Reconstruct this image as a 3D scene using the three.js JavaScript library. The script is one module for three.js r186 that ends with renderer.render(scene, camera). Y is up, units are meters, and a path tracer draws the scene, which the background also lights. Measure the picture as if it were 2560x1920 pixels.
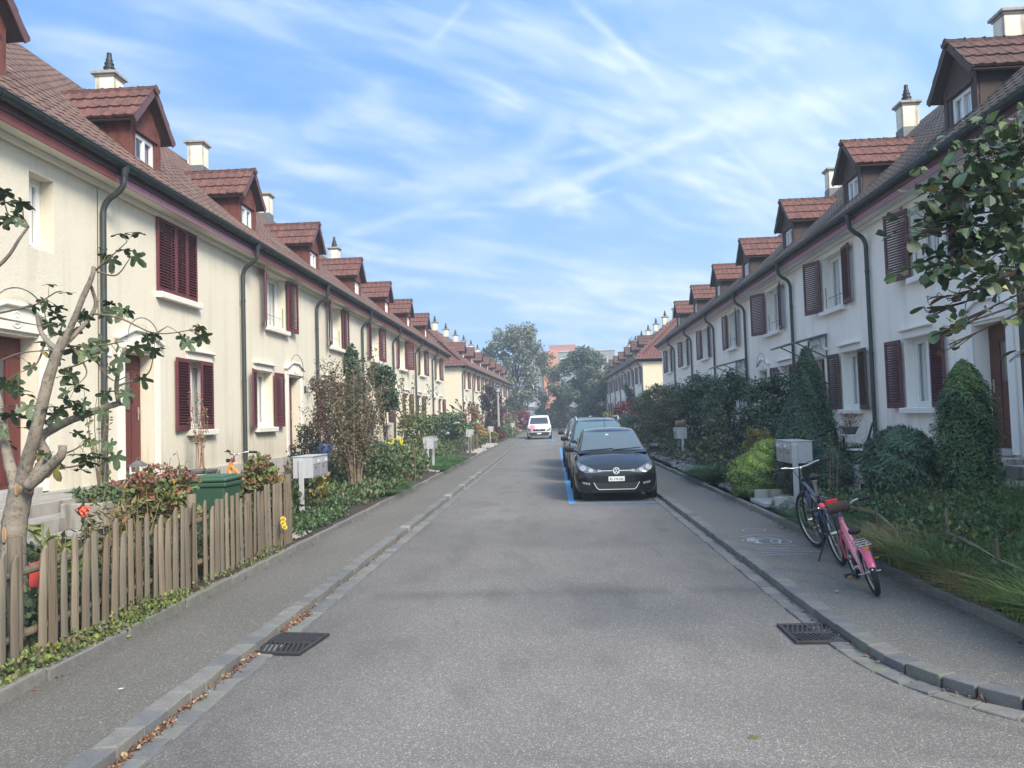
import * as THREE from 'three';
import { RoundedBoxGeometry } from 'three/addons/geometries/RoundedBoxGeometry.js';

// ---------------------------------------------------------------- camera, sky, sun, exposure
const scene = new THREE.Scene();
const EYE = 1.72;
const camera = new THREE.PerspectiveCamera(53.01, 4 / 3, 0.1, 900);
camera.position.set(0, EYE, 0);
camera.rotation.order = 'YXZ';
camera.rotation.set(0.04422, 0.053197, -0.031);
camera.updateMatrixWorld(true);
const EXPOSURE = 1.75;
const SUN = new THREE.Vector3(0.5, 0.62, 0.6).normalize();
const sunLight = new THREE.DirectionalLight(new THREE.Color(1, 0.9, 0.76), 3.0);
sunLight.position.copy(SUN).multiplyScalar(120).add(new THREE.Vector3(0, 0, -40));
sunLight.target.position.set(0, 0, -40);
sunLight.castShadow = true;
sunLight.shadow.radius = 36;
sunLight.shadow.mapSize.set(2048, 2048);
Object.assign(sunLight.shadow.camera, { left: -60, right: 60, top: 60, bottom: -60, near: 1, far: 300 });
scene.add(sunLight, sunLight.target);
scene.fog = new THREE.FogExp2(new THREE.Color(0.70, 0.86, 1.0), 0.0020);

// ---------------------------------------------------------------- helpers
const V = (x, y, z) => new THREE.Vector3(x, y, z);
const W = (x, y, d) => new THREE.Vector3(x, y, -d);              // d = metres ahead of the viewer
function rng(s) { let a = s >>> 0; return () => { a = (a + 0x6d2b79f5) | 0; let t = Math.imul(a ^ (a >>> 15), 1 | a); t = (t + Math.imul(t ^ (t >>> 7), 61 | t)) ^ t; return ((t ^ (t >>> 14)) >>> 0) / 4294967296; }; }
const gauss = (r) => (r() + r() + r() + r() - 2) * 0.87;
const lerp = (a, b, t) => a + (b - a) * t, clamp = (x, a = 0, b = 1) => Math.min(b, Math.max(a, x)), smooth = (a, b, x) => { const t = clamp((x - a) / (b - a)); return t * t * (3 - 2 * t); };
const C = (r, g, b) => new THREE.Color().setRGB(r, g, b);
const vary = (c, r, k = 0.15) => { const f = 1 + (r() - 0.5) * 2 * k; return C(c.r * f, c.g * f, c.b * f); };
const dirAt = (px, py) => V((px - 1280) / 1925, -(py - 960) / 1925, -1).applyEuler(camera.rotation).normalize();
const at = (px, py, d) => { const v = dirAt(px, py); return v.multiplyScalar(d / -v.z).add(camera.position); };

const used = {};
const numbered = (n) => { used[n] = (used[n] || 0) + 1; return used[n] === 1 ? n : n + '_' + String(used[n] - 1).padStart(3, '0'); };
function tag(o, label, category, group, kind) {
  o.userData = {};
  if (label) o.userData.label = label;
  if (category) o.userData.category = category;
  if (group) o.userData.group = group;
  if (kind) o.userData.kind = kind;
  return o;
}
function thing(name, label, category, pos, group) {
  const g = new THREE.Group(); g.name = numbered(name); if (pos) g.position.copy(pos); scene.add(g);
  return tag(g, label, category, group);
}
function mesh(name, geo, mat, parent) {
  const m = new THREE.Mesh(geo, mat); m.name = parent ? name : numbered(name); m.castShadow = m.receiveShadow = true;
  (parent || scene).add(m); return m;
}
function struct(name, geo, mat) { const m = mesh(name, geo, mat); m.userData = { kind: 'structure' }; return m; }
const stuffPart = (m) => { m.userData.kind = 'stuff'; return m; };
const sub = (name, parent) => { const g = new THREE.Group(); g.name = name; parent.add(g); return g; };

const MX = (x, y, z, rx = 0, ry = 0, rz = 0, sx = 1, sy = sx, sz = sx) => new THREE.Matrix4().compose(V(x, y, z), new THREE.Quaternion().setFromEuler(new THREE.Euler(rx, ry, rz)), V(sx, sy, sz));
class GB {
  constructor() { this.parts = []; this.colored = false; }
  add(geo, m, color) {
    let g = geo.index ? geo.toNonIndexed() : geo.clone();
    if (m) g.applyMatrix4(m);
    if (color) this.colored = true;
    this.parts.push([g, color]); return this;
  }
  box(w, h, d, x = 0, y = 0, z = 0, rx = 0, ry = 0, rz = 0, color) { return this.add(new THREE.BoxGeometry(w, h, d), MX(x, y, z, rx, ry, rz), color); }
  rbox(w, h, d, x = 0, y = 0, z = 0, r = 0.01, rx = 0, ry = 0, rz = 0, color) { return this.add(new RoundedBoxGeometry(w, h, d, 2, Math.min(r, w / 2.01, h / 2.01, d / 2.01)), MX(x, y, z, rx, ry, rz), color); }
  cyl(r0, r1, h, x = 0, y = 0, z = 0, seg = 12, rx = 0, ry = 0, rz = 0, color) { return this.add(new THREE.CylinderGeometry(r1, r0, h, seg), MX(x, y, z, rx, ry, rz), color); }
  bar(a, b, r, seg = 7, r1 = r, color) {
    const d = b.clone().sub(a), L = d.length(), q = new THREE.Quaternion().setFromUnitVectors(V(0, 1, 0), d.normalize());
    return this.add(new THREE.CylinderGeometry(r1, r, L, seg), new THREE.Matrix4().compose(a.clone().add(b).multiplyScalar(0.5), q, V(1, 1, 1)), color);
  }
  tube(pts, r, seg = 16, rad = 6, closed = false, color) { return this.add(new THREE.TubeGeometry(new THREE.CatmullRomCurve3(pts, closed), seg, r, rad, closed), null, color); }
  limb(pts, r0, r1, seg = 10, rad = 7, color, wob = 0) { return this.add(limbGeo(pts, r0, r1, seg, rad, wob), null, color); }
  ball(r, x, y, z, sx = 1, sy = 1, sz = 1, seg = 10, color) { return this.add(new THREE.SphereGeometry(r, seg, Math.max(5, seg * 0.7 | 0)), MX(x, y, z, 0, 0, 0, sx, sy, sz), color); }
  geo(uvAxis) {
    let n = 0; for (const [g] of this.parts) n += g.attributes.position.count;
    const P = new Float32Array(n * 3), Nn = new Float32Array(n * 3), U = new Float32Array(n * 2), Cc = this.colored ? new Float32Array(n * 3) : null; let o = 0;
    for (const [g, c] of this.parts) {
      P.set(g.attributes.position.array, o * 3); Nn.set(g.attributes.normal.array, o * 3);
      if (Cc) for (let i = 0; i < g.attributes.position.count; i++) { Cc[(o + i) * 3] = c ? c.r : 1; Cc[(o + i) * 3 + 1] = c ? c.g : 1; Cc[(o + i) * 3 + 2] = c ? c.b : 1; }
      o += g.attributes.position.count;
    }
    const out = new THREE.BufferGeometry();
    out.setAttribute('position', new THREE.BufferAttribute(P, 3)); out.setAttribute('normal', new THREE.BufferAttribute(Nn, 3)); out.setAttribute('uv', new THREE.BufferAttribute(U, 2));
    if (Cc) out.setAttribute('color', new THREE.BufferAttribute(Cc, 3));
    boxUV(out); return out;
  }
  build(name, mat, parent) { return mesh(name, this.geo(), mat, parent); }
}
function boxUV(g) {
  const P = g.attributes.position.array, U = g.attributes.uv.array, a = V(), b = V(), c = V();
  for (let i = 0; i < P.length / 9; i++) {
    a.fromArray(P, i * 9); b.fromArray(P, i * 9 + 3); c.fromArray(P, i * 9 + 6); b.sub(a); c.sub(a); b.cross(c);
    const x = Math.abs(b.x), y = Math.abs(b.y), z = Math.abs(b.z), s = y >= x && y >= z ? [0, 2] : x >= z ? [2, 1] : [0, 1];
    for (let k = 0; k < 3; k++) { U[i * 6 + k * 2] = P[i * 9 + k * 3 + s[0]]; U[i * 6 + k * 2 + 1] = P[i * 9 + k * 3 + s[1]]; }
  }
}
function limbGeo(pts, r0, r1, seg = 10, rad = 7, wob = 0) {
  const cv = new THREE.CatmullRomCurve3(pts), fr = cv.computeFrenetFrames(seg, false), pos = [], idx = [];
  for (let i = 0; i <= seg; i++) {
    const t = i / seg, p = cv.getPoint(t), R = lerp(r0, r1, t);
    for (let j = 0; j < rad; j++) {
      const a = j / rad * Math.PI * 2, k = R * (1 + wob * Math.sin(i * 2.3 + j * 1.7) * 0.5 + wob * Math.sin(i * 0.9 - j * 2.6) * 0.5);
      pos.push(p.x + (fr.normals[i].x * Math.cos(a) + fr.binormals[i].x * Math.sin(a)) * k, p.y + (fr.normals[i].y * Math.cos(a) + fr.binormals[i].y * Math.sin(a)) * k, p.z + (fr.normals[i].z * Math.cos(a) + fr.binormals[i].z * Math.sin(a)) * k);
    }
  }
  for (let i = 0; i < seg; i++) for (let j = 0; j < rad; j++) { const a = i * rad + j, b = i * rad + (j + 1) % rad, c = a + rad, d = b + rad; idx.push(a, b, c, b, d, c); }
  const e0 = cv.getPoint(0), e1 = cv.getPoint(1), k0 = pos.length / 3; pos.push(e0.x, e0.y, e0.z, e1.x, e1.y, e1.z);
  for (let j = 0; j < rad; j++) { idx.push(k0, (j + 1) % rad, j); idx.push(k0 + 1, seg * rad + j, seg * rad + (j + 1) % rad); }
  const g = new THREE.BufferGeometry(); g.setAttribute('position', new THREE.Float32BufferAttribute(pos, 3)); g.setIndex(idx); g.computeVertexNormals(); return g;
}
// many placed copies of one small shape, joined into one geometry
function scatter(base, items) {
  const b = base.index ? base.toNonIndexed() : base, bp = b.attributes.position.array, bn = b.attributes.normal.array, n = bp.length / 3;
  const P = new Float32Array(items.length * n * 3), Nn = new Float32Array(items.length * n * 3), Cc = new Float32Array(items.length * n * 3), v = V(), nm = new THREE.Matrix3();
  items.forEach(([m, c], k) => {
    nm.getNormalMatrix(m);
    for (let i = 0; i < n; i++) {
      const o = (k * n + i) * 3; v.fromArray(bp, i * 3).applyMatrix4(m).toArray(P, o); v.fromArray(bn, i * 3).applyMatrix3(nm).normalize().toArray(Nn, o); Cc[o] = c.r; Cc[o + 1] = c.g; Cc[o + 2] = c.b;
    }
  });
  const g = new THREE.BufferGeometry(); g.setAttribute('position', new THREE.BufferAttribute(P, 3)); g.setAttribute('normal', new THREE.BufferAttribute(Nn, 3)); g.setAttribute('color', new THREE.BufferAttribute(Cc, 3));
  g.setAttribute('uv', new THREE.BufferAttribute(new Float32Array(items.length * n * 2), 2)); boxUV(g); return g;
}
function sheet(nx, nz, f) {                                         // grid surface from f(u, v) -> [x, y, z, color?]
  const pos = [], col = [], uv = [], idx = []; let hasC = false;
  for (let j = 0; j <= nz; j++) for (let i = 0; i <= nx; i++) { const [x, y, z, c] = f(i / nx, j / nz); pos.push(x, y, z); uv.push(x, z); if (c) { hasC = true; col.push(c.r, c.g, c.b); } }
  for (let j = 0; j < nz; j++) for (let i = 0; i < nx; i++) { const a = j * (nx + 1) + i; idx.push(a, a + 1, a + nx + 1, a + 1, a + nx + 2, a + nx + 1); }
  const g = new THREE.BufferGeometry(); g.setAttribute('position', new THREE.Float32BufferAttribute(pos, 3)); g.setAttribute('uv', new THREE.Float32BufferAttribute(uv, 2));
  if (hasC) g.setAttribute('color', new THREE.Float32BufferAttribute(col, 3));
  g.setIndex(idx); g.computeVertexNormals(); return g;
}

// ---------------------------------------------------------------- noise and textures
const HT = new Float32Array(65536); { const r = rng(77); for (let i = 0; i < 65536; i++) HT[i] = r(); }
const hash2 = (x, y) => HT[((x * 374761 + y * 668265 + ((x * 13) ^ (y * 31))) & 65535)];
function vnoise(x, y, px = 0, py = 0) {
  const xi = Math.floor(x), yi = Math.floor(y), fx = x - xi, fy = y - yi, u = fx * fx * (3 - 2 * fx), v = fy * fy * (3 - 2 * fy);
  const m = (a, p) => p ? ((a % p) + p) % p : a;
  const x0 = m(xi, px), x1 = m(xi + 1, px), y0 = m(yi, py), y1 = m(yi + 1, py);
  return lerp(lerp(hash2(x0, y0), hash2(x1, y0), u), lerp(hash2(x0, y1), hash2(x1, y1), u), v);
}
function fbm(x, y, o = 4, p = 0, q = p) { let s = 0, a = 0.5, t = 0; for (let i = 0; i < o; i++) { s += a * vnoise(x, y, p, q); t += a; a *= 0.5; x *= 2; y *= 2; p *= 2; q *= 2; x += p ? 0 : 17.3; y += q ? 0 : 9.1; } return s / t; }
function texture(w, h, f, metresU, metresV, srgb) {                 // f(u, v) -> [r, g, b] in 0..1 (linear unless srgb)
  const d = new Uint8Array(w * h * 4), e = (x) => srgb ? 255 * (x <= 0.0031308 ? 12.92 * x : 1.055 * Math.pow(x, 1 / 2.4) - 0.055) : 255 * x;
  for (let j = 0; j < h; j++) for (let i = 0; i < w; i++) { const c = f(i / w, j / h), k = (j * w + i) * 4; d[k] = clamp(e(clamp(c[0])), 0, 255); d[k + 1] = clamp(e(clamp(c[1])), 0, 255); d[k + 2] = clamp(e(clamp(c[2])), 0, 255); d[k + 3] = 255; }
  return texFrom(d, w, h, metresU, metresV, srgb);
}
function texFrom(d, w, h, mu, mv, srgb) {
  const t = new THREE.DataTexture(d, w, h, THREE.RGBAFormat); t.wrapS = t.wrapT = THREE.RepeatWrapping; t.magFilter = THREE.LinearFilter; t.minFilter = THREE.LinearMipmapLinearFilter; t.generateMipmaps = true;
  t.colorSpace = srgb ? THREE.SRGBColorSpace : THREE.NoColorSpace; t.repeat.set(1 / mu, 1 / mv); t.needsUpdate = true; return t;
}
// stone-chip asphalt: rounded chips of many tones in dark binder
function chipTextures(size, metres, n, rmin, rmax, base, lo, hi, seed, tint) {
  const r = rng(seed), col = new Float32Array(size * size).fill(base), ht = new Float32Array(size * size).fill(0.25);
  for (let k = 0; k < n; k++) {
    const cx = r() * size, cy = r() * size, R = lerp(rmin, rmax, r() * r()), q = r(), tone = q > 0.93 ? lerp(hi, hi * 1.5, r()) : lerp(lo, hi, q), top = 0.5 + 0.5 * r(), sq = 0.6 + 0.8 * r(), an = r() * 3.14, ca = Math.cos(an), sa = Math.sin(an);
    for (let y = -Math.ceil(R * 1.4); y <= R * 1.4; y++) for (let x = -Math.ceil(R * 1.4); x <= R * 1.4; x++) {
      const u = (x * ca + y * sa) * sq, v = (-x * sa + y * ca) / sq, dd = Math.sqrt(u * u + v * v) / R; if (dd > 1) continue;
      const i = ((Math.floor(cy + y) % size + size) % size) * size + ((Math.floor(cx + x) % size + size) % size); col[i] = tone * (1 - 0.25 * dd * dd); ht[i] = top * (1 - 0.6 * dd * dd);
    }
  }
  const a = new Uint8Array(size * size * 4), b = new Uint8Array(size * size * 4);
  const enc = (x) => 255 * (x <= 0.0031308 ? 12.92 * x : 1.055 * Math.pow(Math.min(1, x), 1 / 2.4) - 0.055);
  for (let i = 0; i < size * size; i++) { a[i * 4] = enc(col[i] * tint[0]); a[i * 4 + 1] = enc(col[i] * tint[1]); a[i * 4 + 2] = enc(col[i] * tint[2]); b[i * 4] = b[i * 4 + 1] = b[i * 4 + 2] = ht[i] * 255; a[i * 4 + 3] = b[i * 4 + 3] = 255; }
  return [texFrom(a, size, size, metres, metres, true), texFrom(b, size, size, metres, metres, false)];
}
const mat = (o) => new THREE.MeshStandardMaterial(Object.assign({ roughness: 0.8, metalness: 0 }, o));
const phys = (o) => new THREE.MeshPhysicalMaterial(Object.assign({ roughness: 0.5, metalness: 0 }, o));
const M = {};
{
  const [ac, ab] = chipTextures(1024, 1.9, 84000, 0.9, 3.2, 0.16, 0.15, 0.41, 5, [1, 0.93, 0.85]);
  M.road = mat({ map: ac, bumpMap: ab, bumpScale: 0.005, roughness: 0.85, vertexColors: true });
  const [sc, sb] = chipTextures(1024, 2.2, 70000, 0.9, 3.0, 0.13, 0.12, 0.33, 9, [1, 0.92, 0.82]);
  M.walk = mat({ map: sc, bumpMap: sb, bumpScale: 0.005, roughness: 0.9, vertexColors: true });
  const stucco = texture(512, 512, (u, v) => { const n = fbm(u * 6, v * 6, 4, 6) * 0.5 + fbm(u * 48, v * 48, 3, 48) * 0.5, k = 0.90 + 0.12 * n; return [k, k, k * 0.995]; }, 2.3, 2.3, false);
  const stuccoB = texture(512, 512, (u, v) => { const n = fbm(u * 64, v * 64, 3, 64) * 0.7 + fbm(u * 10, v * 10, 3, 10) * 0.3; return [n, n, n]; }, 0.9, 0.9, false);
  const wallDirt = texture(1024, 1024, (u, v) => { const y = v * 5.9, n = fbm(u * 7, v * 7, 4, 7) * 0.6 + fbm(u * 120, v * 120, 2, 120) * 0.4, st = smooth(0.52, 0.78, fbm(u * 46, v * 2.4, 3, 46, 3)) * (smooth(1.6, 0.8, Math.abs(y - 3.3)) * 0.6 + smooth(1.0, 0.2, Math.abs(y - 1.2)) + smooth(0.8, 0.1, Math.abs(y - 5.3)) * 0.5), base = smooth(1.7, 0.9, y) * (0.4 + 0.8 * fbm(u * 9, v * 14, 4, 9, 14)); const k = 0.90 + 0.11 * n - 0.12 * st - 0.12 * base; return [k, k * (1 - 0.010 * base), k * (1 - 0.03 * base - 0.015 * st)]; }, 5.42, 5.9, false);
  M.creamWall = mat({ color: C(0.755, 0.690, 0.555), map: wallDirt, bumpMap: stuccoB, bumpScale: 0.006, roughness: 0.95 });
  M.greyWall = mat({ color: C(0.93, 0.90, 0.83), map: wallDirt, bumpMap: stuccoB, bumpScale: 0.008, roughness: 0.95 });
  M.gableWall = mat({ color: C(0.76, 0.665, 0.49), map: stucco, bumpMap: stuccoB, bumpScale: 0.006, roughness: 0.95 });
  M.trimL = mat({ color: C(0.84, 0.80, 0.70), map: stucco, roughness: 0.9 });
  M.trimR = mat({ color: C(0.84, 0.83, 0.81), map: stucco, roughness: 0.9 });
  M.soffit = mat({ color: C(0.82, 0.78, 0.66), map: stucco, roughness: 0.9 });
  const grime = texture(512, 512, (u, v) => { const n = fbm(u * 8, v * 8, 5, 8), s = smooth(0.5, 0.75, fbm(u * 14, v * 3, 4, 14, 3)); const k = 0.75 + 0.4 * n - 0.35 * s; return [k, k * 0.98, k * 0.95]; }, 1.1, 1.6, false);
  const fine = texture(512, 512, (u, v) => { const n = fbm(u * 90, v * 90, 2, 90); return [n, n, n]; }, 0.7, 0.7, false);
  M.concrete = mat({ color: C(0.36, 0.34, 0.31), map: grime, bumpMap: fine, bumpScale: 0.002, roughness: 0.95 });
  M.plinth = mat({ color: C(0.50, 0.48, 0.44), map: grime, bumpMap: fine, bumpScale: 0.002, roughness: 0.95 });
  M.chimney = mat({ color: C(0.80, 0.74, 0.62), map: grime, bumpMap: stuccoB, bumpScale: 0.004, roughness: 0.95 });
  const stone = texture(512, 512, (u, v) => { const n = fbm(u * 12, v * 12, 5, 12) * 0.6 + fbm(u * 70, v * 70, 3, 70) * 0.55, k = 0.5 + 0.62 * n; return [k, k, k]; }, 0.5, 0.5, false);
  M.stone = mat({ color: C(0.36, 0.35, 0.34), map: stone, bumpMap: stone, bumpScale: 0.004, roughness: 0.9, vertexColors: true });
  M.kerb = [[0.19, 0.185, 0.175], [0.17, 0.168, 0.168], [0.215, 0.205, 0.185], [0.19, 0.19, 0.165], [0.155, 0.155, 0.155]].map((c) => mat({ color: C(...c), map: stone, bumpMap: stone, bumpScale: 0.006, roughness: 0.88 }));
  M.paleStone = mat({ color: C(0.34, 0.33, 0.31), map: stone, bumpMap: stone, bumpScale: 0.006, roughness: 0.9 });
  M.slab = mat({ color: C(0.44, 0.43, 0.42), map: stone, bumpMap: fine, bumpScale: 0.002, roughness: 0.92 });
  const wood = texture(256, 1024, (u, v) => { const g = fbm(u * 26, v * 5, 4, 26, 5), l = fbm(u * 5, v * 3, 3, 5, 3), cr = smooth(0.63, 0.75, fbm(u * 40, v * 3, 3, 40, 3)); const k = 0.55 + 0.55 * g * 0.8 + 0.25 * l - 0.45 * cr; return [k, k * 0.98, k * 0.93]; }, 0.28, 1.1, false);
  M.wood = [[0.215, 0.175, 0.13], [0.18, 0.15, 0.115], [0.25, 0.21, 0.16], [0.165, 0.13, 0.095], [0.20, 0.175, 0.14]].map((c) => mat({ color: C(...c), map: wood, bumpMap: wood, bumpScale: 0.006, roughness: 0.95 }));
  M.door = mat({ color: C(0.145, 0.032, 0.031), map: wood, bumpMap: wood, bumpScale: 0.001, roughness: 0.55 });
  M.doorBrown = mat({ color: C(0.13, 0.045, 0.030), map: wood, bumpMap: wood, bumpScale: 0.001, roughness: 0.55 });
  const paintW = texture(256, 512, (u, v) => { const k = 0.86 + 0.2 * fbm(u * 10, v * 6, 4, 10, 6); return [k, k, k]; }, 0.6, 0.9, false);
  M.shutterL = mat({ color: C(0.135, 0.026, 0.034), map: paintW, roughness: 0.55 });
  M.shutterR = mat({ color: C(0.120, 0.040, 0.048), map: paintW, roughness: 0.6 });
  M.shutterBrown = mat({ color: C(0.105, 0.062, 0.050), map: paintW, roughness: 0.65 });
  M.fasciaRed = mat({ color: C(0.27, 0.075, 0.070), map: paintW, roughness: 0.6 });
  M.fasciaLilac = mat({ color: C(0.36, 0.18, 0.22), map: paintW, roughness: 0.6 });
  M.fasciaDark = mat({ color: C(0.13, 0.06, 0.065), map: paintW, roughness: 0.6 });
  const tileT = texture(512, 512, (u, v) => { const n = fbm(u * 9, v * 9, 4, 9), m = smooth(0.5, 0.75, fbm(u * 20, v * 20, 4, 20)), k = 0.72 + 0.5 * n; return [k * (1 - 0.35 * m), k * (1 - 0.3 * m), k * (1 - 0.22 * m)]; }, 1.1, 1.1, false);
  M.tiles = mat({ map: tileT, bumpMap: fine, bumpScale: 0.001, roughness: 0.9, vertexColors: true });
  M.dormerTile = [[0.160, 0.070, 0.056], [0.150, 0.067, 0.055], [0.172, 0.075, 0.059], [0.135, 0.063, 0.053]].map((c) => mat({ color: C(...c), map: tileT, roughness: 0.9 }));
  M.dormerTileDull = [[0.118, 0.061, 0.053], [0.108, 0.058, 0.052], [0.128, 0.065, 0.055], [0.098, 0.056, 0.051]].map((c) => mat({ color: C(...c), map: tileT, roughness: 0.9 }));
  M.shingleL = mat({ color: C(0.165, 0.052, 0.042), map: tileT, roughness: 0.85 });
  M.boardR = [[0.085, 0.058, 0.052], [0.075, 0.052, 0.048], [0.095, 0.064, 0.055]].map((c) => mat({ color: C(...c), map: paintW, roughness: 0.8 }));
  M.copper = mat({ color: C(0.040, 0.058, 0.060), map: grime, roughness: 0.5, metalness: 0.35 });
  M.pipe = mat({ color: C(0.062, 0.072, 0.074), map: grime, roughness: 0.5, metalness: 0.4 });
  M.lead = mat({ color: C(0.17, 0.18, 0.19), map: grime, roughness: 0.6, metalness: 0.3 });
  M.darkMetal = mat({ color: C(0.022, 0.024, 0.027), roughness: 0.5, metalness: 0.3 });
  M.iron = mat({ color: C(0.060, 0.057, 0.060), map: grime, roughness: 0.6, metalness: 0.5 });
  M.white = mat({ color: C(0.78, 0.78, 0.77), roughness: 0.4 });
  M.whiteWood = mat({ color: C(0.72, 0.72, 0.69), map: paintW, roughness: 0.6 });
  M.mailAlu = mat({ color: C(0.52, 0.53, 0.54), map: paintW, roughness: 0.5, metalness: 0.25 });
  M.mailDark = mat({ color: C(0.34, 0.34, 0.36), map: paintW, roughness: 0.5, metalness: 0.25 });
  M.chrome = mat({ color: C(0.78, 0.79, 0.80), roughness: 0.12, metalness: 1 });
  M.steel = mat({ color: C(0.50, 0.50, 0.51), roughness: 0.3, metalness: 0.9 });
  M.glass = phys({ color: C(0.96, 0.98, 0.98), roughness: 0.03, transmission: 1, thickness: 0, ior: 1.5 });
  M.canopyGlass = phys({ color: C(0.80, 0.88, 0.87), roughness: 0.2, transmission: 0.85, thickness: 0, ior: 1.45 });
  M.curtain = mat({ color: C(0.78, 0.78, 0.76), map: texture(256, 16, (u) => { const k = 0.72 + 0.28 * Math.sin(u * Math.PI * 2 * 8 + 2 * Math.sin(u * 12.566)); return [k, k, k]; }, 0.6, 1, false), roughness: 1 });
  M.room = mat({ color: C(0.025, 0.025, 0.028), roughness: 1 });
  M.rubber = mat({ color: C(0.014, 0.014, 0.015), roughness: 0.8 });
  M.black = mat({ color: C(0.012, 0.012, 0.013), roughness: 0.6 });
  M.soil = mat({ color: C(0.065, 0.047, 0.033), map: stone, bumpMap: stone, bumpScale: 0.03, roughness: 1 });
  const barkT = texture(512, 512, (u, v) => { const n = fbm(u * 5, v * 9, 5, 5, 9), sp = smooth(0.62, 0.72, fbm(u * 16, v * 18, 3, 16, 18)); const k = 0.6 + 0.6 * n - 0.3 * sp; return [k, k * 0.97, k * 0.92]; }, 0.3, 0.35, false);
  M.figBark = mat({ color: C(0.27, 0.235, 0.195), map: barkT, bumpMap: barkT, bumpScale: 0.006, roughness: 0.95, vertexColors: true });
  M.bark = mat({ color: C(0.13, 0.10, 0.075), map: barkT, bumpMap: barkT, bumpScale: 0.01, roughness: 1, vertexColors: true });
  M.twig = mat({ color: C(0.17, 0.125, 0.085), roughness: 1 });
  M.twigDark = mat({ color: C(0.045, 0.034, 0.028), roughness: 1 });
  M.leaf = mat({ roughness: 0.62, side: THREE.DoubleSide, vertexColors: true });
  M.grass = mat({ roughness: 0.7, side: THREE.DoubleSide, vertexColors: true });
  M.blue = mat({ color: C(0.10, 0.33, 0.66), map: grime, roughness: 0.75 });
}

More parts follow.
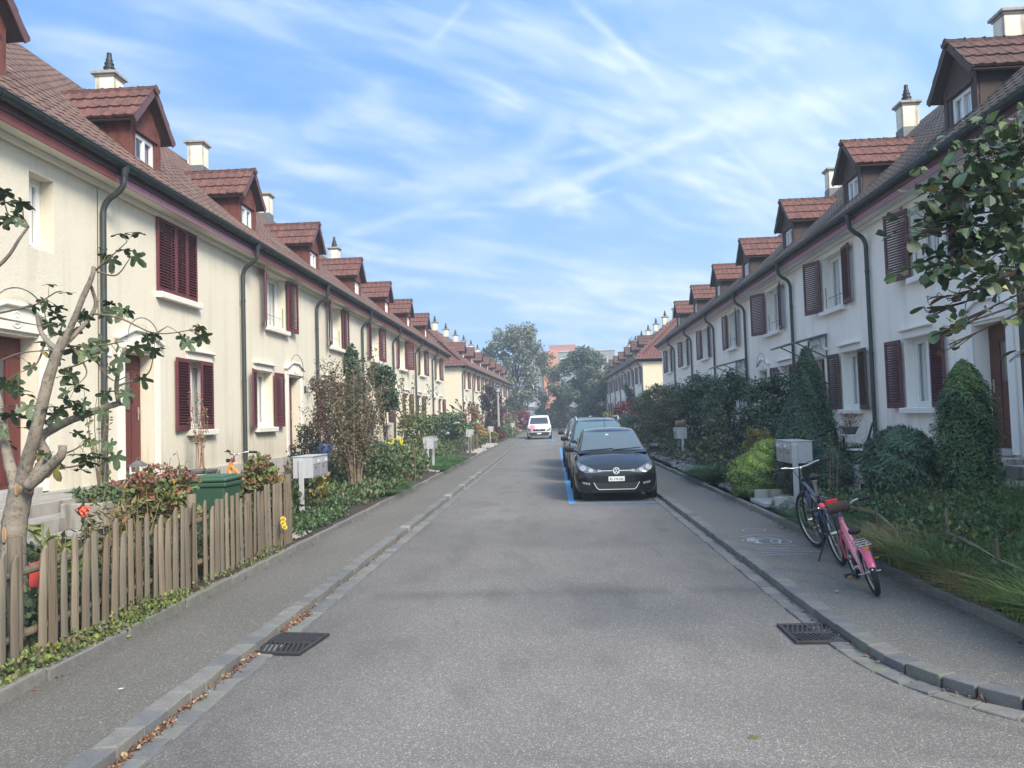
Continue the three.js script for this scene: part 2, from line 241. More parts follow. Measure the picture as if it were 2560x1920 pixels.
// ---------------------------------------------------------------- sky: thin cirrus and vapour trails over blue air
{
  const Wd = 2048, Hd = 1024, data = new Float32Array(Wd * Hd * 4), half = new Uint16Array(0);
  const trails = [[1436, 6, 1670, 222, 9, 0.5], [853, 589, 1157, 497, 12, 0.42], [942, 481, 1644, 342, 7, 0.28], [1290, 510, 1803, 310, 15, 0.6], [1770, 300, 1942, 487, 7, 0.35], [752, 335, 980, 218, 22, 0.38], [1081, 108, 1170, 6, 7, 0.35], [1391, 519, 1543, 471, 4, 0.4], [1271, 418, 1420, 300, 26, 0.5], [1040, 470, 1290, 430, 26, 0.28], [1640, 250, 2100, 90, 16, 0.25], [1800, 330, 2250, 190, 26, 0.3]]
    .map(([a, b, c, d, w, k]) => { const p = dirAt(a, b), q = dirAt(c, d), n = p.clone().cross(q).normalize(), m = p.clone().add(q).normalize(); return { n, m, ext: Math.acos(clamp(p.dot(m), -1, 1)), w: w / 1925, k, t: q.clone().sub(p).normalize() }; });
  const D = V();
  for (let j = 0; j < Hd; j++) {
    const el = ((j + 0.5) / Hd - 0.5) * Math.PI, y = Math.sin(el), ch = Math.cos(el);
    for (let i = 0; i < Wd; i++) {
      const az = ((i + 0.5) / Wd - 0.5) * Math.PI * 2; D.set(Math.cos(az) * ch, y, Math.sin(az) * ch);
      const h = Math.max(0, y), s = D.dot(SUN), ang = Math.acos(clamp(s, -1, 1));
      const t = Math.pow(h, 0.55);
      let r = lerp(0.24, 0.022, clamp(t * 1.3)), g = lerp(0.41, 0.150, clamp(t * 1.3)), b = lerp(0.58, 0.44, clamp(t * 1.2));
      const aur = 0.9 * Math.exp(-ang * 1.5) + 1.6 * Math.exp(-ang * 5.0), wide = 0.22 * (0.5 + 0.5 * s);
      r += aur * 1.0 + wide * 0.6; g += aur * 0.95 + wide * 0.85; b += aur * 0.84 + wide;
      if (y > 0) {
        const k = 1 / (y + 0.16), px = D.x * k, pz = D.z * k;
        // streaks run towards the upper right of the view; two layers
        const u = px * 0.80 - pz * 0.60, v = px * 0.60 + pz * 0.80;
        const wx = fbm(px * 1.3 + 5, pz * 1.3 + 2, 3) - 0.5, wz = fbm(px * 1.1 - 7, pz * 1.2 + 8, 3) - 0.5;
        const f1 = fbm(u * 1.1 + wx * 1.7 + 3, v * 3.8 + wz * 2.2, 6), f2 = fbm(u * 3.6 + wz * 3.0, v * 8.5 + 11 + wx * 3.4, 6), f3 = fbm(px * 0.7 + 21, pz * 0.7 + 4, 3);
        const side = 0.06 * smooth(-0.3, 0.6, D.x);
        let c = smooth(0.40, 0.80, f1 * 0.50 + f2 * 0.36 + f3 * 0.22 + side) * 0.52 + smooth(0.45, 0.75, f2) * 0.16;
        c += 0.24 * smooth(0.40, 0.02, y);
        const f4 = fbm(u * 5.5 + wx * 2.5, v * 21 + wz * 3.5, 5), f5 = fbm(u * 9 + wz * 3, v * 30 + 40 + wx * 3, 4);
        c += (smooth(0.48, 0.74, f4) * 0.26 + smooth(0.55, 0.78, f5) * 0.16) * (0.25 + 1.1 * smooth(0.36, 0.66, f1 * 0.6 + f3 * 0.4));
        let tr = 0;
        if (D.z < 0.2) for (const T of trails) {
          const off = Math.abs(D.dot(T.n)); if (off > T.w * 3.2) continue;
          const along = Math.acos(clamp(D.dot(T.m), -1, 1)); if (along > T.ext * 1.25) continue;
          const fade = smooth(T.ext * 1.2, T.ext * 0.75, along), br = 0.35 + 0.9 * fbm(D.x * 60 + 3, D.y * 60 + D.z * 20, 4), wv = T.w * (0.7 + 0.8 * fbm(D.x * 25, D.y * 25 + 7, 3));
          tr = Math.max(tr, T.k * fade * br * Math.exp(-(off / wv) * (off / wv)));
        }
        c = clamp(c * 0.95 + tr * (1 - c * 0.5), 0, 0.93);
        const w = 0.53 + 0.5 * wide + aur * 0.9;
        r = lerp(r, w * 0.79, c); g = lerp(g, w * 0.94, c); b = lerp(b, w * 1.06, c);
      } else { const f = smooth(0, -0.25, y); r = lerp(r, 0.20, f); g = lerp(g, 0.21, f); b = lerp(b, 0.21, f); }
      const o = (j * Wd + i) * 4; data[o] = r; data[o + 1] = g; data[o + 2] = b; data[o + 3] = 1;
    }
  }
  const sky = new THREE.DataTexture(data, Wd, Hd, THREE.RGBAFormat, THREE.FloatType); sky.mapping = THREE.EquirectangularReflectionMapping; sky.magFilter = THREE.LinearFilter; sky.minFilter = THREE.LinearFilter; sky.needsUpdate = true;
  scene.background = sky; scene.environment = sky;
}

// ---------------------------------------------------------------- ground, road, pavements
const kerbR = [[2.10, 112], [2.10, 40], [2.10, 20], [2.10, 10], [2.10, 7.5], [2.10, 6.6], [2.105, 6.1], [2.12, 5.72], [2.15, 5.4], [2.21, 5.13], [2.30, 4.91], [2.42, 4.71], [2.57, 4.53], [2.80, 4.34], [3.10, 4.18], [3.6, 4.02], [4.3, 3.9], [5.5, 3.82], [8.5, 3.8]];
const kerbRX = (d) => { if (d >= 112) return 2.1; for (let i = 0; i < kerbR.length - 1; i++) { const [x0, d0] = kerbR[i], [x1, d1] = kerbR[i + 1]; if (d <= d0 && d >= d1) return lerp(x0, x1, (d0 - d) / Math.max(1e-6, d0 - d1)); } return 8.5; };
const roadY = (x) => -0.012 * Math.min(1.2, (x / 2.2) * (x / 2.2));
const gardenY = (x, d) => { const u = clamp((Math.abs(x) - 3.5) / 3.5); return 0.15 + 0.33 * u + 0.05 * (fbm(x * 1.7 + 40, d * 1.7 + 10, 3) - 0.5) * smooth(0, 0.15, u); };

struct('ground', sheet(8, 8, (u, v) => [lerp(-420, 420, u), -0.22, lerp(40, -700, v)]), mat({ color: C(0.09, 0.10, 0.06), roughness: 1 }));
{
  const g = sheet(70, 300, (u, v) => {
    const d = -8 + 122 * (0.35 * v + 0.65 * v * v), x = lerp(-2.42, kerbRX(d) + 0.12, u);
    let k = 0.90 + 0.34 * (fbm(x * 0.5 + 3, d * 0.22, 4) - 0.5) + 0.22 * (fbm(x * 2.5, d * 2.5 + 9, 3) - 0.5);
    k *= 1 + 0.05 * (smooth(0.5, 0.15, Math.abs(x + 0.95)) + smooth(0.5, 0.15, Math.abs(x - 0.65)));                              // polished wheel tracks
    k *= 1 - 0.13 * smooth(0.62, 0.68, fbm(x * 3.2 + 31, d * 2.0 + 7, 5));                                                   // oil and damp spots
    if (Math.abs(d - 7.62 - 0.02 * Math.sin(x * 4)) < 0.03) k *= 0.8;
    k *= 1 - 0.10 * smooth(10.1, 10.25, d + 0.1 * Math.sin(x * 3)) * (1 - smooth(13.0, 13.2, d + 0.15 * Math.sin(x * 2)));      // older patch across the lane
    k *= 1 - 0.10 * smooth(1.2, 2.0, Math.abs(x + 0.1));                                                                    // dirt washed to the edges
    return [x, roadY(x), -d, C(k, k * 0.995, k * 0.985)];
  });
  struct('road', g, M.road);
  const ly = 0.065;
  const sh = (pts) => { const g = new THREE.ShapeGeometry(new THREE.Shape(pts.map(([x, d]) => new THREE.Vector2(x, d)))); g.rotateX(-Math.PI / 2); g.translate(0, ly - 0.006, 0); g.setAttribute('color', new THREE.Float32BufferAttribute(new Float32Array(g.attributes.position.count * 3).fill(1), 3)); return g; };
  const left = sheet(10, 160, (u, v) => { const d = -8 + 122 * (0.4 * v + 0.6 * v * v), x = lerp(-3.46, -2.46, u), k = 0.92 + 0.3 * (fbm(x * 1.2 + 9, d * 0.7, 4) - 0.5) - 0.15 * smooth(-3.2, -3.45, x); return [x, ly - 0.006, -d, C(k, k * 0.99, k * 0.97)]; });
  struct('pavement', left, M.walk);
  const rightPts = kerbR.map(([x, d]) => [x + 0.12, d + (d < 5.2 ? 0.10 : 0)]);
  struct('pavement', sh([...rightPts, [8.5, 5.2], [3.30, 5.2], [3.30, 112]].reverse()), M.walk);
  // concrete bed under the gutter setts
  struct('gutter_bed', sheet(1, 60, (u, v) => { const d = -6 + 116 * v; return [lerp(-2.40, -2.16, u), roadY(2.25) + 0.004, -d]; }), M.kerb[4]);
}
// kerb stones, gutter setts, garden edging: each stone its own piece as far as it can be told apart
{
  const r = rng(11), lens = [0.20, 0.235, 0.265, 0.30], stoneGeo = (w, h, l, b, seed) => { const g = new RoundedBoxGeometry(w, h, l, 1, b), q = rng(seed), P = g.attributes.position; for (let i = 0; i < P.count; i++) { const n = hash2(Math.round(P.getX(i) * 90) + seed * 7, Math.round(P.getZ(i) * 60) + Math.round(P.getY(i) * 40)); P.setY(i, P.getY(i) + (n - 0.5) * 0.012); P.setX(i, P.getX(i) + (n - 0.5) * 0.006); } g.computeVertexNormals(); const out = new GB().add(g); return out.geo(); };
  const kerbGeo = lens.map((l, i) => [0, 1].map((k) => stoneGeo(0.145, 0.22, l - 0.007, 0.008, 3 + i * 5 + k))), settGeo = lens.map((l, i) => [0, 1].map((k) => stoneGeo(0.150, 0.10, l - 0.010, 0.010, 41 + i * 5 + k)));
  const lineup = (name, piece, geos, mats, path, y, limit, tone) => {
    const root = new THREE.Group(); root.name = numbered(name); root.userData = { kind: 'structure' }; scene.add(root);
    const rest = new GB(); let i = 0, p = path.getPointAt(0); const L = path.getLength(); let s = 0, count = 0;
    while (s < L - 0.35) {
      const k = (r() * lens.length) | 0, near = count < limit, l = near ? lens[k] : 0.9, a = path.getPointAt((s + l / 2) / L), t = path.getTangentAt((s + l / 2) / L);
      const ry = Math.atan2(t.x, t.z) + (r() - 0.5) * 0.035;
      if (near) { const m = mesh(piece, geos[k][r() < 0.5 ? 0 : 1], r() < 0.012 ? M.paleStone : mats[(r() * mats.length) | 0], root); m.position.set(a.x + (r() - 0.5) * 0.010, y(a.x) + (r() - 0.5) * 0.008, a.z); m.rotation.set((r() - 0.5) * 0.02, ry, (r() - 0.5) * 0.03); }
      else rest.box(geos[0][0].w || (piece === 'sett' ? 0.15 : piece === 'edging_stone' ? 0.08 : 0.145), 0.2, l - 0.012, a.x, y(a.x) - (piece === 'sett' ? 0.05 : 0), a.z, 0, ry, 0);
      s += l; count++;
    }
    if (rest.parts.length) stuffPart(rest.build(piece + '_row', mats[0], root));
  };
  const line = (x, d0, d1) => new THREE.LineCurve3(W(x, 0, d0), W(x, 0, d1));
  const curve = (off) => new THREE.CatmullRomCurve3(kerbR.slice().reverse().filter(([x, d]) => x < 5).map(([x, d], i, A) => { const a = A[Math.max(0, i - 1)], b = A[Math.min(A.length - 1, i + 1)], tx = b[0] - a[0], td = b[1] - a[1], n = Math.hypot(tx, td); return W(x + off * td / n, 0, d - off * tx / n); }).filter((p, i, A) => -p.z < 113), false, 'centripetal');
  lineup('kerb', 'kerb_stone', kerbGeo, M.kerb, line(-2.40, 2.2, 110), () => -0.042, 110);
  lineup('kerb', 'kerb_stone', kerbGeo, M.kerb, curve(0.07), () => -0.042, 120);
  lineup('gutter', 'sett', settGeo, M.kerb, line(-2.25, 2.2, 110), () => roadY(2.2) - 0.036, 100);
  lineup('gutter', 'sett', settGeo, M.kerb, curve(-0.08), () => roadY(2.2) - 0.036, 100);
  const edge = lens.map((l, i) => [0, 1].map((k) => stoneGeo(0.085, 0.26, 0.93 + i * 0.03, 0.014, 81 + i * 3 + k)));
  const edging = (x, d0, d1, skip) => {
    const root = new THREE.Group(); root.name = numbered('garden_edging'); root.userData = { kind: 'structure' }; scene.add(root);
    const rest = new GB();
    for (let d = d0; d < d1; d += 0.985) { if (d < 38) { const m = mesh('edging_stone', edge[(r() * 4) | 0][r() < 0.5 ? 0 : 1], M.kerb[(r() * 5) | 0], root); m.position.set(x + (r() - 0.5) * 0.012, 0.008 + (r() - 0.5) * 0.02, -d); m.rotation.set((r() - 0.5) * 0.015, (r() - 0.5) * 0.02, (r() - 0.5) * 0.05); } else rest.box(0.085, 0.26, 0.97, x, 0.008, -d); }
    stuffPart(rest.build('edging_row', M.kerb[0], root));
  };
  edging(-3.49, 2.6, 104); edging(3.29, 4.9, 104);
}
// garden soil
for (const s of [-1, 1]) struct('garden_bed', sheet(14, 220, (u, v) => { const d = 4.4 + 104 * v, x = s * lerp(3.52, 7.06, u); return [x, gardenY(x, d) - 0.015, -d]; }), M.soil);

// painted bay lines and chalk
{
  const strip = (x0, x1, d0, d1, n = 30) => sheet(2, n, (u, v) => { const x = lerp(x0, x1, u); return [x, roadY(x) + 0.005, -lerp(d0, d1, v)]; });
  const g = new GB(); g.add(strip(0.235, 0.36, 15.20, 43)).add(strip(0.362, 1.98, 15.20, 15.31, 2)).add(strip(0.362, 1.98, 22.9, 23.0, 2));
  const p = g.build('bay_marking', M.blue); tag(p, 'blue painted parking bay lines along the row of dark cars on the right', 'road marking');
  const g2 = new GB(); g2.add(strip(-0.22, -0.12, 54, 68)).add(strip(-2.1, -0.222, 67.9, 68, 2));
  tag(g2.build('bay_marking', M.blue), 'blue painted parking bay line beside the white van', 'road marking');
  const c = new GB(), r = rng(91);
  const stroke = (pts) => { const cv = new THREE.CatmullRomCurve3(pts.map(([x, d]) => W(x, 0.062, d))); c.add(new THREE.TubeGeometry(cv, pts.length * 6, 0.011, 4), new THREE.Matrix4().makeScale(1, 0.06, 1).premultiply(MX(0, 0.0585, 0))); };
  for (let i = 0; i < 8; i++) { const d = 9.0 + i * 0.085 + r() * 0.05, x = 2.32 + r() * 0.12; stroke([[x, d], [x + 0.2, d + 0.03 * gauss(r)], [x + 0.38 + r() * 0.3, d + 0.05 * gauss(r)]]); }
  const ell = (x, d, a, b) => { const pts = []; for (let i = 0; i <= 12; i++) { const t = i / 12 * 6.4; pts.push([x + a * Math.cos(t), d + b * Math.sin(t)]); } stroke(pts); };
  ell(2.62, 10.05, 0.2, 0.22); ell(2.80, 9.95, 0.12, 0.16); ell(2.45, 10.1, 0.09, 0.1); ell(2.72, 10.95, 0.16, 0.12); stroke([[2.4, 10.4], [2.7, 10.5], [2.95, 10.35]]); stroke([[2.5, 9.9], [2.6, 10.2], [2.8, 10.15], [2.75, 9.8]]);
  for (let i = 0; i < 14; i++) { const x = 2.40 + r() * 0.16, d = 9.85 + r() * 0.4; stroke([[x, d], [x + 0.07, d + 0.03], [x + 0.02, d + 0.06]]); }
  tag(c.build('chalk_drawing', mat({ color: C(0.42, 0.44, 0.46), roughness: 1 })), 'pale chalk scribbles on the right pavement before the bicycles', 'chalk drawing');
}
// cast iron street drains
function drain(x, d, ry, w, l, label) {
  const t = thing('drain_grate', label, 'drain grate', W(x, roadY(2.1) + 0.004, d)); t.rotation.y = ry;
  mesh('pit', new GB().box(w - 0.02, 0.003, l - 0.02, 0, 0.004, 0).geo(), M.black, t);
  const f = new GB(), e = 0.035, h = 0.022; f.rbox(w, h, e, 0, h / 2, -l / 2 + e / 2, 0.004).rbox(w, h, e, 0, h / 2, l / 2 - e / 2, 0.004).rbox(e, h, l - 2 * e, -w / 2 + e / 2, h / 2, 0, 0.004).rbox(e, h, l - 2 * e, w / 2 - e / 2, h / 2, 0, 0.004).rbox(w - 2 * e, h, 0.03, 0, h / 2, 0, 0.004);
  f.build('frame', M.iron, t);
  const bg = new GB().rbox(0.019, 0.019, l / 2 - 0.03, 0, 0, 0, 0.004).geo();
  for (const q of [-1, 1]) for (let i = 0; i < 9; i++) { const b = mesh('bar', bg, M.iron, t); b.position.set(-w / 2 + e + 0.016 + i * (w - 2 * e - 0.03) / 8, 0.0105, q * l / 4); b.rotation.y = q * 0.30; b.scale.z = 1 / Math.cos(0.3) * 0.93; }
}
drain(-2.13, 6.04, -0.13, 0.42, 0.54, 'rusty iron drain grate in the left gutter among brown leaves');
drain(1.92, 6.09, 0.0, 0.40, 0.50, 'iron drain grate in the right gutter before the bicycles');

// ---------------------------------------------------------------- terraced houses
// canonical coordinates of a house: x along the street (away), y up, z out towards the street from the facade
const HM = { '-1': new THREE.Matrix4().makeBasis(V(0, 0, -1), V(0, 1, 0), V(1, 0, 0)), '1': new THREE.Matrix4().makeBasis(V(0, 0, -1), V(0, 1, 0), V(-1, 0, 0)) };
const hp = (s, a, y, out) => V(a, y, out).applyMatrix4(HM[s]);
const geoCache = new Map();
function flip(g) { for (const n of ['position', 'normal', 'uv', 'color']) { const A = g.attributes[n]; if (!A) continue; const z = A.itemSize; for (let i = 0; i < A.count; i += 3) for (let c = 0; c < z; c++) { const t = A.array[(i + 1) * z + c]; A.array[(i + 1) * z + c] = A.array[(i + 2) * z + c]; A.array[(i + 2) * z + c] = t; } } }
function baked(s, key, fn) {
  const k = s + ':' + key; if (geoCache.has(k)) return geoCache.get(k);
  const gb = new GB(); fn(gb); const raw = gb.geo(), m = HM[s], g = raw.clone(); g.applyMatrix4(m);
  if (m.determinant() < 0) flip(g);
  geoCache.set(k, g); return g;
}
const TH = Math.atan(0.9), RIDGE = -4.25, EAVE = 5.88;
function tileBase(w, L, fine = true, lip = 0.032) {
  const prof = fine ? [[0, 0.002], [0.08, 0.012], [0.2, 0.017], [0.32, 0.012], [0.42, 0.002], [0.92, 0.0], [1, 0.003]] : [[0, 0.01], [0.3, 0.026], [0.55, 0.0], [1, 0.002]];
  const pos = []; const q = (a, b, c, d) => pos.push(...a, ...b, ...c, ...a, ...c, ...d);
  for (let i = 0; i < prof.length - 1; i++) {
    const [u0, h0] = prof[i], [u1, h1] = prof[i + 1], x0 = u0 * w, x1 = u1 * w;
    q([x0, h0, 0], [x0, h0, L], [x1, h1, L], [x1, h1, 0]);
    q([x0, h0, L], [x0, h0 - lip, L], [x1, h1 - lip, L], [x1, h1, L]);
  }
  const g = new THREE.BufferGeometry(); g.setAttribute('position', new THREE.Float32BufferAttribute(pos, 3)); g.computeVertexNormals(); return g;
}
const tileGeo = tileBase(0.232, 0.38), tileGeoFar = tileBase(0.232, 0.38, false);
function roofTiles(gb, s, w, seed, far, hip) {
  const r = rng(seed), items = [], n = Math.round(w / 0.226), tw = w / n, slope = (0.40 - RIDGE) / Math.cos(TH), rows = Math.ceil(slope / 0.335);
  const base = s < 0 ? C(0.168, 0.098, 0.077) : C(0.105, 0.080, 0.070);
  const put = (x, t) => {
    const out = 0.43 - (t + 0.36) * Math.cos(TH), y = EAVE - 0.02 + (t + 0.36) * Math.sin(TH) + 0.012;
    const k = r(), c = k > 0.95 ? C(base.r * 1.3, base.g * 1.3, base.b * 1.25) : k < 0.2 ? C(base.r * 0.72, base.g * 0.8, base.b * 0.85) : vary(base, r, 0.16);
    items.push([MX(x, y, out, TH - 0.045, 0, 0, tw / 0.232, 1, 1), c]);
  };
  for (let i = 0; i < rows; i++) for (let j = 0; j < n; j++) { const t = i * 0.335; if (hip && j * tw + tw < (t * Math.cos(TH)) - 0.45) continue; put(j * tw, t); }
  gb.add(scatter(far ? tileGeoFar : tileGeo, items));
  const col = gb.parts.pop()[0]; return col;
}
function tilesMesh(s, w, seed, far, hip, parent) {
  const key = s + ':tiles' + w.toFixed(2) + (far ? 'f' : '') + (hip ? 'h' : '') + seed;
  if (!geoCache.has(key)) { const g = roofTiles(new GB(), s, w, seed, far, hip); g.applyMatrix4(HM[s]); if (HM[s].determinant() < 0) flip(g); geoCache.set(key, g); }
  return stuffPart(mesh('roof_tiles', geoCache.get(key), M.tiles, parent));
}
const bx = (gb, a0, a1, y0, y1, o0, o1, rot) => gb.box(a1 - a0, y1 - y0, o1 - o0, (a0 + a1) / 2, (y0 + y1) / 2, (o0 + o1) / 2);
const rb = (gb, a0, a1, y0, y1, o0, o1, b = 0.012) => gb.rbox(a1 - a0, y1 - y0, o1 - o0, (a0 + a1) / 2, (y0 + y1) / 2, (o0 + o1) / 2, b);
function place(name, parent, s, a, y, out, geo, m) { const o = mesh(name, geo, m, parent); o.position.copy(hp(s, a, y, out)); return o; }

function windowUnit(h, s, a, y, w, hh, o = {}) {
  const g = sub('window', h); g.position.copy(hp(s, a, y, 0)); const t = s < 0 ? M.trimL : M.trimR, key = [w, hh].join(), W2 = w / 2;
  mesh('frame', baked(s, 'wf' + key, (b) => { const o0 = -0.26, o1 = -0.20, f = 0.065; rb(b, -W2, -W2 + f, 0.02, hh, o0, o1); rb(b, W2 - f, W2, 0.02, hh, o0, o1); rb(b, -W2 + f, W2 - f, hh - f, hh, o0, o1); rb(b, -W2 + f, W2 - f, 0.02, 0.02 + f, o0, o1); rb(b, -0.045, 0.045, 0.02 + f, hh - f, o0, o1 + 0.012); for (const q of [-1, 1]) { const x0 = q < 0 ? -W2 + f : 0.045, x1 = q < 0 ? -0.045 : W2 - f; rb(b, x0, x0 + 0.035, 0.02 + f, hh - f, o0 + 0.01, o1 + 0.006, 0.006); rb(b, x1 - 0.035, x1, 0.02 + f, hh - f, o0 + 0.01, o1 + 0.006, 0.006); rb(b, x0 + 0.035, x1 - 0.035, 0.02 + f, 0.02 + f + 0.04, o0 + 0.01, o1 + 0.006, 0.006); rb(b, x0 + 0.035, x1 - 0.035, hh - f - 0.04, hh - f, o0 + 0.01, o1 + 0.006, 0.006); } }), M.white, g);
  const pg = baked(s, 'wp' + key, (b) => bx(b, -W2 / 2 + 0.05, W2 / 2 - 0.05, 0, hh - 0.21, -0.0025, 0.0025));
  for (const q of [-1, 1]) place('pane', g, s, q * (W2 / 2 - 0.012), 0.125, -0.232, pg, M.glass);
  if (o.curtain !== 0) {
    const full = o.curtain !== 2;
    mesh('curtain', baked(s, 'wc' + key + full, (b) => { for (const q of full ? [-1, 1] : [1]) b.add(sheetVertical(W2 - 0.07, hh - 0.10), MX(q < 0 ? -W2 + 0.06 : 0.01, 0.05, -0.285)); }), M.curtain, g);
  }
  if (o.sill !== 0) mesh('sill', baked(s, 'ws' + key, (b) => { b.add(new RoundedBoxGeometry(w + 0.16, 0.11, 0.32, 2, 0.012), MX(0, -0.045, -0.03, 0.06)); }), t, g);
  return g;
}
function sheetVertical(w, h) { const pos = [], idx = [], n = 22; for (let i = 0; i <= n; i++) { const x = w * i / n, z = 0.012 * Math.sin(i * 1.9) + 0.006 * Math.sin(i * 0.8); pos.push(x, 0, z, x, h, z * 0.7); } for (let i = 0; i < n; i++) idx.push(i * 2, i * 2 + 2, i * 2 + 1, i * 2 + 1, i * 2 + 2, i * 2 + 3); const g = new THREE.BufferGeometry(); g.setAttribute('position', new THREE.Float32BufferAttribute(pos, 3)); g.setIndex(idx); g.computeVertexNormals(); return g; }
// hinge at local origin; dir +1 opens away along the street, -1 towards the viewer; swing lifts the leaf off the wall
function shutter(h, s, a, y, w, hh, dir, swing, m, far) {
  const key = [w, hh].join(), st = 0.055;
  const f = mesh('shutter', baked(s, 'sh' + key, (b) => { rb(b, 0, st, 0, hh, 0, 0.038, 0.006); rb(b, w - st, w, 0, hh, 0, 0.038, 0.006); rb(b, st, w - st, 0, 0.10, 0, 0.038, 0.006); rb(b, st, w - st, hh - 0.07, hh, 0, 0.038, 0.006); }), m, h);
  const n = Math.round((hh - 0.17) / (far ? 0.075 : 0.052)), p = (hh - 0.17) / n;
  stuffPart(mesh('louvres', baked(s, 'lv' + key + (far ? 'f' : ''), (b) => { for (let i = 0; i < n; i++) b.box(w - 2 * st + 0.004, far ? 0.012 : 0.008, p * 1.28, w / 2, 0.10 + (i + 0.5) * p, 0.019, 0.72, 0, 0); }), m, f));
  f.position.copy(hp(s, a, y, 0.055));
  // canonical +x is world -z for both sides
  const base = dir > 0 ? 0 : Math.PI; f.rotation.y = base + (s < 0 ? 1 : -1) * dir * -swing;
  return f;
}
function dormer(h, s, a, dy, near, win, o) {
  const g = sub('dormer', h); g.position.copy(hp(s, a, dy, 0)); const F = -0.38, HW = s < 0 ? 0.51 : 0.54, E = 7.30, P = 8.0, side = s < 0 ? M.shingleL : M.boardR[0];
  mesh('front', baked(s, 'df', (b) => {
    const sh = new THREE.Shape([[-HW, 5.9], [HW, 5.9], [HW, E], [HW + 0.12, E], [0, P - 0.02], [-HW - 0.12, E], [-HW, E]].map(([x, y]) => new THREE.Vector2(x, y)));
    sh.holes.push(new THREE.Path([[-0.33, 6.30], [-0.33, 7.10], [0.33, 7.10], [0.33, 6.30]].map(([x, y]) => new THREE.Vector2(x, y))));
    b.add(new THREE.ExtrudeGeometry(sh, { depth: 0.10, bevelEnabled: false }), MX(0, 0, F - 0.10));
    rb(b, -HW - 0.01, -HW + 0.10, 5.9, E - 0.02, F, F + 0.02, 0.004); rb(b, HW - 0.10, HW + 0.01, 5.9, E - 0.02, F, F + 0.02, 0.004); rb(b, -HW + 0.102, HW - 0.102, 7.12, 7.20, F, F + 0.035, 0.004);
  }), side, g);
  // cladding of the cheeks
  const cheek = (q) => {
    if (s < 0 || !near) {
      const n = s < 0 ? 15 : 6;
      stuffPart(mesh('cladding', baked(s, 'dc' + q + n, (b) => { for (let i = 0; i < n; i++) { const y0 = 5.9 + i * (E - 5.9) / n, hgt = (E - 5.9) / n; b.box(0.014, hgt + 0.012, 2.4, q * (HW + 0.004), y0 + hgt / 2, F - 1.2, 0, 0, q * -0.10); } bx(b, q > 0 ? HW - 0.06 : -HW, q > 0 ? HW : -HW + 0.06, 5.8, E, F - 2.3, F - 0.102); }), side, g));
    } else {
      mesh('cheek', baked(s, 'dk' + q, (b) => bx(b, q > 0 ? HW - 0.06 : -HW, q > 0 ? HW : -HW + 0.06, 5.8, E, F - 2.3, F - 0.102)), M.boardR[1], g);
      for (let i = 0; i < 6; i++) mesh('board', baked(s, 'db' + q + i, (b) => { const n = 6, y0 = 5.9 + i * (E - 5.9) / n, hgt = (E - 5.9) / n; b.box(0.016, hgt + 0.012, 2.3 - 0.01 * i, q * (HW + 0.005), y0 + hgt / 2, F - 1.16, 0, 0, q * -0.06); }), M.boardR[i % 3], g);
    }
  };
  cheek(-1); cheek(1);
  mesh('window_frame', baked(s, 'dw', (b) => { const z0 = F - 0.09, z1 = F - 0.03; rb(b, -0.33, -0.26, 6.30, 7.10, z0, z1, 0.006); rb(b, 0.26, 0.33, 6.30, 7.10, z0, z1, 0.006); rb(b, -0.26, 0.26, 7.03, 7.10, z0, z1, 0.006); rb(b, -0.26, 0.26, 6.30, 6.37, z0, z1, 0.006); rb(b, -0.03, 0.03, 6.37, 7.03, z0, z1 + 0.006, 0.006); }), M.white, g);
  mesh('pane', baked(s, 'dp', (b) => bx(b, -0.26, 0.26, 6.37, 7.03, F - 0.064, F - 0.060)), M.glass, g);
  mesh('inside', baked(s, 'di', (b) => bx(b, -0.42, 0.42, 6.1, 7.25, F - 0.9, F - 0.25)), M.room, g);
  if (win !== 0) mesh('curtain', baked(s, 'dcu' + win, (b) => b.add(sheetVertical(win === 2 ? 0.22 : 0.50, 0.66), MX(win === 2 ? 0.03 : -0.25, 6.37, F - 0.10))), win === 2 ? M.fasciaRed : M.curtain, g);
  // roof of the dormer
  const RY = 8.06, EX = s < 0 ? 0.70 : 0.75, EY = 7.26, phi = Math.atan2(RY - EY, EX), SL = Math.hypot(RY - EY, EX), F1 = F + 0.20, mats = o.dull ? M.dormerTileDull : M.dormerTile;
  mesh('roof_board', baked(s, 'dr', (b) => { for (const q of [-1, 1]) { const cx = q * EX / 2, cy = (RY + EY) / 2 - 0.085; b.add(new THREE.BoxGeometry(SL - 0.03, 0.035, 2.6), MX(cx, cy, F1 - 1.32, 0, 0, -q * phi)); } }), M.boardR[0], g);
  mesh('barge_board', baked(s, 'dbb', (b) => { for (const q of [-1, 1]) { const cx = q * EX / 2, cy = (RY + EY) / 2 - 0.07; b.add(new THREE.BoxGeometry(SL + 0.01, 0.13, 0.025), MX(cx, cy, F1 - 0.005, 0, 0, -q * phi)); } }), s < 0 ? M.fasciaDark : M.boardR[0], g);
  const rows = 3, ex = SL / rows, tw = 0.205, r = rng(400 + (s > 0 ? 50 : 0)), rest = new GB();
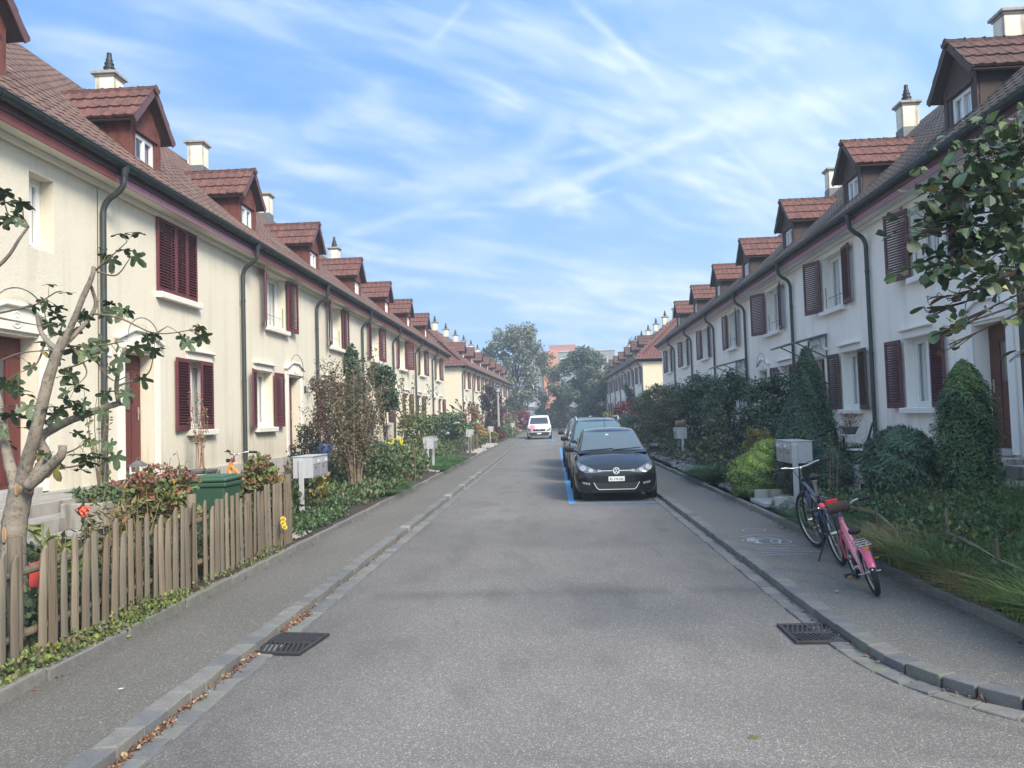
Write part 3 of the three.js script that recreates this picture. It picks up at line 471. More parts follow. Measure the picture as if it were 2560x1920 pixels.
  for (const q of [-1, 1]) for (let i = 0; i < rows; i++) {
    const cnt = [10, 8, 6][i];
    for (let j = 0; j < cnt; j++) {
      const fn = (b) => {
        const z = V(q * Math.cos(phi), -Math.sin(phi), 0), y = V(q * Math.sin(phi), Math.cos(phi), 0), x = y.clone().cross(z), m = new THREE.Matrix4().makeBasis(x, y, z);
        const start = V(0, RY, 0).addScaledVector(z, i * ex - 0.02).addScaledVector(y, -0.004), zz = F1 + 0.01 - (q < 0 ? j + 1 : j) * tw + (hash2(i * 7 + j, q + 3) - 0.5) * 0.006; start.z = zz;
        m.setPosition(start); m.multiply(new THREE.Matrix4().makeRotationX(-0.085 + (hash2(j * 5 + i, 9 + q) - 0.5) * 0.02));
        b.add(dormTile, m);
      };
      if (near) mesh('roof_tile', baked(s, ['dt', q, i, j].join(), fn), mats[(hash2(j * 3 + i * 11 + Math.round(a * 10), q * 5 + 20) * 4) | 0], g);
      else fn(rest);
    }
  }
  if (!near) stuffPart(mesh('roof_tiles', baked(s, 'dtall', (b) => { b.parts = rest.parts; }), mats[0], g));
  const ridgeFn = (j) => (b) => { const gg = new THREE.CylinderGeometry(0.095, 0.085, 0.40, 10, 1, true, -Math.PI / 2 - 0.25, Math.PI + 0.5); gg.rotateX(Math.PI / 2); b.add(gg, MX(0, RY - 0.055, F1 - 0.15 - j * 0.34, -0.03, 0, 0)); b.add(new THREE.CircleGeometry(0.09, 12), MX(0, RY - 0.055, F1 + 0.03 - j * 0.34)); };
  for (let j = 0; j < 6; j++) { if (near) mesh('ridge_tile', baked(s, 'dg' + j, ridgeFn(j)), mats[(j * 7 + 3) % 4], g); }
  if (!near) mesh('ridge', baked(s, 'dgall', (b) => { for (let j = 0; j < 6; j++) ridgeFn(j)(b); }), mats[1], g);
  mesh('flashing', baked(s, 'dfl', (b) => { for (const q of [-1, 1]) b.add(new THREE.BoxGeometry(0.03, 0.07, 2.3), MX(q * (HW + 0.04), EAVE + (0.38 + 1.15) * 0.9 + 0.0, -1.15, TH)); }), M.lead, g);
}
const dormTile = tileBase(0.21, 0.41, true, 0.05);

function chimney(h, s, a, dy, pot) {
  const g = sub('chimney', h); g.position.copy(hp(s, a, dy, -3.6));
  mesh('shaft', baked(s, 'chs', (b) => rb(b, -0.22, 0.22, 8.6, 10.34, -0.23, 0.23, 0.01)), M.chimney, g);
  mesh('cap', baked(s, 'chc', (b) => { rb(b, -0.30, 0.30, 10.342, 10.415, -0.31, 0.31, 0.012); rb(b, -0.25, 0.25, 10.29, 10.34, -0.26, 0.26, 0.01); }), M.concrete, g);
  mesh('flashing', baked(s, 'chf', (b) => rb(b, -0.242, 0.242, 8.6, 9.66, -0.252, 0.252, 0.01)), M.lead, g);
  if (pot) mesh('flue_pot', baked(s, 'chp', (b) => { b.rbox(0.34, 0.03, 0.34, 0, 10.43, 0, 0.008); b.add(new THREE.LatheGeometry([[0.001, 0], [0.15, 0], [0.15, 0.04], [0.11, 0.09], [0.135, 0.12], [0.135, 0.15], [0.09, 0.20], [0.11, 0.23], [0.11, 0.26], [0.07, 0.31], [0.085, 0.34], [0.06, 0.40], [0.055, 0.52], [0.001, 0.52]].map(([x, y]) => new THREE.Vector2(x, y)), 14), MX(0, 10.445, 0)); }), M.darkMetal, g);
}
function doorUnit(h, s, a, o) {
  const t = s < 0 ? M.trimL : M.trimR, g = sub('door', h); g.position.copy(hp(s, a, 0, 0));
  mesh('leaf', baked(s, 'dl', (b) => { const z = -0.24; bx(b, -0.47, 0.47, 0.99, 3.0, z - 0.05, z); for (let i = 0; i < 3; i++) { rb(b, -0.45 + i * 0.31, -0.45 + i * 0.31 + 0.28, 1.06, i === 1 ? 2.02 : 2.72, z, z + 0.016, 0.006); } rb(b, -0.45, 0.45, 2.76, 2.96, z, z + 0.016, 0.006); }), o.leaf || M.door, g);
  mesh('pane', baked(s, 'dpn', (b) => rb(b, -0.12, 0.12, 2.06, 2.70, -0.245, -0.225, 0.004)), phys({ color: C(0.10, 0.11, 0.11), roughness: 0.08 }), g);
  mesh('handle', baked(s, 'dh', (b) => { b.rbox(0.04, 0.22, 0.012, 0.36, 2.0, -0.216, 0.005); b.bar(V(0.36, 2.03, -0.21), V(0.36, 2.03, -0.16), 0.010); b.bar(V(0.37, 2.03, -0.165), V(0.24, 2.03, -0.165), 0.010); }), M.steel, g);
  mesh('threshold', baked(s, 'dth', (b) => rb(b, -0.49, 0.49, 0.90, 0.988, -0.30, 0.06, 0.01)), M.slab, g);
  mesh('surround', baked(s, 'dsur', (b) => {
    rb(b, -0.66, -0.475, 0.92, 3.06, 0.002, 0.035, 0.008); rb(b, 0.475, 0.66, 0.92, 3.06, 0.002, 0.035, 0.008);
    const sh = new THREE.Shape([[-0.66, 3.062], [0.66, 3.062], [0.66, 3.20], [0.24, 3.36], [-0.24, 3.36], [-0.66, 3.20]].map(([x, y]) => new THREE.Vector2(x, y)));
    b.add(new THREE.ExtrudeGeometry(sh, { depth: 0.033, bevelEnabled: true, bevelSize: 0.006, bevelThickness: 0.006, bevelSegments: 1 }), MX(0, 0, 0.006));
    for (const [x0, y0, x1, y1] of [[-0.72, 3.215, -0.24, 3.395], [-0.24, 3.395, 0.24, 3.395], [0.24, 3.395, 0.72, 3.215]]) b.add(new RoundedBoxGeometry(Math.hypot(x1 - x0, y1 - y0) + 0.03, 0.06, 0.10, 2, 0.02), MX((x0 + x1) / 2, (y0 + y1) / 2, 0.05, 0, 0, Math.atan2(y1 - y0, x1 - x0)));
  }), t, g);
  mesh('rosette', baked(s, 'dros', (b) => { b.add(new THREE.TorusGeometry(0.10, 0.014, 8, 22), MX(0, 3.20, 0.045)); b.cyl(0.085, 0.085, 0.012, 0, 3.20, 0.047, 18, Math.PI / 2); for (let i = 0; i < 6; i++) b.ball(0.022, 0.045 * Math.cos(i * 1.05), 3.20 + 0.045 * Math.sin(i * 1.05), 0.055, 1.4, 1, 0.6, 7); b.ball(0.02, 0, 3.20, 0.058, 1, 1, 0.7, 7); }), t, g);
  if (o.arch !== 0) mesh('wire_arch', baked(s, 'darc', (b) => { const pts = []; for (let i = 0; i <= 12; i++) { const q = Math.PI * i / 12; pts.push(V(0.50 * Math.cos(q), 3.25 + 0.36 * Math.sin(q), 0.10)); } b.tube(pts, 0.009, 30, 5); for (const q of [-1, 1]) b.bar(V(q * 0.5, 3.25, 0.10), V(q * 0.5, 3.25, 0.0), 0.008); }), M.lead, g);
  if (o.steps !== 0) { const st = [[0.895, 0.066, 1.05, 1.5], [0.72, 1.06, 1.36, 1.4], [0.54, 1.37, 1.67, 1.4], [0.38, 1.68, 1.98, 1.4]]; st.forEach(([y, o0, o1, w], i) => mesh('step', baked(s, 'stp' + i, (b) => rb(b, -w / 2, w / 2, -0.1, y, o0, o1, 0.012)), M.concrete, g)); }
}
function lampUnit(h, s, a, y, lit) {
  const g = sub('wall_lamp', h); g.position.copy(hp(s, a, y, 0));
  mesh('bracket', baked(s, 'lb', (b) => { b.rbox(0.10, 0.20, 0.02, 0, -0.08, 0.012, 0.006); b.tube([V(0, -0.12, 0.02), V(0, -0.17, 0.10), V(0, -0.13, 0.20), V(0, -0.05, 0.22)], 0.011, 14, 6); }), M.darkMetal, g);
  mesh('lantern', baked(s, 'll', (b) => { for (let i = 0; i < 6; i++) { const q = i * Math.PI / 3; b.bar(V(0.05 * Math.cos(q), -0.05, 0.22 + 0.05 * Math.sin(q)), V(0.085 * Math.cos(q), 0.15, 0.22 + 0.085 * Math.sin(q)), 0.006, 5); } b.cyl(0.11, 0.02, 0.09, 0, 0.195, 0.22, 6); b.ball(0.018, 0, 0.26, 0.22); b.cyl(0.055, 0.055, 0.02, 0, -0.055, 0.22, 6); }), M.darkMetal, g);
  mesh('lamp_glass', baked(s, 'lg', (b) => b.cyl(0.045, 0.075, 0.18, 0, 0.05, 0.22, 6)), M.canopyGlass, g);
}
// o: door 'near' or 'far', win (lower window centre), up (upper window centre) measured from the near party wall
function house(s, d0, w, o) {
  const h = thing('row_house', o.label, 'house', W(s * 7 + (o.dx || 0), 0, d0), o.group); if (o.yaw) h.rotation.y = o.yaw;
  const dy = s > 0 ? 0.13 : 0, near = !!o.near, far = !!o.far, wallM = s < 0 ? M.creamWall : M.greyWall, t = s < 0 ? M.trimL : M.trimR, sm = o.shutter || (s < 0 ? M.shutterL : M.shutterR);
  const lw = o.lw ?? 1.10, lh = 1.36, ly = 1.68, uw = o.uw ?? 1.40, uh = 1.36, uy = 4.17, dA = o.doorA;
  const holes = [[o.win - lw / 2, o.win + lw / 2, ly, ly + lh], [o.up - uw / 2, o.up + uw / 2, uy, uy + uh]]; if (dA) holes.push([dA - 0.475, dA + 0.475, 0.90, 3.01]); if (o.slit) holes.push([o.slit - 0.26, o.slit + 0.26, 4.24, 5.28]);
  mesh('wall', baked(s, ['wall', w, ...holes.flat().map((x) => x.toFixed(2))].join(), (b) => {
    const sh = new THREE.Shape([[0, 0.0], [w, 0.0], [w, EAVE - 0.1], [0, EAVE - 0.1]].map(([x, y]) => new THREE.Vector2(x, y)));
    for (const [a0, a1, y0, y1] of holes) sh.holes.push(new THREE.Path([[a0, y0], [a0, y1], [a1, y1], [a1, y0]].map(([x, y]) => new THREE.Vector2(x, y))));
    b.add(new THREE.ExtrudeGeometry(sh, { depth: 0.36, bevelEnabled: false }), MX(0, 0, -0.36));
  }), wallM, h);
  mesh('rear_wall', baked(s, 'rear' + w, (b) => bx(b, 0, w, 0, EAVE - 0.1, -8.5, -8.2)), wallM, h);
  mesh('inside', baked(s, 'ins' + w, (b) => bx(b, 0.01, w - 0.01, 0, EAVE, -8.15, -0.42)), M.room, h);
  if (o.end) mesh('gable_wall', baked(s, 'gab' + o.end, (b) => { bx(b, o.end < 0 ? -0.02 : w - 0.1, o.end < 0 ? 0.1 : w + 0.02, 0, EAVE - 0.1, -8.5, -0.003); }), o.end < 0 ? M.gableWall : wallM, h);
  mesh('plinth', baked(s, 'pl' + w + (dA || 0), (b) => { if (dA) { bx(b, 0, dA - 0.66, 0, 0.905, 0.001, 0.03); bx(b, dA + 0.66, w, 0, 0.905, 0.001, 0.03); } else bx(b, 0, w, 0, 0.905, 0.001, 0.03); }), M.plinth, h);
  // eaves (raised a little on the right-hand row)
  const e = sub('eaves', h); e.position.y = dy;
  mesh('soffit', baked(s, 'sof' + w, (b) => { bx(b, 0, w, EAVE - 0.27, EAVE - 0.23, 0.0, 0.29); rb(b, 0, w, EAVE - 0.36, EAVE - 0.272, 0.001, 0.075, 0.02); }), s < 0 ? M.soffit : M.trimR, e);
  mesh('fascia', baked(s, 'fas' + w, (b) => bx(b, 0, w, EAVE - 0.285, EAVE - 0.165, 0.292, 0.315)), o.fascia || (s < 0 ? M.fasciaRed : M.fasciaLilac), e);
  mesh('fascia_strip', baked(s, 'fas2' + w, (b) => bx(b, 0, w, EAVE - 0.16, EAVE - 0.06, 0.29, 0.335)), M.fasciaDark, e);
  mesh('gutter', baked(s, 'gut' + w, (b) => { const sh = new THREE.Shape(); sh.absarc(0, 0, 0.083, Math.PI, Math.PI * 2, false); sh.absarc(0, 0, 0.073, Math.PI * 2, Math.PI, true); b.add(new THREE.ExtrudeGeometry(sh, { depth: w, bevelEnabled: false, curveSegments: 10 }), new THREE.Matrix4().makeBasis(V(0, 0, -1), V(0, 1, 0), V(1, 0, 0)).setPosition(0, EAVE - 0.005, 0.415)); b.bar(V(0, EAVE, 0.498), V(w, EAVE, 0.498), 0.011, 6); if (!far) for (let i = 0.4; i < w; i += 0.78) b.add(new THREE.TorusGeometry(0.086, 0.007, 4, 10, Math.PI), MX(i, EAVE - 0.005, 0.415, 0, Math.PI / 2, Math.PI)); }), M.copper, e);
  const dp = mesh('downpipe', baked(s, 'dpipe' + (far ? 'f' : ''), (b) => { b.cyl(0.05, 0.085, 0.16, 0.04, EAVE - 0.13, 0.415, 12); b.tube([V(0.04, EAVE - 0.2, 0.415), V(0.04, EAVE - 0.34, 0.40), V(0.04, EAVE - 0.46, 0.30), V(0.04, EAVE - 0.56, 0.16), V(0.04, EAVE - 0.70, 0.085), V(0.04, EAVE - 0.95, 0.075)], 0.046, far ? 12 : 26, far ? 7 : 10); b.cyl(0.045, 0.045, EAVE - 0.94 - 0.62, 0.04, (EAVE - 0.94 + 0.62) / 2, 0.075, far ? 8 : 12); b.cyl(0.058, 0.058, 0.62, 0.04, 0.31, 0.075, 10); }), M.pipe, e);
  if (!far) for (const y of [4.55, 2.75, 1.1]) { const k = mesh('bracket', baked(s, 'brk', (b) => { b.cyl(0.053, 0.053, 0.035, 0.04, 0, 0.075, 12); b.bar(V(-0.06, 0, 0.06), V(0.14, 0, 0.06), 0.010, 5); }), M.pipe, dp); k.position.y = y; }
  // roof
  const rf = sub('roof', h); rf.position.y = dy;
  mesh('roof_deck', baked(s, 'roof' + w + (o.hip ? 'h' : ''), (b) => {
    const sh = new THREE.Shape([[0.36, EAVE - 0.06], [RIDGE, EAVE + (0.36 - RIDGE) * 0.9 - 0.06], [-8.9, EAVE - 0.06]].map(([x, y]) => new THREE.Vector2(x, y)));
    if (!o.hip) b.add(new THREE.ExtrudeGeometry(sh, { depth: w, bevelEnabled: false }), new THREE.Matrix4().makeBasis(V(0, 0, 1), V(0, 1, 0), V(1, 0, 0)));
    else { const R = EAVE + (0.36 - RIDGE) * 0.9 - 0.06, E0 = EAVE - 0.06, p = [V(-0.4, E0, 0.36), V(w, E0, 0.36), V(w, R, RIDGE), V(4.2, R, RIDGE), V(-0.4, E0, -8.9), V(w, E0, -8.9)], f = [[0, 1, 2], [0, 2, 3], [0, 3, 4], [4, 3, 2], [4, 2, 5], [0, 4, 5], [0, 5, 1]], pos = []; for (const q of f) for (const i of q) pos.push(p[i].x, p[i].y, p[i].z); const g = new THREE.BufferGeometry(); g.setAttribute('position', new THREE.Float32BufferAttribute(pos, 3)); g.computeVertexNormals(); b.add(g); }
  }), M.dormerTileDull[3], rf);
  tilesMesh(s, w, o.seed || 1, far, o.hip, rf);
  if (o.hip) stuffPart(mesh('hip_tiles', baked(s, 'hipt', (b) => { const r = rng(66), it = []; for (let i = 0; i < 17; i++) { const t = i * 0.335, in0 = t * Math.cos(TH); for (let z = -8.9 + in0; z < 0.36 - in0; z += 0.232) it.push([new THREE.Matrix4().makeRotationY(-Math.PI / 2).premultiply(new THREE.Matrix4()).setPosition(-0.45 + (t + 0.36) * Math.cos(TH), EAVE - 0.03 + (t + 0.36) * Math.sin(TH), z + 0.23).multiply(new THREE.Matrix4().makeRotationX(TH - 0.045)), vary(C(0.33, 0.13, 0.085), r, 0.2)]); } const g = scatter(tileGeoFar, it); b.parts.push([g, C(1, 1, 1)]); }), M.dormerTile[0], rf));
  mesh('ridge', baked(s, 'rdg' + w + (o.hip ? 'h' : ''), (b) => { const n = Math.floor(w / 0.36); for (let i = o.hip ? 11 : 0; i < n; i++) { const g = new THREE.CylinderGeometry(0.105, 0.095, 0.40, 8, 1, true, -Math.PI / 2 - 0.3, Math.PI + 0.6); g.rotateX(Math.PI / 2); g.rotateY(Math.PI / 2); b.add(g, MX((i + 0.5) * w / n, EAVE + (0.36 - RIDGE) * 0.9 - 0.02, RIDGE)); } }), M.dormerTileDull[1], rf);
  dormer(h, s, o.dorm, dy, near, o.dw ?? 1, { dull: o.dull });
  if (o.chim !== 0) chimney(h, s, o.chim ?? 2.1, dy, o.pot);
  // openings
  windowUnit(h, s, o.up, uy, uw, uh, { curtain: o.uc ?? 1 }); windowUnit(h, s, o.win, ly, lw, lh, { curtain: o.lc ?? 1 });
  if (o.slit) windowUnit(h, s, o.slit, 4.24, 0.52, 1.04, { sill: 0, curtain: 1 });
  mesh('lintel', baked(s, 'lin' + lw, (b) => { rb(b, -lw / 2 - 0.04, lw / 2 + 0.04, ly + lh + 0.01, ly + lh + 0.15, 0.001, 0.02, 0.006); rb(b, -lw / 2 - 0.10, lw / 2 + 0.10, ly + lh + 0.152, ly + lh + 0.205, 0.001, 0.09, 0.02); }), t, h).position.copy(hp(s, o.win, 0, 0));
  const us = o.us || [0.10, 0.14], ls = o.ls || [0.08, 0.10];
  if (o.upClosed) { const w3 = uw + 0.12, x0 = o.up - w3 / 2; [[0, 0.66], [0.67, 0.42], [1.10, 0.42]].forEach(([x, ww]) => { const f = shutter(h, s, x0 + x, uy - 0.02, ww, uh + 0.02, 1, 0, sm, far); f.position.copy(hp(s, x0 + x, uy - 0.02, 0.012)); }); }
  else { if (us[0] !== null) shutter(h, s, o.up - uw / 2 - 0.01, uy, 0.64, uh, -1, us[0], sm, far); if (us[1] !== null) shutter(h, s, o.up + uw / 2 + 0.01, uy, 0.64, uh, 1, us[1], sm, far); }
  if (ls[0] !== null) shutter(h, s, o.win - lw / 2 - 0.01, ly, 0.57, lh, -1, ls[0], o.lshutter || sm, far); if (ls[1] !== null) shutter(h, s, o.win + lw / 2 + 0.01, ly, 0.57, lh, 1, ls[1], o.lshutter || sm, far);
  if (near && !o.upClosed) mesh('window_bar', baked(s, 'wbar' + uw, (b) => { b.bar(V(-uw / 2, 0.35, -0.12), V(uw / 2, 0.35, -0.12), 0.008, 5); b.bar(V(uw / 2 - 0.02, 0.10, -0.05), V(uw / 2 - 0.02, 0.62, -0.05), 0.008, 5); }), M.lead, h).position.copy(hp(s, o.up, uy, 0));
  if (dA) doorUnit(h, s, dA, o);
  if (o.lamp) lampUnit(h, s, o.lamp, 2.78);
  if (o.number) { const g = new GB(); g.rbox(0.02, 0.11, 0.20, 0, 0, 0, 0.004); const m = mesh('number_plate', g.geo(), M.white, h); m.position.copy(hp(s, o.number, 2.95, 0.012)); }
  return h;
}
const shutL = 'left terrace of cream houses with maroon shutters', shutR = 'right terrace of pale grey houses with dark shutters';
const HL = 5.44;
// left terrace (near party walls at 6.1, 11.5, 16.9 ... m)
house(-1, 6.08, HL, { label: 'cream house at the left edge with a narrow upper window, behind the fig tree', group: shutL, near: 1, win: 1.45, up: 1.6, doorA: 3.55, dorm: 3.4, slit: 4.12, dw: 0, steps: 0, seed: 1, chim: 2.0 });
house(-1, 11.50, HL, { label: 'cream house with the closed maroon upper shutters above the door lantern', group: shutL, near: 1, win: 3.42, up: 2.55, uw: 1.46, upClosed: 1, doorA: 1.17, dorm: 2.15, dw: 2, pot: 1, ls: [0.06, 3.1], lw: 1.0, lc: 2, steps: 0, seed: 2, fascia: M.fasciaLilac, number: 0.25, chim: 1.0 });
house(-1, 16.92, HL, { label: 'cream house with black lantern by its door, next beyond the closed shutters', group: shutL, near: 1, win: 1.38, up: 2.25, doorA: 3.55, dorm: 1.47, pot: 1, lamp: 4.45, lc: 1, us: [0.35, 0.1], ls: [0.25, 0.05], seed: 3, number: 2.85, chim: 1.05 });
house(-1, 22.36, HL, { label: 'cream house with greyish open shutters and a green ivy column on its wall', group: shutL, near: 1, win: 1.25, up: 2.15, doorA: 3.6, dorm: 1.26, us: [0.4, 0.05], seed: 2, chim: 0.3 });
house(-1, 27.80, HL, { label: 'cream house half hidden behind the bushy green climber', group: shutL, win: 3.9, up: 2.25, doorA: 1.2, dorm: 1.2, pot: 0, far: 1, seed: 5, chim: 0.3 });
house(-1, 33.24, HL, { label: 'cream house with a bare branchy tree before its windows', group: shutL, win: 3.2, up: 2.25, doorA: 1.1, dorm: 1.0, chim: 4.1, us: [0.1, 0.45], lc: 0, far: 1, seed: 5, pot: 1 });
house(-1, 38.68, HL, { label: 'cream house second from the far end of the near left terrace', group: shutL, win: 1.35, up: 2.25, doorA: 3.5, dorm: 0.75, pot: 1, far: 1, seed: 6, chim: 0 });
house(-1, 44.12, HL, { label: 'cream end house of the near left terrace, before the gap', group: shutL, win: 3.5, up: 2.4, doorA: 1.0, dorm: 0.75, pot: 1, far: 1, end: 1, seed: 6, chim: 0 });
// right terrace
const HR = 5.40;
house(1, 0.85, HR, { label: 'grey-white house just outside the right edge of the view', group: shutR, win: 1.4, up: 2.2, doorA: 3.6, dorm: 3.0, far: 1, seed: 11 });
house(1, 6.25, HR, { label: 'grey-white house at the right edge behind the leafy tree', group: shutR, win: 1.4, up: 2.2, doorA: 3.6, dorm: 3.2, near: 1, seed: 11 });
house(1, 11.65, HR, { label: 'pale grey house with brown wooden front door beside the columnar thuja', group: shutR, near: 1, win: 3.49, up: 2.75, doorA: 1.02, leaf: M.doorBrown, dorm: 2.18, dull: 1, chim: 0, ls: [0.06, 0.1], us: [0.05, 0.3], seed: 11, dw: 1, steps: 0, fascia: M.fasciaLilac });
house(1, 17.05, HR, { label: 'pale grey house with bistro table under its window and a glass door canopy', group: shutR, near: 1, win: 1.44, up: 2.28, doorA: 3.55, leaf: M.doorBrown, dorm: 1.76, chim: 0.65, pot: 0, us: [0.12, 0.35], ls: [0.1, 0.1], lshutter: M.shutterBrown, seed: 12, dw: 1 });
house(1, 22.45, HR, { label: 'pale grey house with little gabled door hood behind the dark cone conifer', group: shutR, near: 1, win: 1.15, up: 2.1, doorA: 3.45, dorm: 1.45, chim: 0.3, us: [0.2, 0.5], seed: 11, pot: 1 });
house(1, 27.85, HR, { label: 'pale grey house with the second glass canopy above tall shrubs', group: shutR, near: 1, win: 3.5, up: 2.2, doorA: 1.1, leaf: M.doorBrown, dorm: 1.25, chim: 0.9, pot: 0, lc: 0, uc: 0, us: [0.25, 0.05], seed: 12 });
house(1, 33.25, HR, { label: 'pale grey house whose ground floor hides behind the long hedge', group: shutR, win: 3.5, up: 2.15, doorA: 1.1, dorm: 0.75, chim: 0, far: 1, seed: 13 });
house(1, 38.65, HR, { label: 'pale grey house second from the far end of the near right terrace', group: shutR, win: 1.4, up: 2.2, doorA: 3.6, dorm: 0.75, pot: 1, chim: 0, far: 1, seed: 13 });
house(1, 44.05, HR, { label: 'pale grey end house of the near right terrace, before the gap', group: shutR, win: 3.5, up: 2.3, doorA: 1.1, dorm: 0.75, pot: 1, far: 1, end: 1, seed: 13, slit: 0.55, chim: 0 });
// far terraces beyond the cross path
for (const s of [-1, 1]) for (let i = 0; i < 7; i++) {
  const d = (s < 0 ? 58.8 : 60.2) + i * HL * 0.999, yaw = s < 0 ? -0.040 : 0.018, dx = (s < 0 ? 0.04 : -0.018) * i * HL;
  const ord = ['first', 'second', 'third', 'fourth', 'fifth', 'sixth', 'seventh'][i];
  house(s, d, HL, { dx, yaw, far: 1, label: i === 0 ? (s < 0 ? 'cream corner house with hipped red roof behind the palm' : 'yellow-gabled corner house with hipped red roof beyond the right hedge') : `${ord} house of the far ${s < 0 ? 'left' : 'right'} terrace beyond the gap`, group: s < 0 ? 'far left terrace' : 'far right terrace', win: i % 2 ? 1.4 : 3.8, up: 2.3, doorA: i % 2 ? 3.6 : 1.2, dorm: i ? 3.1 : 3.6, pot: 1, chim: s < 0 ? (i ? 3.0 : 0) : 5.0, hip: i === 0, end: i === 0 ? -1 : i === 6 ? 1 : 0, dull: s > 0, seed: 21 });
}
// two glass canopies over doors on the right
function canopy(d, label) {
  const t = thing('door_canopy', label, 'door canopy', W(7, 0, d));
  const g = new GB(); const x0 = -1.02, y0 = 3.36, y1 = 3.60, hw = 0.72;
  g.bar(V(x0, y0, -hw), V(x0, y0, hw), 0.022).bar(V(-0.03, y1, -hw), V(-0.03, y1, hw), 0.022);
  for (const q of [-1, 1]) { g.bar(V(x0, y0, q * hw), V(-0.03, y1, q * hw), 0.020).bar(V(-0.03, 3.02, q * hw * 0.94), V(-0.78, 3.41, q * hw * 0.94), 0.018).bar(V(-0.03, 2.98, q * hw * 0.94), V(-0.03, 3.56, q * hw * 0.94), 0.018); }
  g.bar(V(x0, y0, 0), V(-0.03, y1, 0), 0.014); g.build('frame', M.lead, t);
  const p = mesh('glass_sheet', new GB().box(1.04, 0.008, hw * 2 + 0.06, 0, 0, 0).geo(), M.canopyGlass, t); p.position.set((x0 - 0.03) / 2, (y0 + y1) / 2 + 0.03, 0); p.rotation.z = Math.atan2(y1 - y0, -0.03 - x0);
}
canopy(20.62, 'steel framed glass canopy over the door behind the cone conifer');
canopy(28.95, 'further glass door canopy rising above the tall hedge');

// ---------------------------------------------------------------- vehicles (local: nose at z = 0 facing +z, tail towards -z)
function loft(sts) {
  const pos = [], idx = [], n = sts[0].p.length, ring = 2 * n - 2;
  for (const { z, p } of sts) { for (const [x, y] of p) pos.push(x, y, z); for (let i = n - 2; i > 0; i--) pos.push(-p[i][0], p[i][1], z); }
  for (let k = 0; k < sts.length - 1; k++) for (let j = 0; j < ring; j++) { const a = k * ring + j, b = k * ring + (j + 1) % ring, c = a + ring, d = b + ring; idx.push(a, c, b, b, c, d); }
  for (const [k, f] of [[0, 1], [sts.length - 1, -1]]) { const p = sts[k].p, c0 = pos.length / 3; let cy = 0; for (const q of p) cy += q[1] / n; pos.push(0, cy, sts[k].z); for (let j = 0; j < ring; j++) { const a = k * ring + j, b = k * ring + (j + 1) % ring; f > 0 ? idx.push(c0, a, b) : idx.push(c0, b, a); } }
  const g = new THREE.BufferGeometry(); g.setAttribute('position', new THREE.Float32BufferAttribute(pos, 3)); g.setIndex(idx); g.computeVertexNormals(); return g;
}
const smoothSts = (rows, fn, sub) => { const out = []; for (let i = 0; i < rows.length - 1; i++) for (let k = 0; k < sub; k++) { const t = k / sub, p0 = rows[Math.max(0, i - 1)], p1 = rows[i], p2 = rows[i + 1], p3 = rows[Math.min(rows.length - 1, i + 2)]; out.push(fn(p1.map((_, c) => { const d1 = (p2[c] - p0[c]) / Math.max(1e-5, Math.abs(p2[0] - p0[0])) * Math.abs(p2[0] - p1[0]), d2 = (p3[c] - p1[c]) / Math.max(1e-5, Math.abs(p3[0] - p1[0])) * Math.abs(p2[0] - p1[0]); if (c === 0) return lerp(p1[0], p2[0], t); const t2 = t * t, t3 = t2 * t; return (2 * t3 - 3 * t2 + 1) * p1[c] + (t3 - 2 * t2 + t) * d1 + (-2 * t3 + 3 * t2) * p2[c] + (t3 - t2) * d2; }))); } out.push(fn(rows[rows.length - 1])); return out; };
function patchGeo(poly, axis, targets, off, levels = 3) {
  let g = new THREE.ShapeGeometry(poly.isShape ? poly : new THREE.Shape(poly.map(([x, y]) => new THREE.Vector2(x, y))), 10).toNonIndexed(), P = Array.from(g.attributes.position.array);
  for (let l = 0; l < levels; l++) { const Q = []; for (let i = 0; i < P.length; i += 9) { const a = P.slice(i, i + 3), b = P.slice(i + 3, i + 6), c = P.slice(i + 6, i + 9), m = (u, v) => [(u[0] + v[0]) / 2, (u[1] + v[1]) / 2, 0], ab = m(a, b), bc = m(b, c), ca = m(c, a); Q.push(...a, ...ab, ...ca, ...ab, ...b, ...bc, ...ca, ...bc, ...c, ...ab, ...bc, ...ca); } P = Q; }
  const rc = new THREE.Raycaster(), out = [], cache = new Map();
  for (let i = 0; i < P.length; i += 3) {
    const u = P[i], v = P[i + 1], key = u.toFixed(5) + ',' + v.toFixed(5);
    if (!cache.has(key)) {
      if (axis === 'z') rc.set(V(u, v, 3), V(0, 0, -1)); else rc.set(V(axis === '-x' ? -4 : 4, v, u), V(axis === '-x' ? 1 : -1, 0, 0));
      const hit = rc.intersectObjects(targets, false)[0]; cache.set(key, hit ? hit.point : null);
    }
    const h = cache.get(key); if (!h) { out.push(axis === 'z' ? u : 0, v, axis === 'z' ? NaN : u); continue; }
    out.push(h.x + (axis === 'z' ? 0 : axis === '-x' ? -off : off), h.y, h.z + (axis === 'z' ? off : 0));
  }
  const keep = []; for (let i = 0; i < out.length; i += 9) { let ok = true; for (let k = 0; k < 9; k++) if (!Number.isFinite(out[i + k])) ok = false; if (axis !== 'z') for (let k = 0; k < 9; k += 3) if (out[i + k] === 0) ok = false; if (ok) for (let k = 0; k < 9; k++) keep.push(out[i + k]); }
  g = new THREE.BufferGeometry(); g.setAttribute('position', new THREE.Float32BufferAttribute(keep, 3));
  g.setIndex([...Array(keep.length / 3).keys()]); g.computeVertexNormals();
  const r = new GB().add(g).geo(); return r;
}
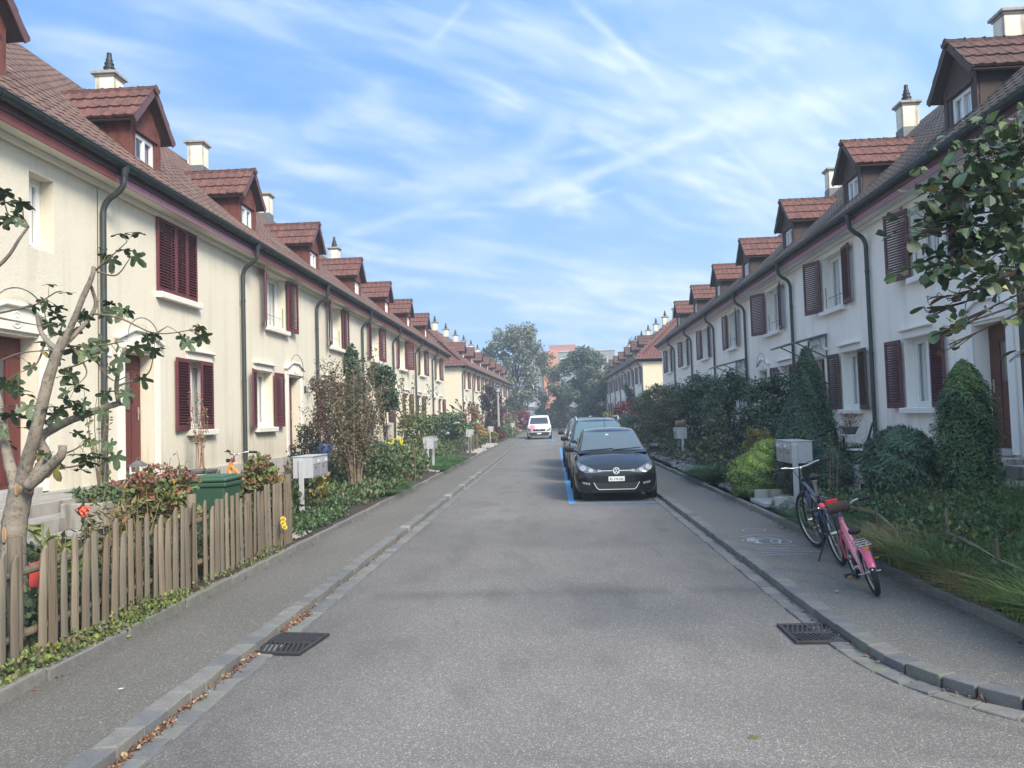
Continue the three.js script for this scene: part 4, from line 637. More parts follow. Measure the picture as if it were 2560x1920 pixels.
const Mc = {
  paint: phys({ color: C(0.005, 0.006, 0.009), roughness: 0.14, clearcoat: 0.4, clearcoatRoughness: 0.05 }),
  paint2: phys({ color: C(0.006, 0.008, 0.014), roughness: 0.14, clearcoat: 0.4, clearcoatRoughness: 0.05 }),
  paint3: phys({ color: C(0.016, 0.020, 0.027), roughness: 0.18, metalness: 0.2, clearcoat: 0.4, clearcoatRoughness: 0.05 }),
  whitePaint: phys({ color: C(0.76, 0.77, 0.78), roughness: 0.4, clearcoat: 0.8, clearcoatRoughness: 0.1 }),
  screen: phys({ color: C(0.085, 0.11, 0.115), roughness: 0.10, clearcoat: 1, clearcoatRoughness: 0.03, ior: 1.52 }),
  screenDark: phys({ color: C(0.020, 0.025, 0.028), roughness: 0.08, clearcoat: 1, clearcoatRoughness: 0.03 }),
  plastic: mat({ color: C(0.022, 0.023, 0.025), roughness: 0.55 }),
  lampGlass: phys({ color: C(0.13, 0.135, 0.14), roughness: 0.2, clearcoat: 1, clearcoatRoughness: 0.02, metalness: 0.2 }),
  lampInner: mat({ color: C(0.46, 0.47, 0.48), roughness: 0.2, metalness: 0.4 }), badge: mat({ color: C(0.80, 0.81, 0.82), roughness: 0.3, metalness: 0.25 }),
  silver: mat({ color: C(0.62, 0.63, 0.64), roughness: 0.3, metalness: 0.7 }),
};
function wheelGeo(R, w) {
  const t = new GB(); t.add(new THREE.LatheGeometry([[R * 0.66, -w / 2], [R * 0.90, -w / 2], [R * 0.98, -w * 0.38], [R, -w * 0.2], [R, w * 0.2], [R * 0.98, w * 0.38], [R * 0.90, w / 2], [R * 0.66, w / 2]].map(([x, y]) => new THREE.Vector2(x, y)), 30), MX(0, 0, 0, 0, 0, Math.PI / 2));
  const r = new GB(); r.cyl(R * 0.67, R * 0.67, w * 0.5, 0, 0, 0, 24, 0, 0, Math.PI / 2); r.add(new THREE.TorusGeometry(R * 0.62, R * 0.045, 6, 26), MX(w * 0.42, 0, 0, 0, Math.PI / 2, 0)); r.add(new THREE.TorusGeometry(R * 0.62, R * 0.045, 6, 26), MX(-w * 0.42, 0, 0, 0, Math.PI / 2, 0));
  for (let i = 0; i < 5; i++) for (const q of [-1, 1]) r.add(new RoundedBoxGeometry(0.02, R * 0.62, R * 0.15, 1, 0.006), MX(q * w * 0.40, 0, 0).premultiply(new THREE.Matrix4().makeTranslation(0, R * 0.3, 0)).premultiply(new THREE.Matrix4().makeRotationX(i * Math.PI * 0.4)));
  return [t.geo(), r.geo()];
}
function car(name, label, pos, c) {
  const t = thing(name, label, c.cat || 'car', pos, c.group); if (c.yaw) t.rotation.y = c.yaw;
  const low = smoothSts(c.low, ([z, w, yb, ys, yt, cr]) => ({ z, p: [[0, yb], [w * 0.84, yb], [w * 0.955, yb + 0.05], [w * 0.992, lerp(yb, ys, 0.30)], [w, lerp(yb, ys, 0.62)], [w * 0.985, ys - 0.03], [w * 0.945, ys + (yt - ys) * 0.35], [w * 0.84, yt - 0.012], [w * 0.5, yt + cr * 0.6], [0, yt + cr]] }), 4);
  const body = mesh('body', loft(low), c.paint, t);
  const top = smoothSts(c.top, ([z, wb, h, wt]) => ({ z, p: [[0, c.belt - 0.10], [wb, c.belt - 0.10], [wb, c.belt - 0.01], [lerp(wb, wt, 0.5) + 0.012, lerp(c.belt, h, 0.52)], [wt + 0.012, h - 0.075], [wt - 0.03, h - 0.025], [wt * 0.72, h - 0.002], [wt * 0.4, h + 0.012], [0, h + 0.018]] }), 4);
  const cabin = mesh('cabin', loft(top), c.roofPaint || c.paint, t); t.updateMatrixWorld(true);
  body.updateMatrixWorld(true); cabin.updateMatrixWorld(true);
  const inv = t.matrixWorld.clone(); t.position.set(0, 0, 0); t.rotation.y = 0; t.updateMatrixWorld(true);
  const patch = (nm, poly, axis, off, m, lv = 3) => { const g = patchGeo(poly, axis, axis === 'z' || c.sideBoth ? [body, cabin] : [cabin, body], off, lv); return g.attributes.position.count ? mesh(nm, g, m, t) : null; };
  patch('windscreen', c.screen, 'z', 0.006, c.glassMat || Mc.screen, 4);
  for (const s of ['x', '-x']) for (const p of c.sideGlass) patch('side_window', p, s, 0.006, Mc.screenDark, 3);
  const [tg, rg] = wheelGeo(c.R, 0.205);
  for (const z of c.axles) for (const q of [-1, 1]) {
    const a = mesh('wheel_arch', new GB().cyl(c.R + 0.065, c.R + 0.065, 0.03, q * (c.W / 2 - 0.012), c.R + 0.02, z, 28, 0, 0, Math.PI / 2).geo(), M.black, t);
    const w = mesh('wheel', tg, M.rubber, t); w.position.set(q * (c.W / 2 - 0.095), c.R, z); mesh('rim', rg, Mc.silver, w);
  }
  for (const q of [-1, 1]) { const [mx, my, mz] = c.mirror, m = mesh('mirror', new GB().rbox(0.20, 0.135, 0.11, q * (mx + 0.10), my, mz, 0.05).rbox(0.10, 0.035, 0.05, q * (mx - 0.01), my - 0.045, mz, 0.012).geo(), c.mirrorMat || c.paint, t); mesh('mirror_glass', new GB().rbox(0.15, 0.10, 0.006, q * (mx + 0.10), my, mz - 0.057, 0.002).geo(), M.chrome, m); }
  c.extra(t, patch, body, cabin);
  t.position.copy(pos); t.rotation.y = c.yaw || 0; return t;
}
function plateTexture(text) {
  const cv = document.createElement('canvas'); cv.width = 512; cv.height = 128; const x = cv.getContext('2d'); x.fillStyle = '#e9e9e6'; x.fillRect(0, 0, 512, 128); x.fillStyle = '#0d0d0f'; x.font = 'bold 92px sans-serif'; x.textAlign = 'center'; x.textBaseline = 'middle'; x.fillText(text, 256, 68, 470);
  const t = new THREE.CanvasTexture(cv); t.colorSpace = THREE.SRGBColorSpace; t.wrapS = t.wrapT = THREE.ClampToEdgeWrapping; return t;
}
function numberPlate(t, x, y, z, w, h, text, rx = 0) {
  const p = mesh('number_plate', new GB().rbox(w + 0.02, h + 0.016, 0.012, 0, 0, 0, 0.005).geo(), M.white, t); p.position.set(x, y, z); p.rotation.x = rx;
  if (text) { const g = new THREE.PlaneGeometry(w, h); const f = mesh('plate_face', g, mat({ map: plateTexture(text), roughness: 0.5 }), p); f.position.z = 0.0075; }
  return p;
}
// small dark hatchback
car('parked_car', 'black hatchback in front of the parked row, with white number plate and chrome lower grille', W(1.195, roadY(1.2) + 0.004, 15.42), {
  W: 1.682, R: 0.305, axles: [-0.80, -3.27], belt: 0.94, paint: Mc.paint, mirror: [0.80, 1.02, -1.12], group: undefined,
  low: [[0.0, 0.50, 0.21, 0.50, 0.565, 0.004], [-0.03, 0.64, 0.18, 0.53, 0.615, 0.008], [-0.09, 0.735, 0.165, 0.565, 0.665, 0.012], [-0.20, 0.795, 0.16, 0.62, 0.725, 0.016], [-0.40, 0.828, 0.16, 0.69, 0.80, 0.022], [-0.75, 0.838, 0.16, 0.80, 0.90, 0.028], [-1.05, 0.841, 0.16, 0.86, 0.945, 0.022], [-2.0, 0.841, 0.16, 0.90, 0.95, 0.0], [-3.2, 0.838, 0.17, 0.92, 0.96, 0.0], [-3.7, 0.80, 0.20, 0.90, 0.95, 0.0], [-3.92, 0.72, 0.24, 0.84, 0.90, 0.0], [-3.97, 0.55, 0.30, 0.74, 0.80, 0]],
  top: [[-0.80, 0.70, 0.935, 0.69], [-1.05, 0.745, 1.055, 0.675], [-1.35, 0.76, 1.225, 0.625], [-1.62, 0.765, 1.36, 0.58], [-1.85, 0.765, 1.415, 0.56], [-2.4, 0.765, 1.440, 0.555], [-3.0, 0.76, 1.42, 0.55], [-3.4, 0.75, 1.36, 0.54], [-3.72, 0.72, 1.10, 0.60], [-3.9, 0.69, 0.93, 0.66]],
  screen: [[-0.655, 0.985], [0.655, 0.985], [0.625, 1.10], [0.55, 1.335], [0.53, 1.355], [-0.53, 1.355], [-0.55, 1.335], [-0.625, 1.10]],
  sideGlass: [[[-1.25, 0.98], [-2.15, 0.99], [-2.15, 1.34], [-1.75, 1.31]], [[-2.25, 0.99], [-3.05, 1.01], [-3.0, 1.30], [-2.25, 1.34]]],
  extra(t, patch) {
    const mir = (p) => p.map(([x, y]) => [-x, y]);
    const hl = [[0.372, 0.585], [0.60, 0.575], [0.735, 0.655], [0.760, 0.775], [0.70, 0.765], [0.52, 0.690], [0.40, 0.635]];
    for (const q of [hl, mir(hl)]) { const h = patch('headlight', q, 'z', 0.006, Mc.lampGlass, 3), s = Math.sign(q[0][0]); if (h) { const inn = patch('reflector', [...Array(14).keys()].map((i) => [s * 0.655 + 0.062 * Math.cos(i * 0.449), 0.668 + 0.050 * Math.sin(i * 0.449)]), 'z', 0.010, Mc.lampInner, 1); if (inn) h.add(inn); const in2 = patch('reflector', [...Array(12).keys()].map((i) => [s * 0.50 + 0.048 * Math.cos(i * 0.524), 0.628 + 0.034 * Math.sin(i * 0.524)]), 'z', 0.010, Mc.lampInner, 1); if (in2) h.add(in2); } }
    patch('grille', [[-0.365, 0.585], [0.365, 0.585], [0.385, 0.635], [-0.385, 0.635]], 'z', 0.004, Mc.plastic, 3);
    patch('grille_trim', [[-0.37, 0.612], [-0.07, 0.612], [-0.07, 0.620], [-0.37, 0.620]], 'z', 0.010, Mc.badge, 3); patch('grille_trim', [[0.07, 0.612], [0.37, 0.612], [0.37, 0.620], [0.07, 0.620]], 'z', 0.010, Mc.badge, 3);
    for (const q of [-1, 1]) for (const y of [0.597, 0.630]) patch('grille_trim', [[q * 0.30, y], [q * 0.37, y], [q * 0.37, y + 0.005], [q * 0.30, y + 0.005]], 'z', 0.010, Mc.badge, 2);
    patch('hood_seam', [[-0.66, 0.752], [-0.38, 0.650], [0, 0.636], [0.38, 0.650], [0.66, 0.752], [0.38, 0.645], [0, 0.631], [-0.38, 0.645]], 'z', 0.002, M.black, 3);
    patch('bumper_recess', [[-0.36, 0.405], [0.36, 0.405], [0.40, 0.505], [-0.40, 0.505]], 'z', 0.002, phys({ color: C(0.006, 0.006, 0.008), roughness: 0.3, clearcoat: 0.6 }), 3);
    patch('lower_grille', [[-0.44, 0.385], [0.44, 0.385], [0.36, 0.250], [-0.36, 0.250]], 'z', 0.003, Mc.plastic, 3);
    patch('chrome_strip', [[-0.455, 0.388], [-0.442, 0.388], [-0.385, 0.285], [-0.345, 0.256], [0.345, 0.256], [0.385, 0.285], [0.442, 0.388], [0.455, 0.388], [0.397, 0.278], [0.352, 0.243], [-0.352, 0.243], [-0.397, 0.278]], 'z', 0.012, Mc.badge, 3);
    for (const q of [-1, 1]) { const f = patch('fog_light', [[q * 0.52, 0.335], [q * 0.67, 0.365], [q * 0.69, 0.415], [q * 0.52, 0.385]], 'z', 0.006, Mc.lampGlass, 2); if (f) for (let i = 0; i < 3; i++) { const x = q * (0.545 + i * 0.048); const b = patch('bulb', [...Array(10).keys()].map((k) => [x + 0.018 * Math.cos(k * 0.628), 0.366 + i * 0.008 + 0.018 * Math.sin(k * 0.628)]), 'z', 0.010, Mc.lampInner, 1); if (b) f.add(b); } }
    patch('front_lip', [[-0.62, 0.165], [0.62, 0.165], [0.66, 0.215], [-0.66, 0.215]], 'z', 0.003, Mc.plastic, 3);
    numberPlate(t, 0, 0.455, 0.022, 0.30, 0.080, 'BL·178 242');
    // round badge: ring with the two stacked letters as raised strokes
    const b = mesh('badge', new GB().cyl(0.068, 0.068, 0.014, 0, 0, 0, 28, Math.PI / 2).geo(), M.black, t); b.position.set(0, 0.612, 0.012); b.rotation.x = -0.18;
    const bl = new GB(); bl.add(new THREE.TorusGeometry(0.062, 0.0065, 8, 32), MX(0, 0, 0.010)); const st = (x0, y0, x1, y1) => bl.bar(V(x0, y0, 0.011), V(x1, y1, 0.011), 0.0072, 6);
    st(-0.027, 0.052, 0, 0.005); st(0.027, 0.052, 0, 0.005); st(-0.054, 0.022, -0.026, -0.045); st(-0.026, -0.045, 0, 0.0); st(0, 0.0, 0.026, -0.045); st(0.026, -0.045, 0.054, 0.022);
    bl.build('emblem', Mc.badge, b);
    const wp = new GB(); wp.bar(V(-0.60, 0.99, -0.845), V(0.02, 1.02, -0.915), 0.011).bar(V(0.0, 0.99, -0.86), V(0.60, 1.03, -0.90), 0.011); wp.build('wiper', M.black, t);
    mesh('aerial', new GB().bar(V(0, 1.44, -2.95), V(0, 1.66, -3.25), 0.006).geo(), M.black, t);
    patch('toll_sticker', [[-0.10, 1.285], [-0.03, 1.285], [-0.03, 1.315], [-0.10, 1.315]], 'z', 0.009, mat({ color: C(0.25, 0.55, 0.55), roughness: 0.5 }), 1);
    const rv = new GB().rbox(0.22, 0.06, 0.05, 0, 1.345, -1.60, 0.02); 0;
    for (const q of [-1, 1]) { const l = new GB(); l.bar(V(q * 0.62, 0.79, -0.42), V(q * 0.46, 0.93, -0.78), 0.004); l.build('hood_crease', Mc.paint, t); }
  },
});
// tall estate with silver roof rails behind it
car('parked_car', 'dark estate car with silver roof rails, second in the parked row', W(1.245, roadY(1.2) + 0.004, 20.35), {
  W: 1.86, R: 0.34, axles: [-0.92, -3.62], belt: 1.02, paint: Mc.paint2, mirror: [0.88, 1.10, -1.42],
  low: [[0.0, 0.55, 0.26, 0.64, 0.72, 0.004], [-0.04, 0.72, 0.22, 0.68, 0.77, 0.008], [-0.12, 0.83, 0.20, 0.72, 0.82, 0.012], [-0.28, 0.89, 0.20, 0.78, 0.88, 0.016], [-0.6, 0.92, 0.20, 0.86, 0.95, 0.022], [-1.1, 0.928, 0.20, 0.93, 1.01, 0.026], [-1.4, 0.93, 0.20, 0.96, 1.03, 0.02], [-2.4, 0.93, 0.20, 0.98, 1.03, 0], [-3.8, 0.925, 0.22, 0.98, 1.03, 0], [-4.35, 0.88, 0.25, 0.96, 1.02, 0], [-4.55, 0.78, 0.30, 0.90, 0.96, 0]],
  top: [[-1.05, 0.76, 1.02, 0.75], [-1.35, 0.82, 1.17, 0.74], [-1.7, 0.84, 1.38, 0.68], [-2.0, 0.845, 1.54, 0.63], [-2.3, 0.845, 1.61, 0.61], [-3.0, 0.845, 1.645, 0.60], [-3.8, 0.84, 1.62, 0.59], [-4.2, 0.82, 1.52, 0.58], [-4.48, 0.78, 1.02, 0.66]],
  screen: [[-0.72, 1.06], [0.72, 1.06], [0.69, 1.20], [0.60, 1.52], [0.58, 1.545], [-0.58, 1.545], [-0.60, 1.52], [-0.69, 1.20]], glassMat: phys({ color: C(0.085, 0.15, 0.155), roughness: 0.08, clearcoat: 1, clearcoatRoughness: 0.03 }),
  sideGlass: [[[-1.55, 1.06], [-2.6, 1.07], [-2.6, 1.53], [-2.1, 1.50]], [[-2.7, 1.07], [-3.6, 1.08], [-3.6, 1.50], [-2.7, 1.53]]],
  extra(t, patch) {
    for (const q of [-1, 1]) { patch('headlight', [[q * 0.50, 0.66], [q * 0.84, 0.70], [q * 0.88, 0.82], [q * 0.70, 0.80], [q * 0.50, 0.74]], 'z', 0.006, Mc.lampGlass, 3); mesh('roof_rail', new GB().tube([V(q * 0.60, 1.57, -2.0), V(q * 0.605, 1.655, -2.12), V(q * 0.60, 1.675, -3.0), V(q * 0.59, 1.655, -3.9), V(q * 0.585, 1.58, -4.05)], 0.026, 24, 7).geo(), Mc.silver, t); }
    patch('grille', [[-0.46, 0.60], [0.46, 0.60], [0.46, 0.72], [-0.46, 0.72]], 'z', 0.004, Mc.plastic, 3);
    numberPlate(t, 0, 0.47, 0.02, 0.30, 0.08);
  },
});
car('parked_car', 'dark grey people carrier at the back of the parked row', W(1.19, roadY(1.2) + 0.004, 25.6), {
  W: 1.80, R: 0.32, axles: [-0.88, -3.55], belt: 1.05, paint: Mc.paint3, mirror: [0.87, 1.16, -1.32], mirrorMat: M.black,
  low: [[0.0, 0.52, 0.24, 0.62, 0.70, 0.004], [-0.05, 0.70, 0.20, 0.68, 0.78, 0.008], [-0.14, 0.80, 0.19, 0.74, 0.84, 0.012], [-0.3, 0.86, 0.19, 0.82, 0.92, 0.02], [-0.6, 0.89, 0.19, 0.92, 1.00, 0.024], [-0.95, 0.898, 0.19, 0.98, 1.05, 0.02], [-2.4, 0.90, 0.19, 1.01, 1.06, 0], [-3.9, 0.89, 0.22, 1.01, 1.06, 0], [-4.4, 0.82, 0.26, 0.98, 1.04, 0], [-4.5, 0.70, 0.34, 0.9, 0.97, 0]],
  top: [[-0.78, 0.74, 1.05, 0.74], [-1.1, 0.80, 1.24, 0.72], [-1.5, 0.82, 1.47, 0.66], [-1.8, 0.825, 1.58, 0.63], [-2.4, 0.825, 1.645, 0.61], [-3.6, 0.82, 1.64, 0.60], [-4.2, 0.80, 1.55, 0.60], [-4.42, 0.76, 1.05, 0.66]],
  screen: [[-0.70, 1.10], [0.70, 1.10], [0.61, 1.55], [-0.61, 1.55]],
  sideGlass: [[[-1.25, 1.09], [-2.3, 1.10], [-2.3, 1.54], [-1.85, 1.50]], [[-2.4, 1.10], [-3.5, 1.11], [-3.5, 1.53], [-2.4, 1.54]]],
  extra(t, patch) { for (const q of [-1, 1]) patch('headlight', [[q * 0.46, 0.66], [q * 0.78, 0.70], [q * 0.83, 0.84], [q * 0.66, 0.80]], 'z', 0.006, Mc.lampGlass, 3); patch('grille', [[-0.4, 0.60], [0.4, 0.60], [0.4, 0.69], [-0.4, 0.69]], 'z', 0.004, Mc.plastic, 2); },
});
// white delivery van with a painted rose
car('delivery_van', 'white van with a pink rose on its bonnet, parked on the left', W(-1.20, 0.0, 60.2), {
  cat: 'van', W: 1.90, R: 0.33, axles: [-0.85, -4.05], belt: 1.10, paint: Mc.whitePaint, mirror: [0.95, 1.16, -0.95], mirrorMat: M.black,
  low: [[0.0, 0.62, 0.28, 0.72, 0.80, 0.01], [-0.06, 0.80, 0.24, 0.80, 0.88, 0.015], [-0.16, 0.88, 0.22, 0.88, 0.97, 0.02], [-0.4, 0.935, 0.22, 0.98, 1.08, 0.03], [-0.7, 0.948, 0.22, 1.07, 1.16, 0.03], [-1.0, 0.95, 0.22, 1.10, 1.18, 0.0], [-4.4, 0.95, 0.24, 1.12, 1.18, 0], [-4.76, 0.92, 0.30, 1.12, 1.18, 0]],
  top: [[-0.60, 0.80, 1.13, 0.80], [-0.9, 0.87, 1.36, 0.80], [-1.25, 0.90, 1.66, 0.76], [-1.5, 0.905, 1.80, 0.735], [-1.9, 0.91, 1.86, 0.725], [-4.4, 0.91, 1.86, 0.725], [-4.74, 0.89, 1.78, 0.72]],
  screen: [[-0.74, 1.19], [0.74, 1.19], [0.73, 1.25], [0.655, 1.70], [-0.655, 1.70], [-0.73, 1.25]], glassMat: Mc.screenDark,
  sideGlass: [[[-1.15, 1.16], [-2.0, 1.17], [-2.0, 1.70], [-1.55, 1.66]]],
  extra(t, patch) {
    patch('bumper', [[-0.93, 0.27], [0.93, 0.27], [0.93, 0.56], [-0.93, 0.56]], 'z', 0.008, Mc.plastic, 4);
    patch('grille', [[-0.46, 0.62], [0.46, 0.62], [0.52, 0.74], [0.46, 0.80], [-0.46, 0.80], [-0.52, 0.74]], 'z', 0.008, Mc.plastic, 3);
    for (const q of [-1, 1]) { patch('headlight', [[q * 0.56, 0.62], [q * 0.86, 0.66], [q * 0.90, 0.90], [q * 0.74, 0.86]], 'z', 0.008, Mc.lampGlass, 3); patch('bumper_end', [[-0.05, 0.24], [-0.5, 0.24], [-0.5, 0.55], [-0.05, 0.55]], q > 0 ? 'x' : '-x', 0.008, Mc.plastic, 2); }
    patch('air_slot', [[-0.62, 0.25], [0.62, 0.25], [0.62, 0.285], [-0.62, 0.285]], 'z', 0.014, Mc.silver, 2);
    numberPlate(t, 0, 0.45, 0.02, 0.32, 0.085);
    const bd = new GB(); bd.add(new THREE.TorusGeometry(0.06, 0.006, 6, 22), MX(0, 0.71, 0.03)); for (let i = 0; i < 3; i++) { const a = Math.PI / 2 + i * 2.0944; bd.bar(V(0, 0.71, 0.03), V(0.06 * Math.cos(a), 0.71 + 0.06 * Math.sin(a), 0.03), 0.006, 5); } bd.build('badge', M.chrome, t);
    const pink = [C(0.72, 0.13, 0.24), C(0.80, 0.28, 0.38), C(0.60, 0.06, 0.14)].map((c) => mat({ color: c, roughness: 0.45 }));
    const ring = (r, n, ph) => [...Array(n * 3).keys()].map((i) => { const a = i / (n * 3) * Math.PI * 2, k = r * (1 + 0.12 * Math.cos(a * n + ph)); return [-0.55 + k * 1.15 * Math.cos(a), 0.93 + k * 0.9 * Math.sin(a)]; });
    [[0.25, 7, 0, 1], [0.18, 6, 1, 0], [0.12, 5, 2, 1], [0.06, 4, 0, 2]].forEach(([r, n, p, m], i) => patch('painted_rose', ring(r, n, p), 'z', 0.006 + i * 0.003, pink[m], 2));
    patch('painted_leaf', [[-0.92, 0.58], [-0.60, 0.60], [-0.45, 0.64], [-0.60, 0.68], [-0.90, 0.66]], 'z', 0.010, mat({ color: C(0.08, 0.30, 0.13), roughness: 0.5 }), 2);
  },
});

// ---------------------------------------------------------------- bicycles (local: x forward, y up, z to the rider's right, origin at the rear contact)
function bicycle(name, label, pos, heading, lean, c) {
  const t = thing(name, label, 'bicycle', pos, c.group); t.rotation.order = 'YXZ'; t.rotation.set(-lean, heading, 0);
  const R = c.R, wb = c.wb, wheel = (x, turn) => {
    const g = mesh('wheel', new GB().add(new THREE.TorusGeometry(R - c.tw, c.tw, 10, 40)).geo(), M.rubber, t); g.position.set(x, R, 0); g.rotation.y = turn || 0;
    const rm = new GB(); rm.add(new THREE.TorusGeometry(R - c.tw * 2.1, c.tw * 0.42, 6, 40)); rm.cyl(0.022, 0.022, 0.07, 0, 0, 0, 10, Math.PI / 2); mesh('rim', rm.geo(), M.steel, g);
    const sp = new GB(); const n = c.spokes || 28; for (let i = 0; i < n; i++) { const a = i / n * Math.PI * 2, b = a + (i % 2 ? 0.35 : -0.35), q = i % 4 < 2 ? 0.025 : -0.025; sp.bar(V(0.02 * Math.cos(b), 0.02 * Math.sin(b), q), V((R - c.tw * 2.2) * Math.cos(a), (R - c.tw * 2.2) * Math.sin(a), 0), 0.0013, 4); } stuffPart(mesh('spokes', sp.geo(), M.steel, g));
    return g;
  };
  wheel(0); wheel(wb, c.turn || 0);
  const f = new GB(), BB = V(...c.bb, 0), ST = V(...c.seatTop, 0), HT = V(...c.headTop, 0), HB = V(...c.headBot, 0);
  f.bar(HB, HT, c.tr * 1.15, 10).bar(BB, ST, c.tr, 10);
  if (c.step) f.tube([HB.clone().lerp(HT, 0.35), V(lerp(HB.x, BB.x, 0.45), lerp(HB.y, BB.y, 0.55) - 0.035, 0), BB], c.tr * 1.15, 16, 10); else { f.bar(HB, BB, c.tr * 1.2, 10); f.bar(ST.clone().lerp(BB, 0.12), HT.clone().lerp(HB, 0.25), c.tr, 10); }
  if (c.second) f.tube([HT.clone().lerp(HB, 0.2), V(lerp(HT.x, ST.x, 0.5), lerp(HT.y, BB.y, 0.42), 0), ST.clone().lerp(BB, 0.55)], c.tr * 0.9, 14, 8);
  for (const q of [-1, 1]) { f.bar(V(0, R, q * 0.055), BB.clone().add(V(-0.02, 0, q * 0.03)), c.tr * 0.55, 7).bar(V(0, R, q * 0.055), ST.clone().lerp(BB, 0.2).add(V(0, 0, q * 0.02)), c.tr * 0.5, 7); }
  f.build('frame', c.paint, t);
  const fk = new GB(); for (const q of [-1, 1]) fk.tube([V(wb, R, q * 0.05), V(lerp(wb, HB.x, 0.6), lerp(R, HB.y, 0.6), q * 0.05), V(HB.x + 0.01, HB.y - 0.01, q * 0.03)], c.tr * 0.62, 10, 7); fk.box(0.05, 0.03, 0.10, HB.x + 0.005, HB.y - 0.01, 0); fk.build('fork', c.fork || c.paint, t);
  const hb = new GB(), B = V(...c.bar, 0), hw = c.barW / 2; hb.bar(HT, V(B.x - 0.01, B.y - 0.02, 0), 0.013, 8); hb.bar(V(B.x - 0.01, B.y - 0.02, 0), B, 0.015, 8);
  hb.tube([V(B.x - c.sweep, B.y + c.rise, -hw), V(B.x - c.sweep * 0.5, B.y + c.rise * 0.95, -hw * 0.6), V(B.x, B.y, -hw * 0.25), V(B.x, B.y, hw * 0.25), V(B.x - c.sweep * 0.5, B.y + c.rise * 0.95, hw * 0.6), V(B.x - c.sweep, B.y + c.rise, hw)], 0.0115, 30, 8);
  const bar = mesh('handlebar', hb.geo(), c.barMat || M.steel, t);
  for (const q of [-1, 1]) { mesh('grip', new GB().bar(V(B.x - c.sweep * 0.62, B.y + c.rise * 0.97, q * hw * 0.72), V(B.x - c.sweep - 0.01, B.y + c.rise, q * (hw + 0.01)), 0.0185, 10).ball(0.022, B.x - c.sweep - 0.01, B.y + c.rise, q * (hw + 0.01)).geo(), M.rubber, bar); mesh('brake_lever', new GB().tube([V(B.x - c.sweep * 0.5 + 0.02, B.y + c.rise * 0.9, q * hw * 0.62), V(B.x + 0.06 - c.sweep * 0.5, B.y + c.rise * 0.8, q * hw * 0.72), V(B.x + 0.05 - c.sweep * 0.8, B.y + c.rise * 0.8, q * hw * 0.98)], 0.006, 8, 5).geo(), c.leverMat || M.black, bar); }
  const S = V(...c.saddle, 0); mesh('seat_post', new GB().bar(ST.clone().lerp(BB, 0.1), V(S.x, S.y - 0.03, 0), 0.014, 8).geo(), M.steel, t);
  const sg = new THREE.SphereGeometry(1, 18, 12), P = sg.attributes.position; for (let i = 0; i < P.count; i++) { const x = P.getX(i), k = smooth(-0.9, 0.7, x); P.setXYZ(i, x * c.sl, P.getY(i) * 0.035 + 0.012 * x * x, P.getZ(i) * lerp(c.sw, 0.022, k)); } sg.computeVertexNormals();
  mesh('saddle', new GB().add(sg, MX(S.x, S.y, 0)).geo(), M.rubber, t);
  const cr = new GB(); cr.add(new THREE.TorusGeometry(c.ring, 0.006, 6, 26), MX(BB.x, BB.y, 0.045)); cr.cyl(0.018, 0.018, 0.12, BB.x, BB.y, 0, 10, Math.PI / 2); const ca = c.crank, cl = c.cl;
  for (const q of [-1, 1]) cr.bar(V(BB.x, BB.y, q * 0.06), V(BB.x + q * cl * Math.cos(ca), BB.y + q * cl * Math.sin(ca), q * 0.075), 0.009, 6);
  const crk = mesh('crank', cr.geo(), c.crankMat || M.steel, t);
  for (const q of [-1, 1]) { const p = mesh('pedal', new GB().rbox(0.085, 0.022, 0.012, 0, 0, 0.035).rbox(0.085, 0.022, 0.012, 0, 0, -0.035).rbox(0.012, 0.018, 0.07, 0.036, 0, 0).rbox(0.012, 0.018, 0.07, -0.036, 0, 0).geo(), M.black, crk); p.position.set(BB.x + q * cl * Math.cos(ca), BB.y + q * cl * Math.sin(ca), q * 0.125); const rf = new GB(); for (const e of [-1, 1]) rf.box(0.003, 0.012, 0.04, BB.x + q * cl * Math.cos(ca) + e * 0.0435, BB.y + q * cl * Math.sin(ca), q * 0.125); mesh('pedal_reflector', rf.geo(), mat({ color: C(0.55, 0.25, 0.04), roughness: 0.4 }), crk); }
  if (c.guard) { const gg = mesh('mudguard', new GB().add(mudguard(R + 0.022, c.gw, c.g0, c.g1)).geo(), c.guard, t); gg.position.set(0, R, 0); }
  if (c.guardF) { const gg = mesh('mudguard', new GB().add(mudguard(R + 0.022, c.gw, 0.35, 2.6)).geo(), c.guardF, t); gg.position.set(wb, R, 0); }
  if (c.rack) { const [x0, x1, y] = c.rack, g = new GB(), w = c.rackW; for (const q of [-1, -0.35, 0.35, 1]) g.bar(V(x0, y, q * w), V(x1, y, q * w), 0.0048, 5); for (let i = 0; i < 4; i++) g.bar(V(lerp(x0, x1, i / 3), y, -w), V(lerp(x0, x1, i / 3), y, w), 0.0045, 5); for (const q of [-1, 1]) { g.bar(V(0, R, q * 0.06), V(lerp(x0, x1, 0.25), y, q * w), 0.0045, 5).bar(V(0, R, q * 0.06), V(lerp(x0, x1, 0.7), y, q * w), 0.0045, 5); } mesh('rack', g.geo(), c.rackMat || M.steel, t); }
  if (c.extra) c.extra(t, { R, BB, ST, HT, HB, B, S });
  return t;
}
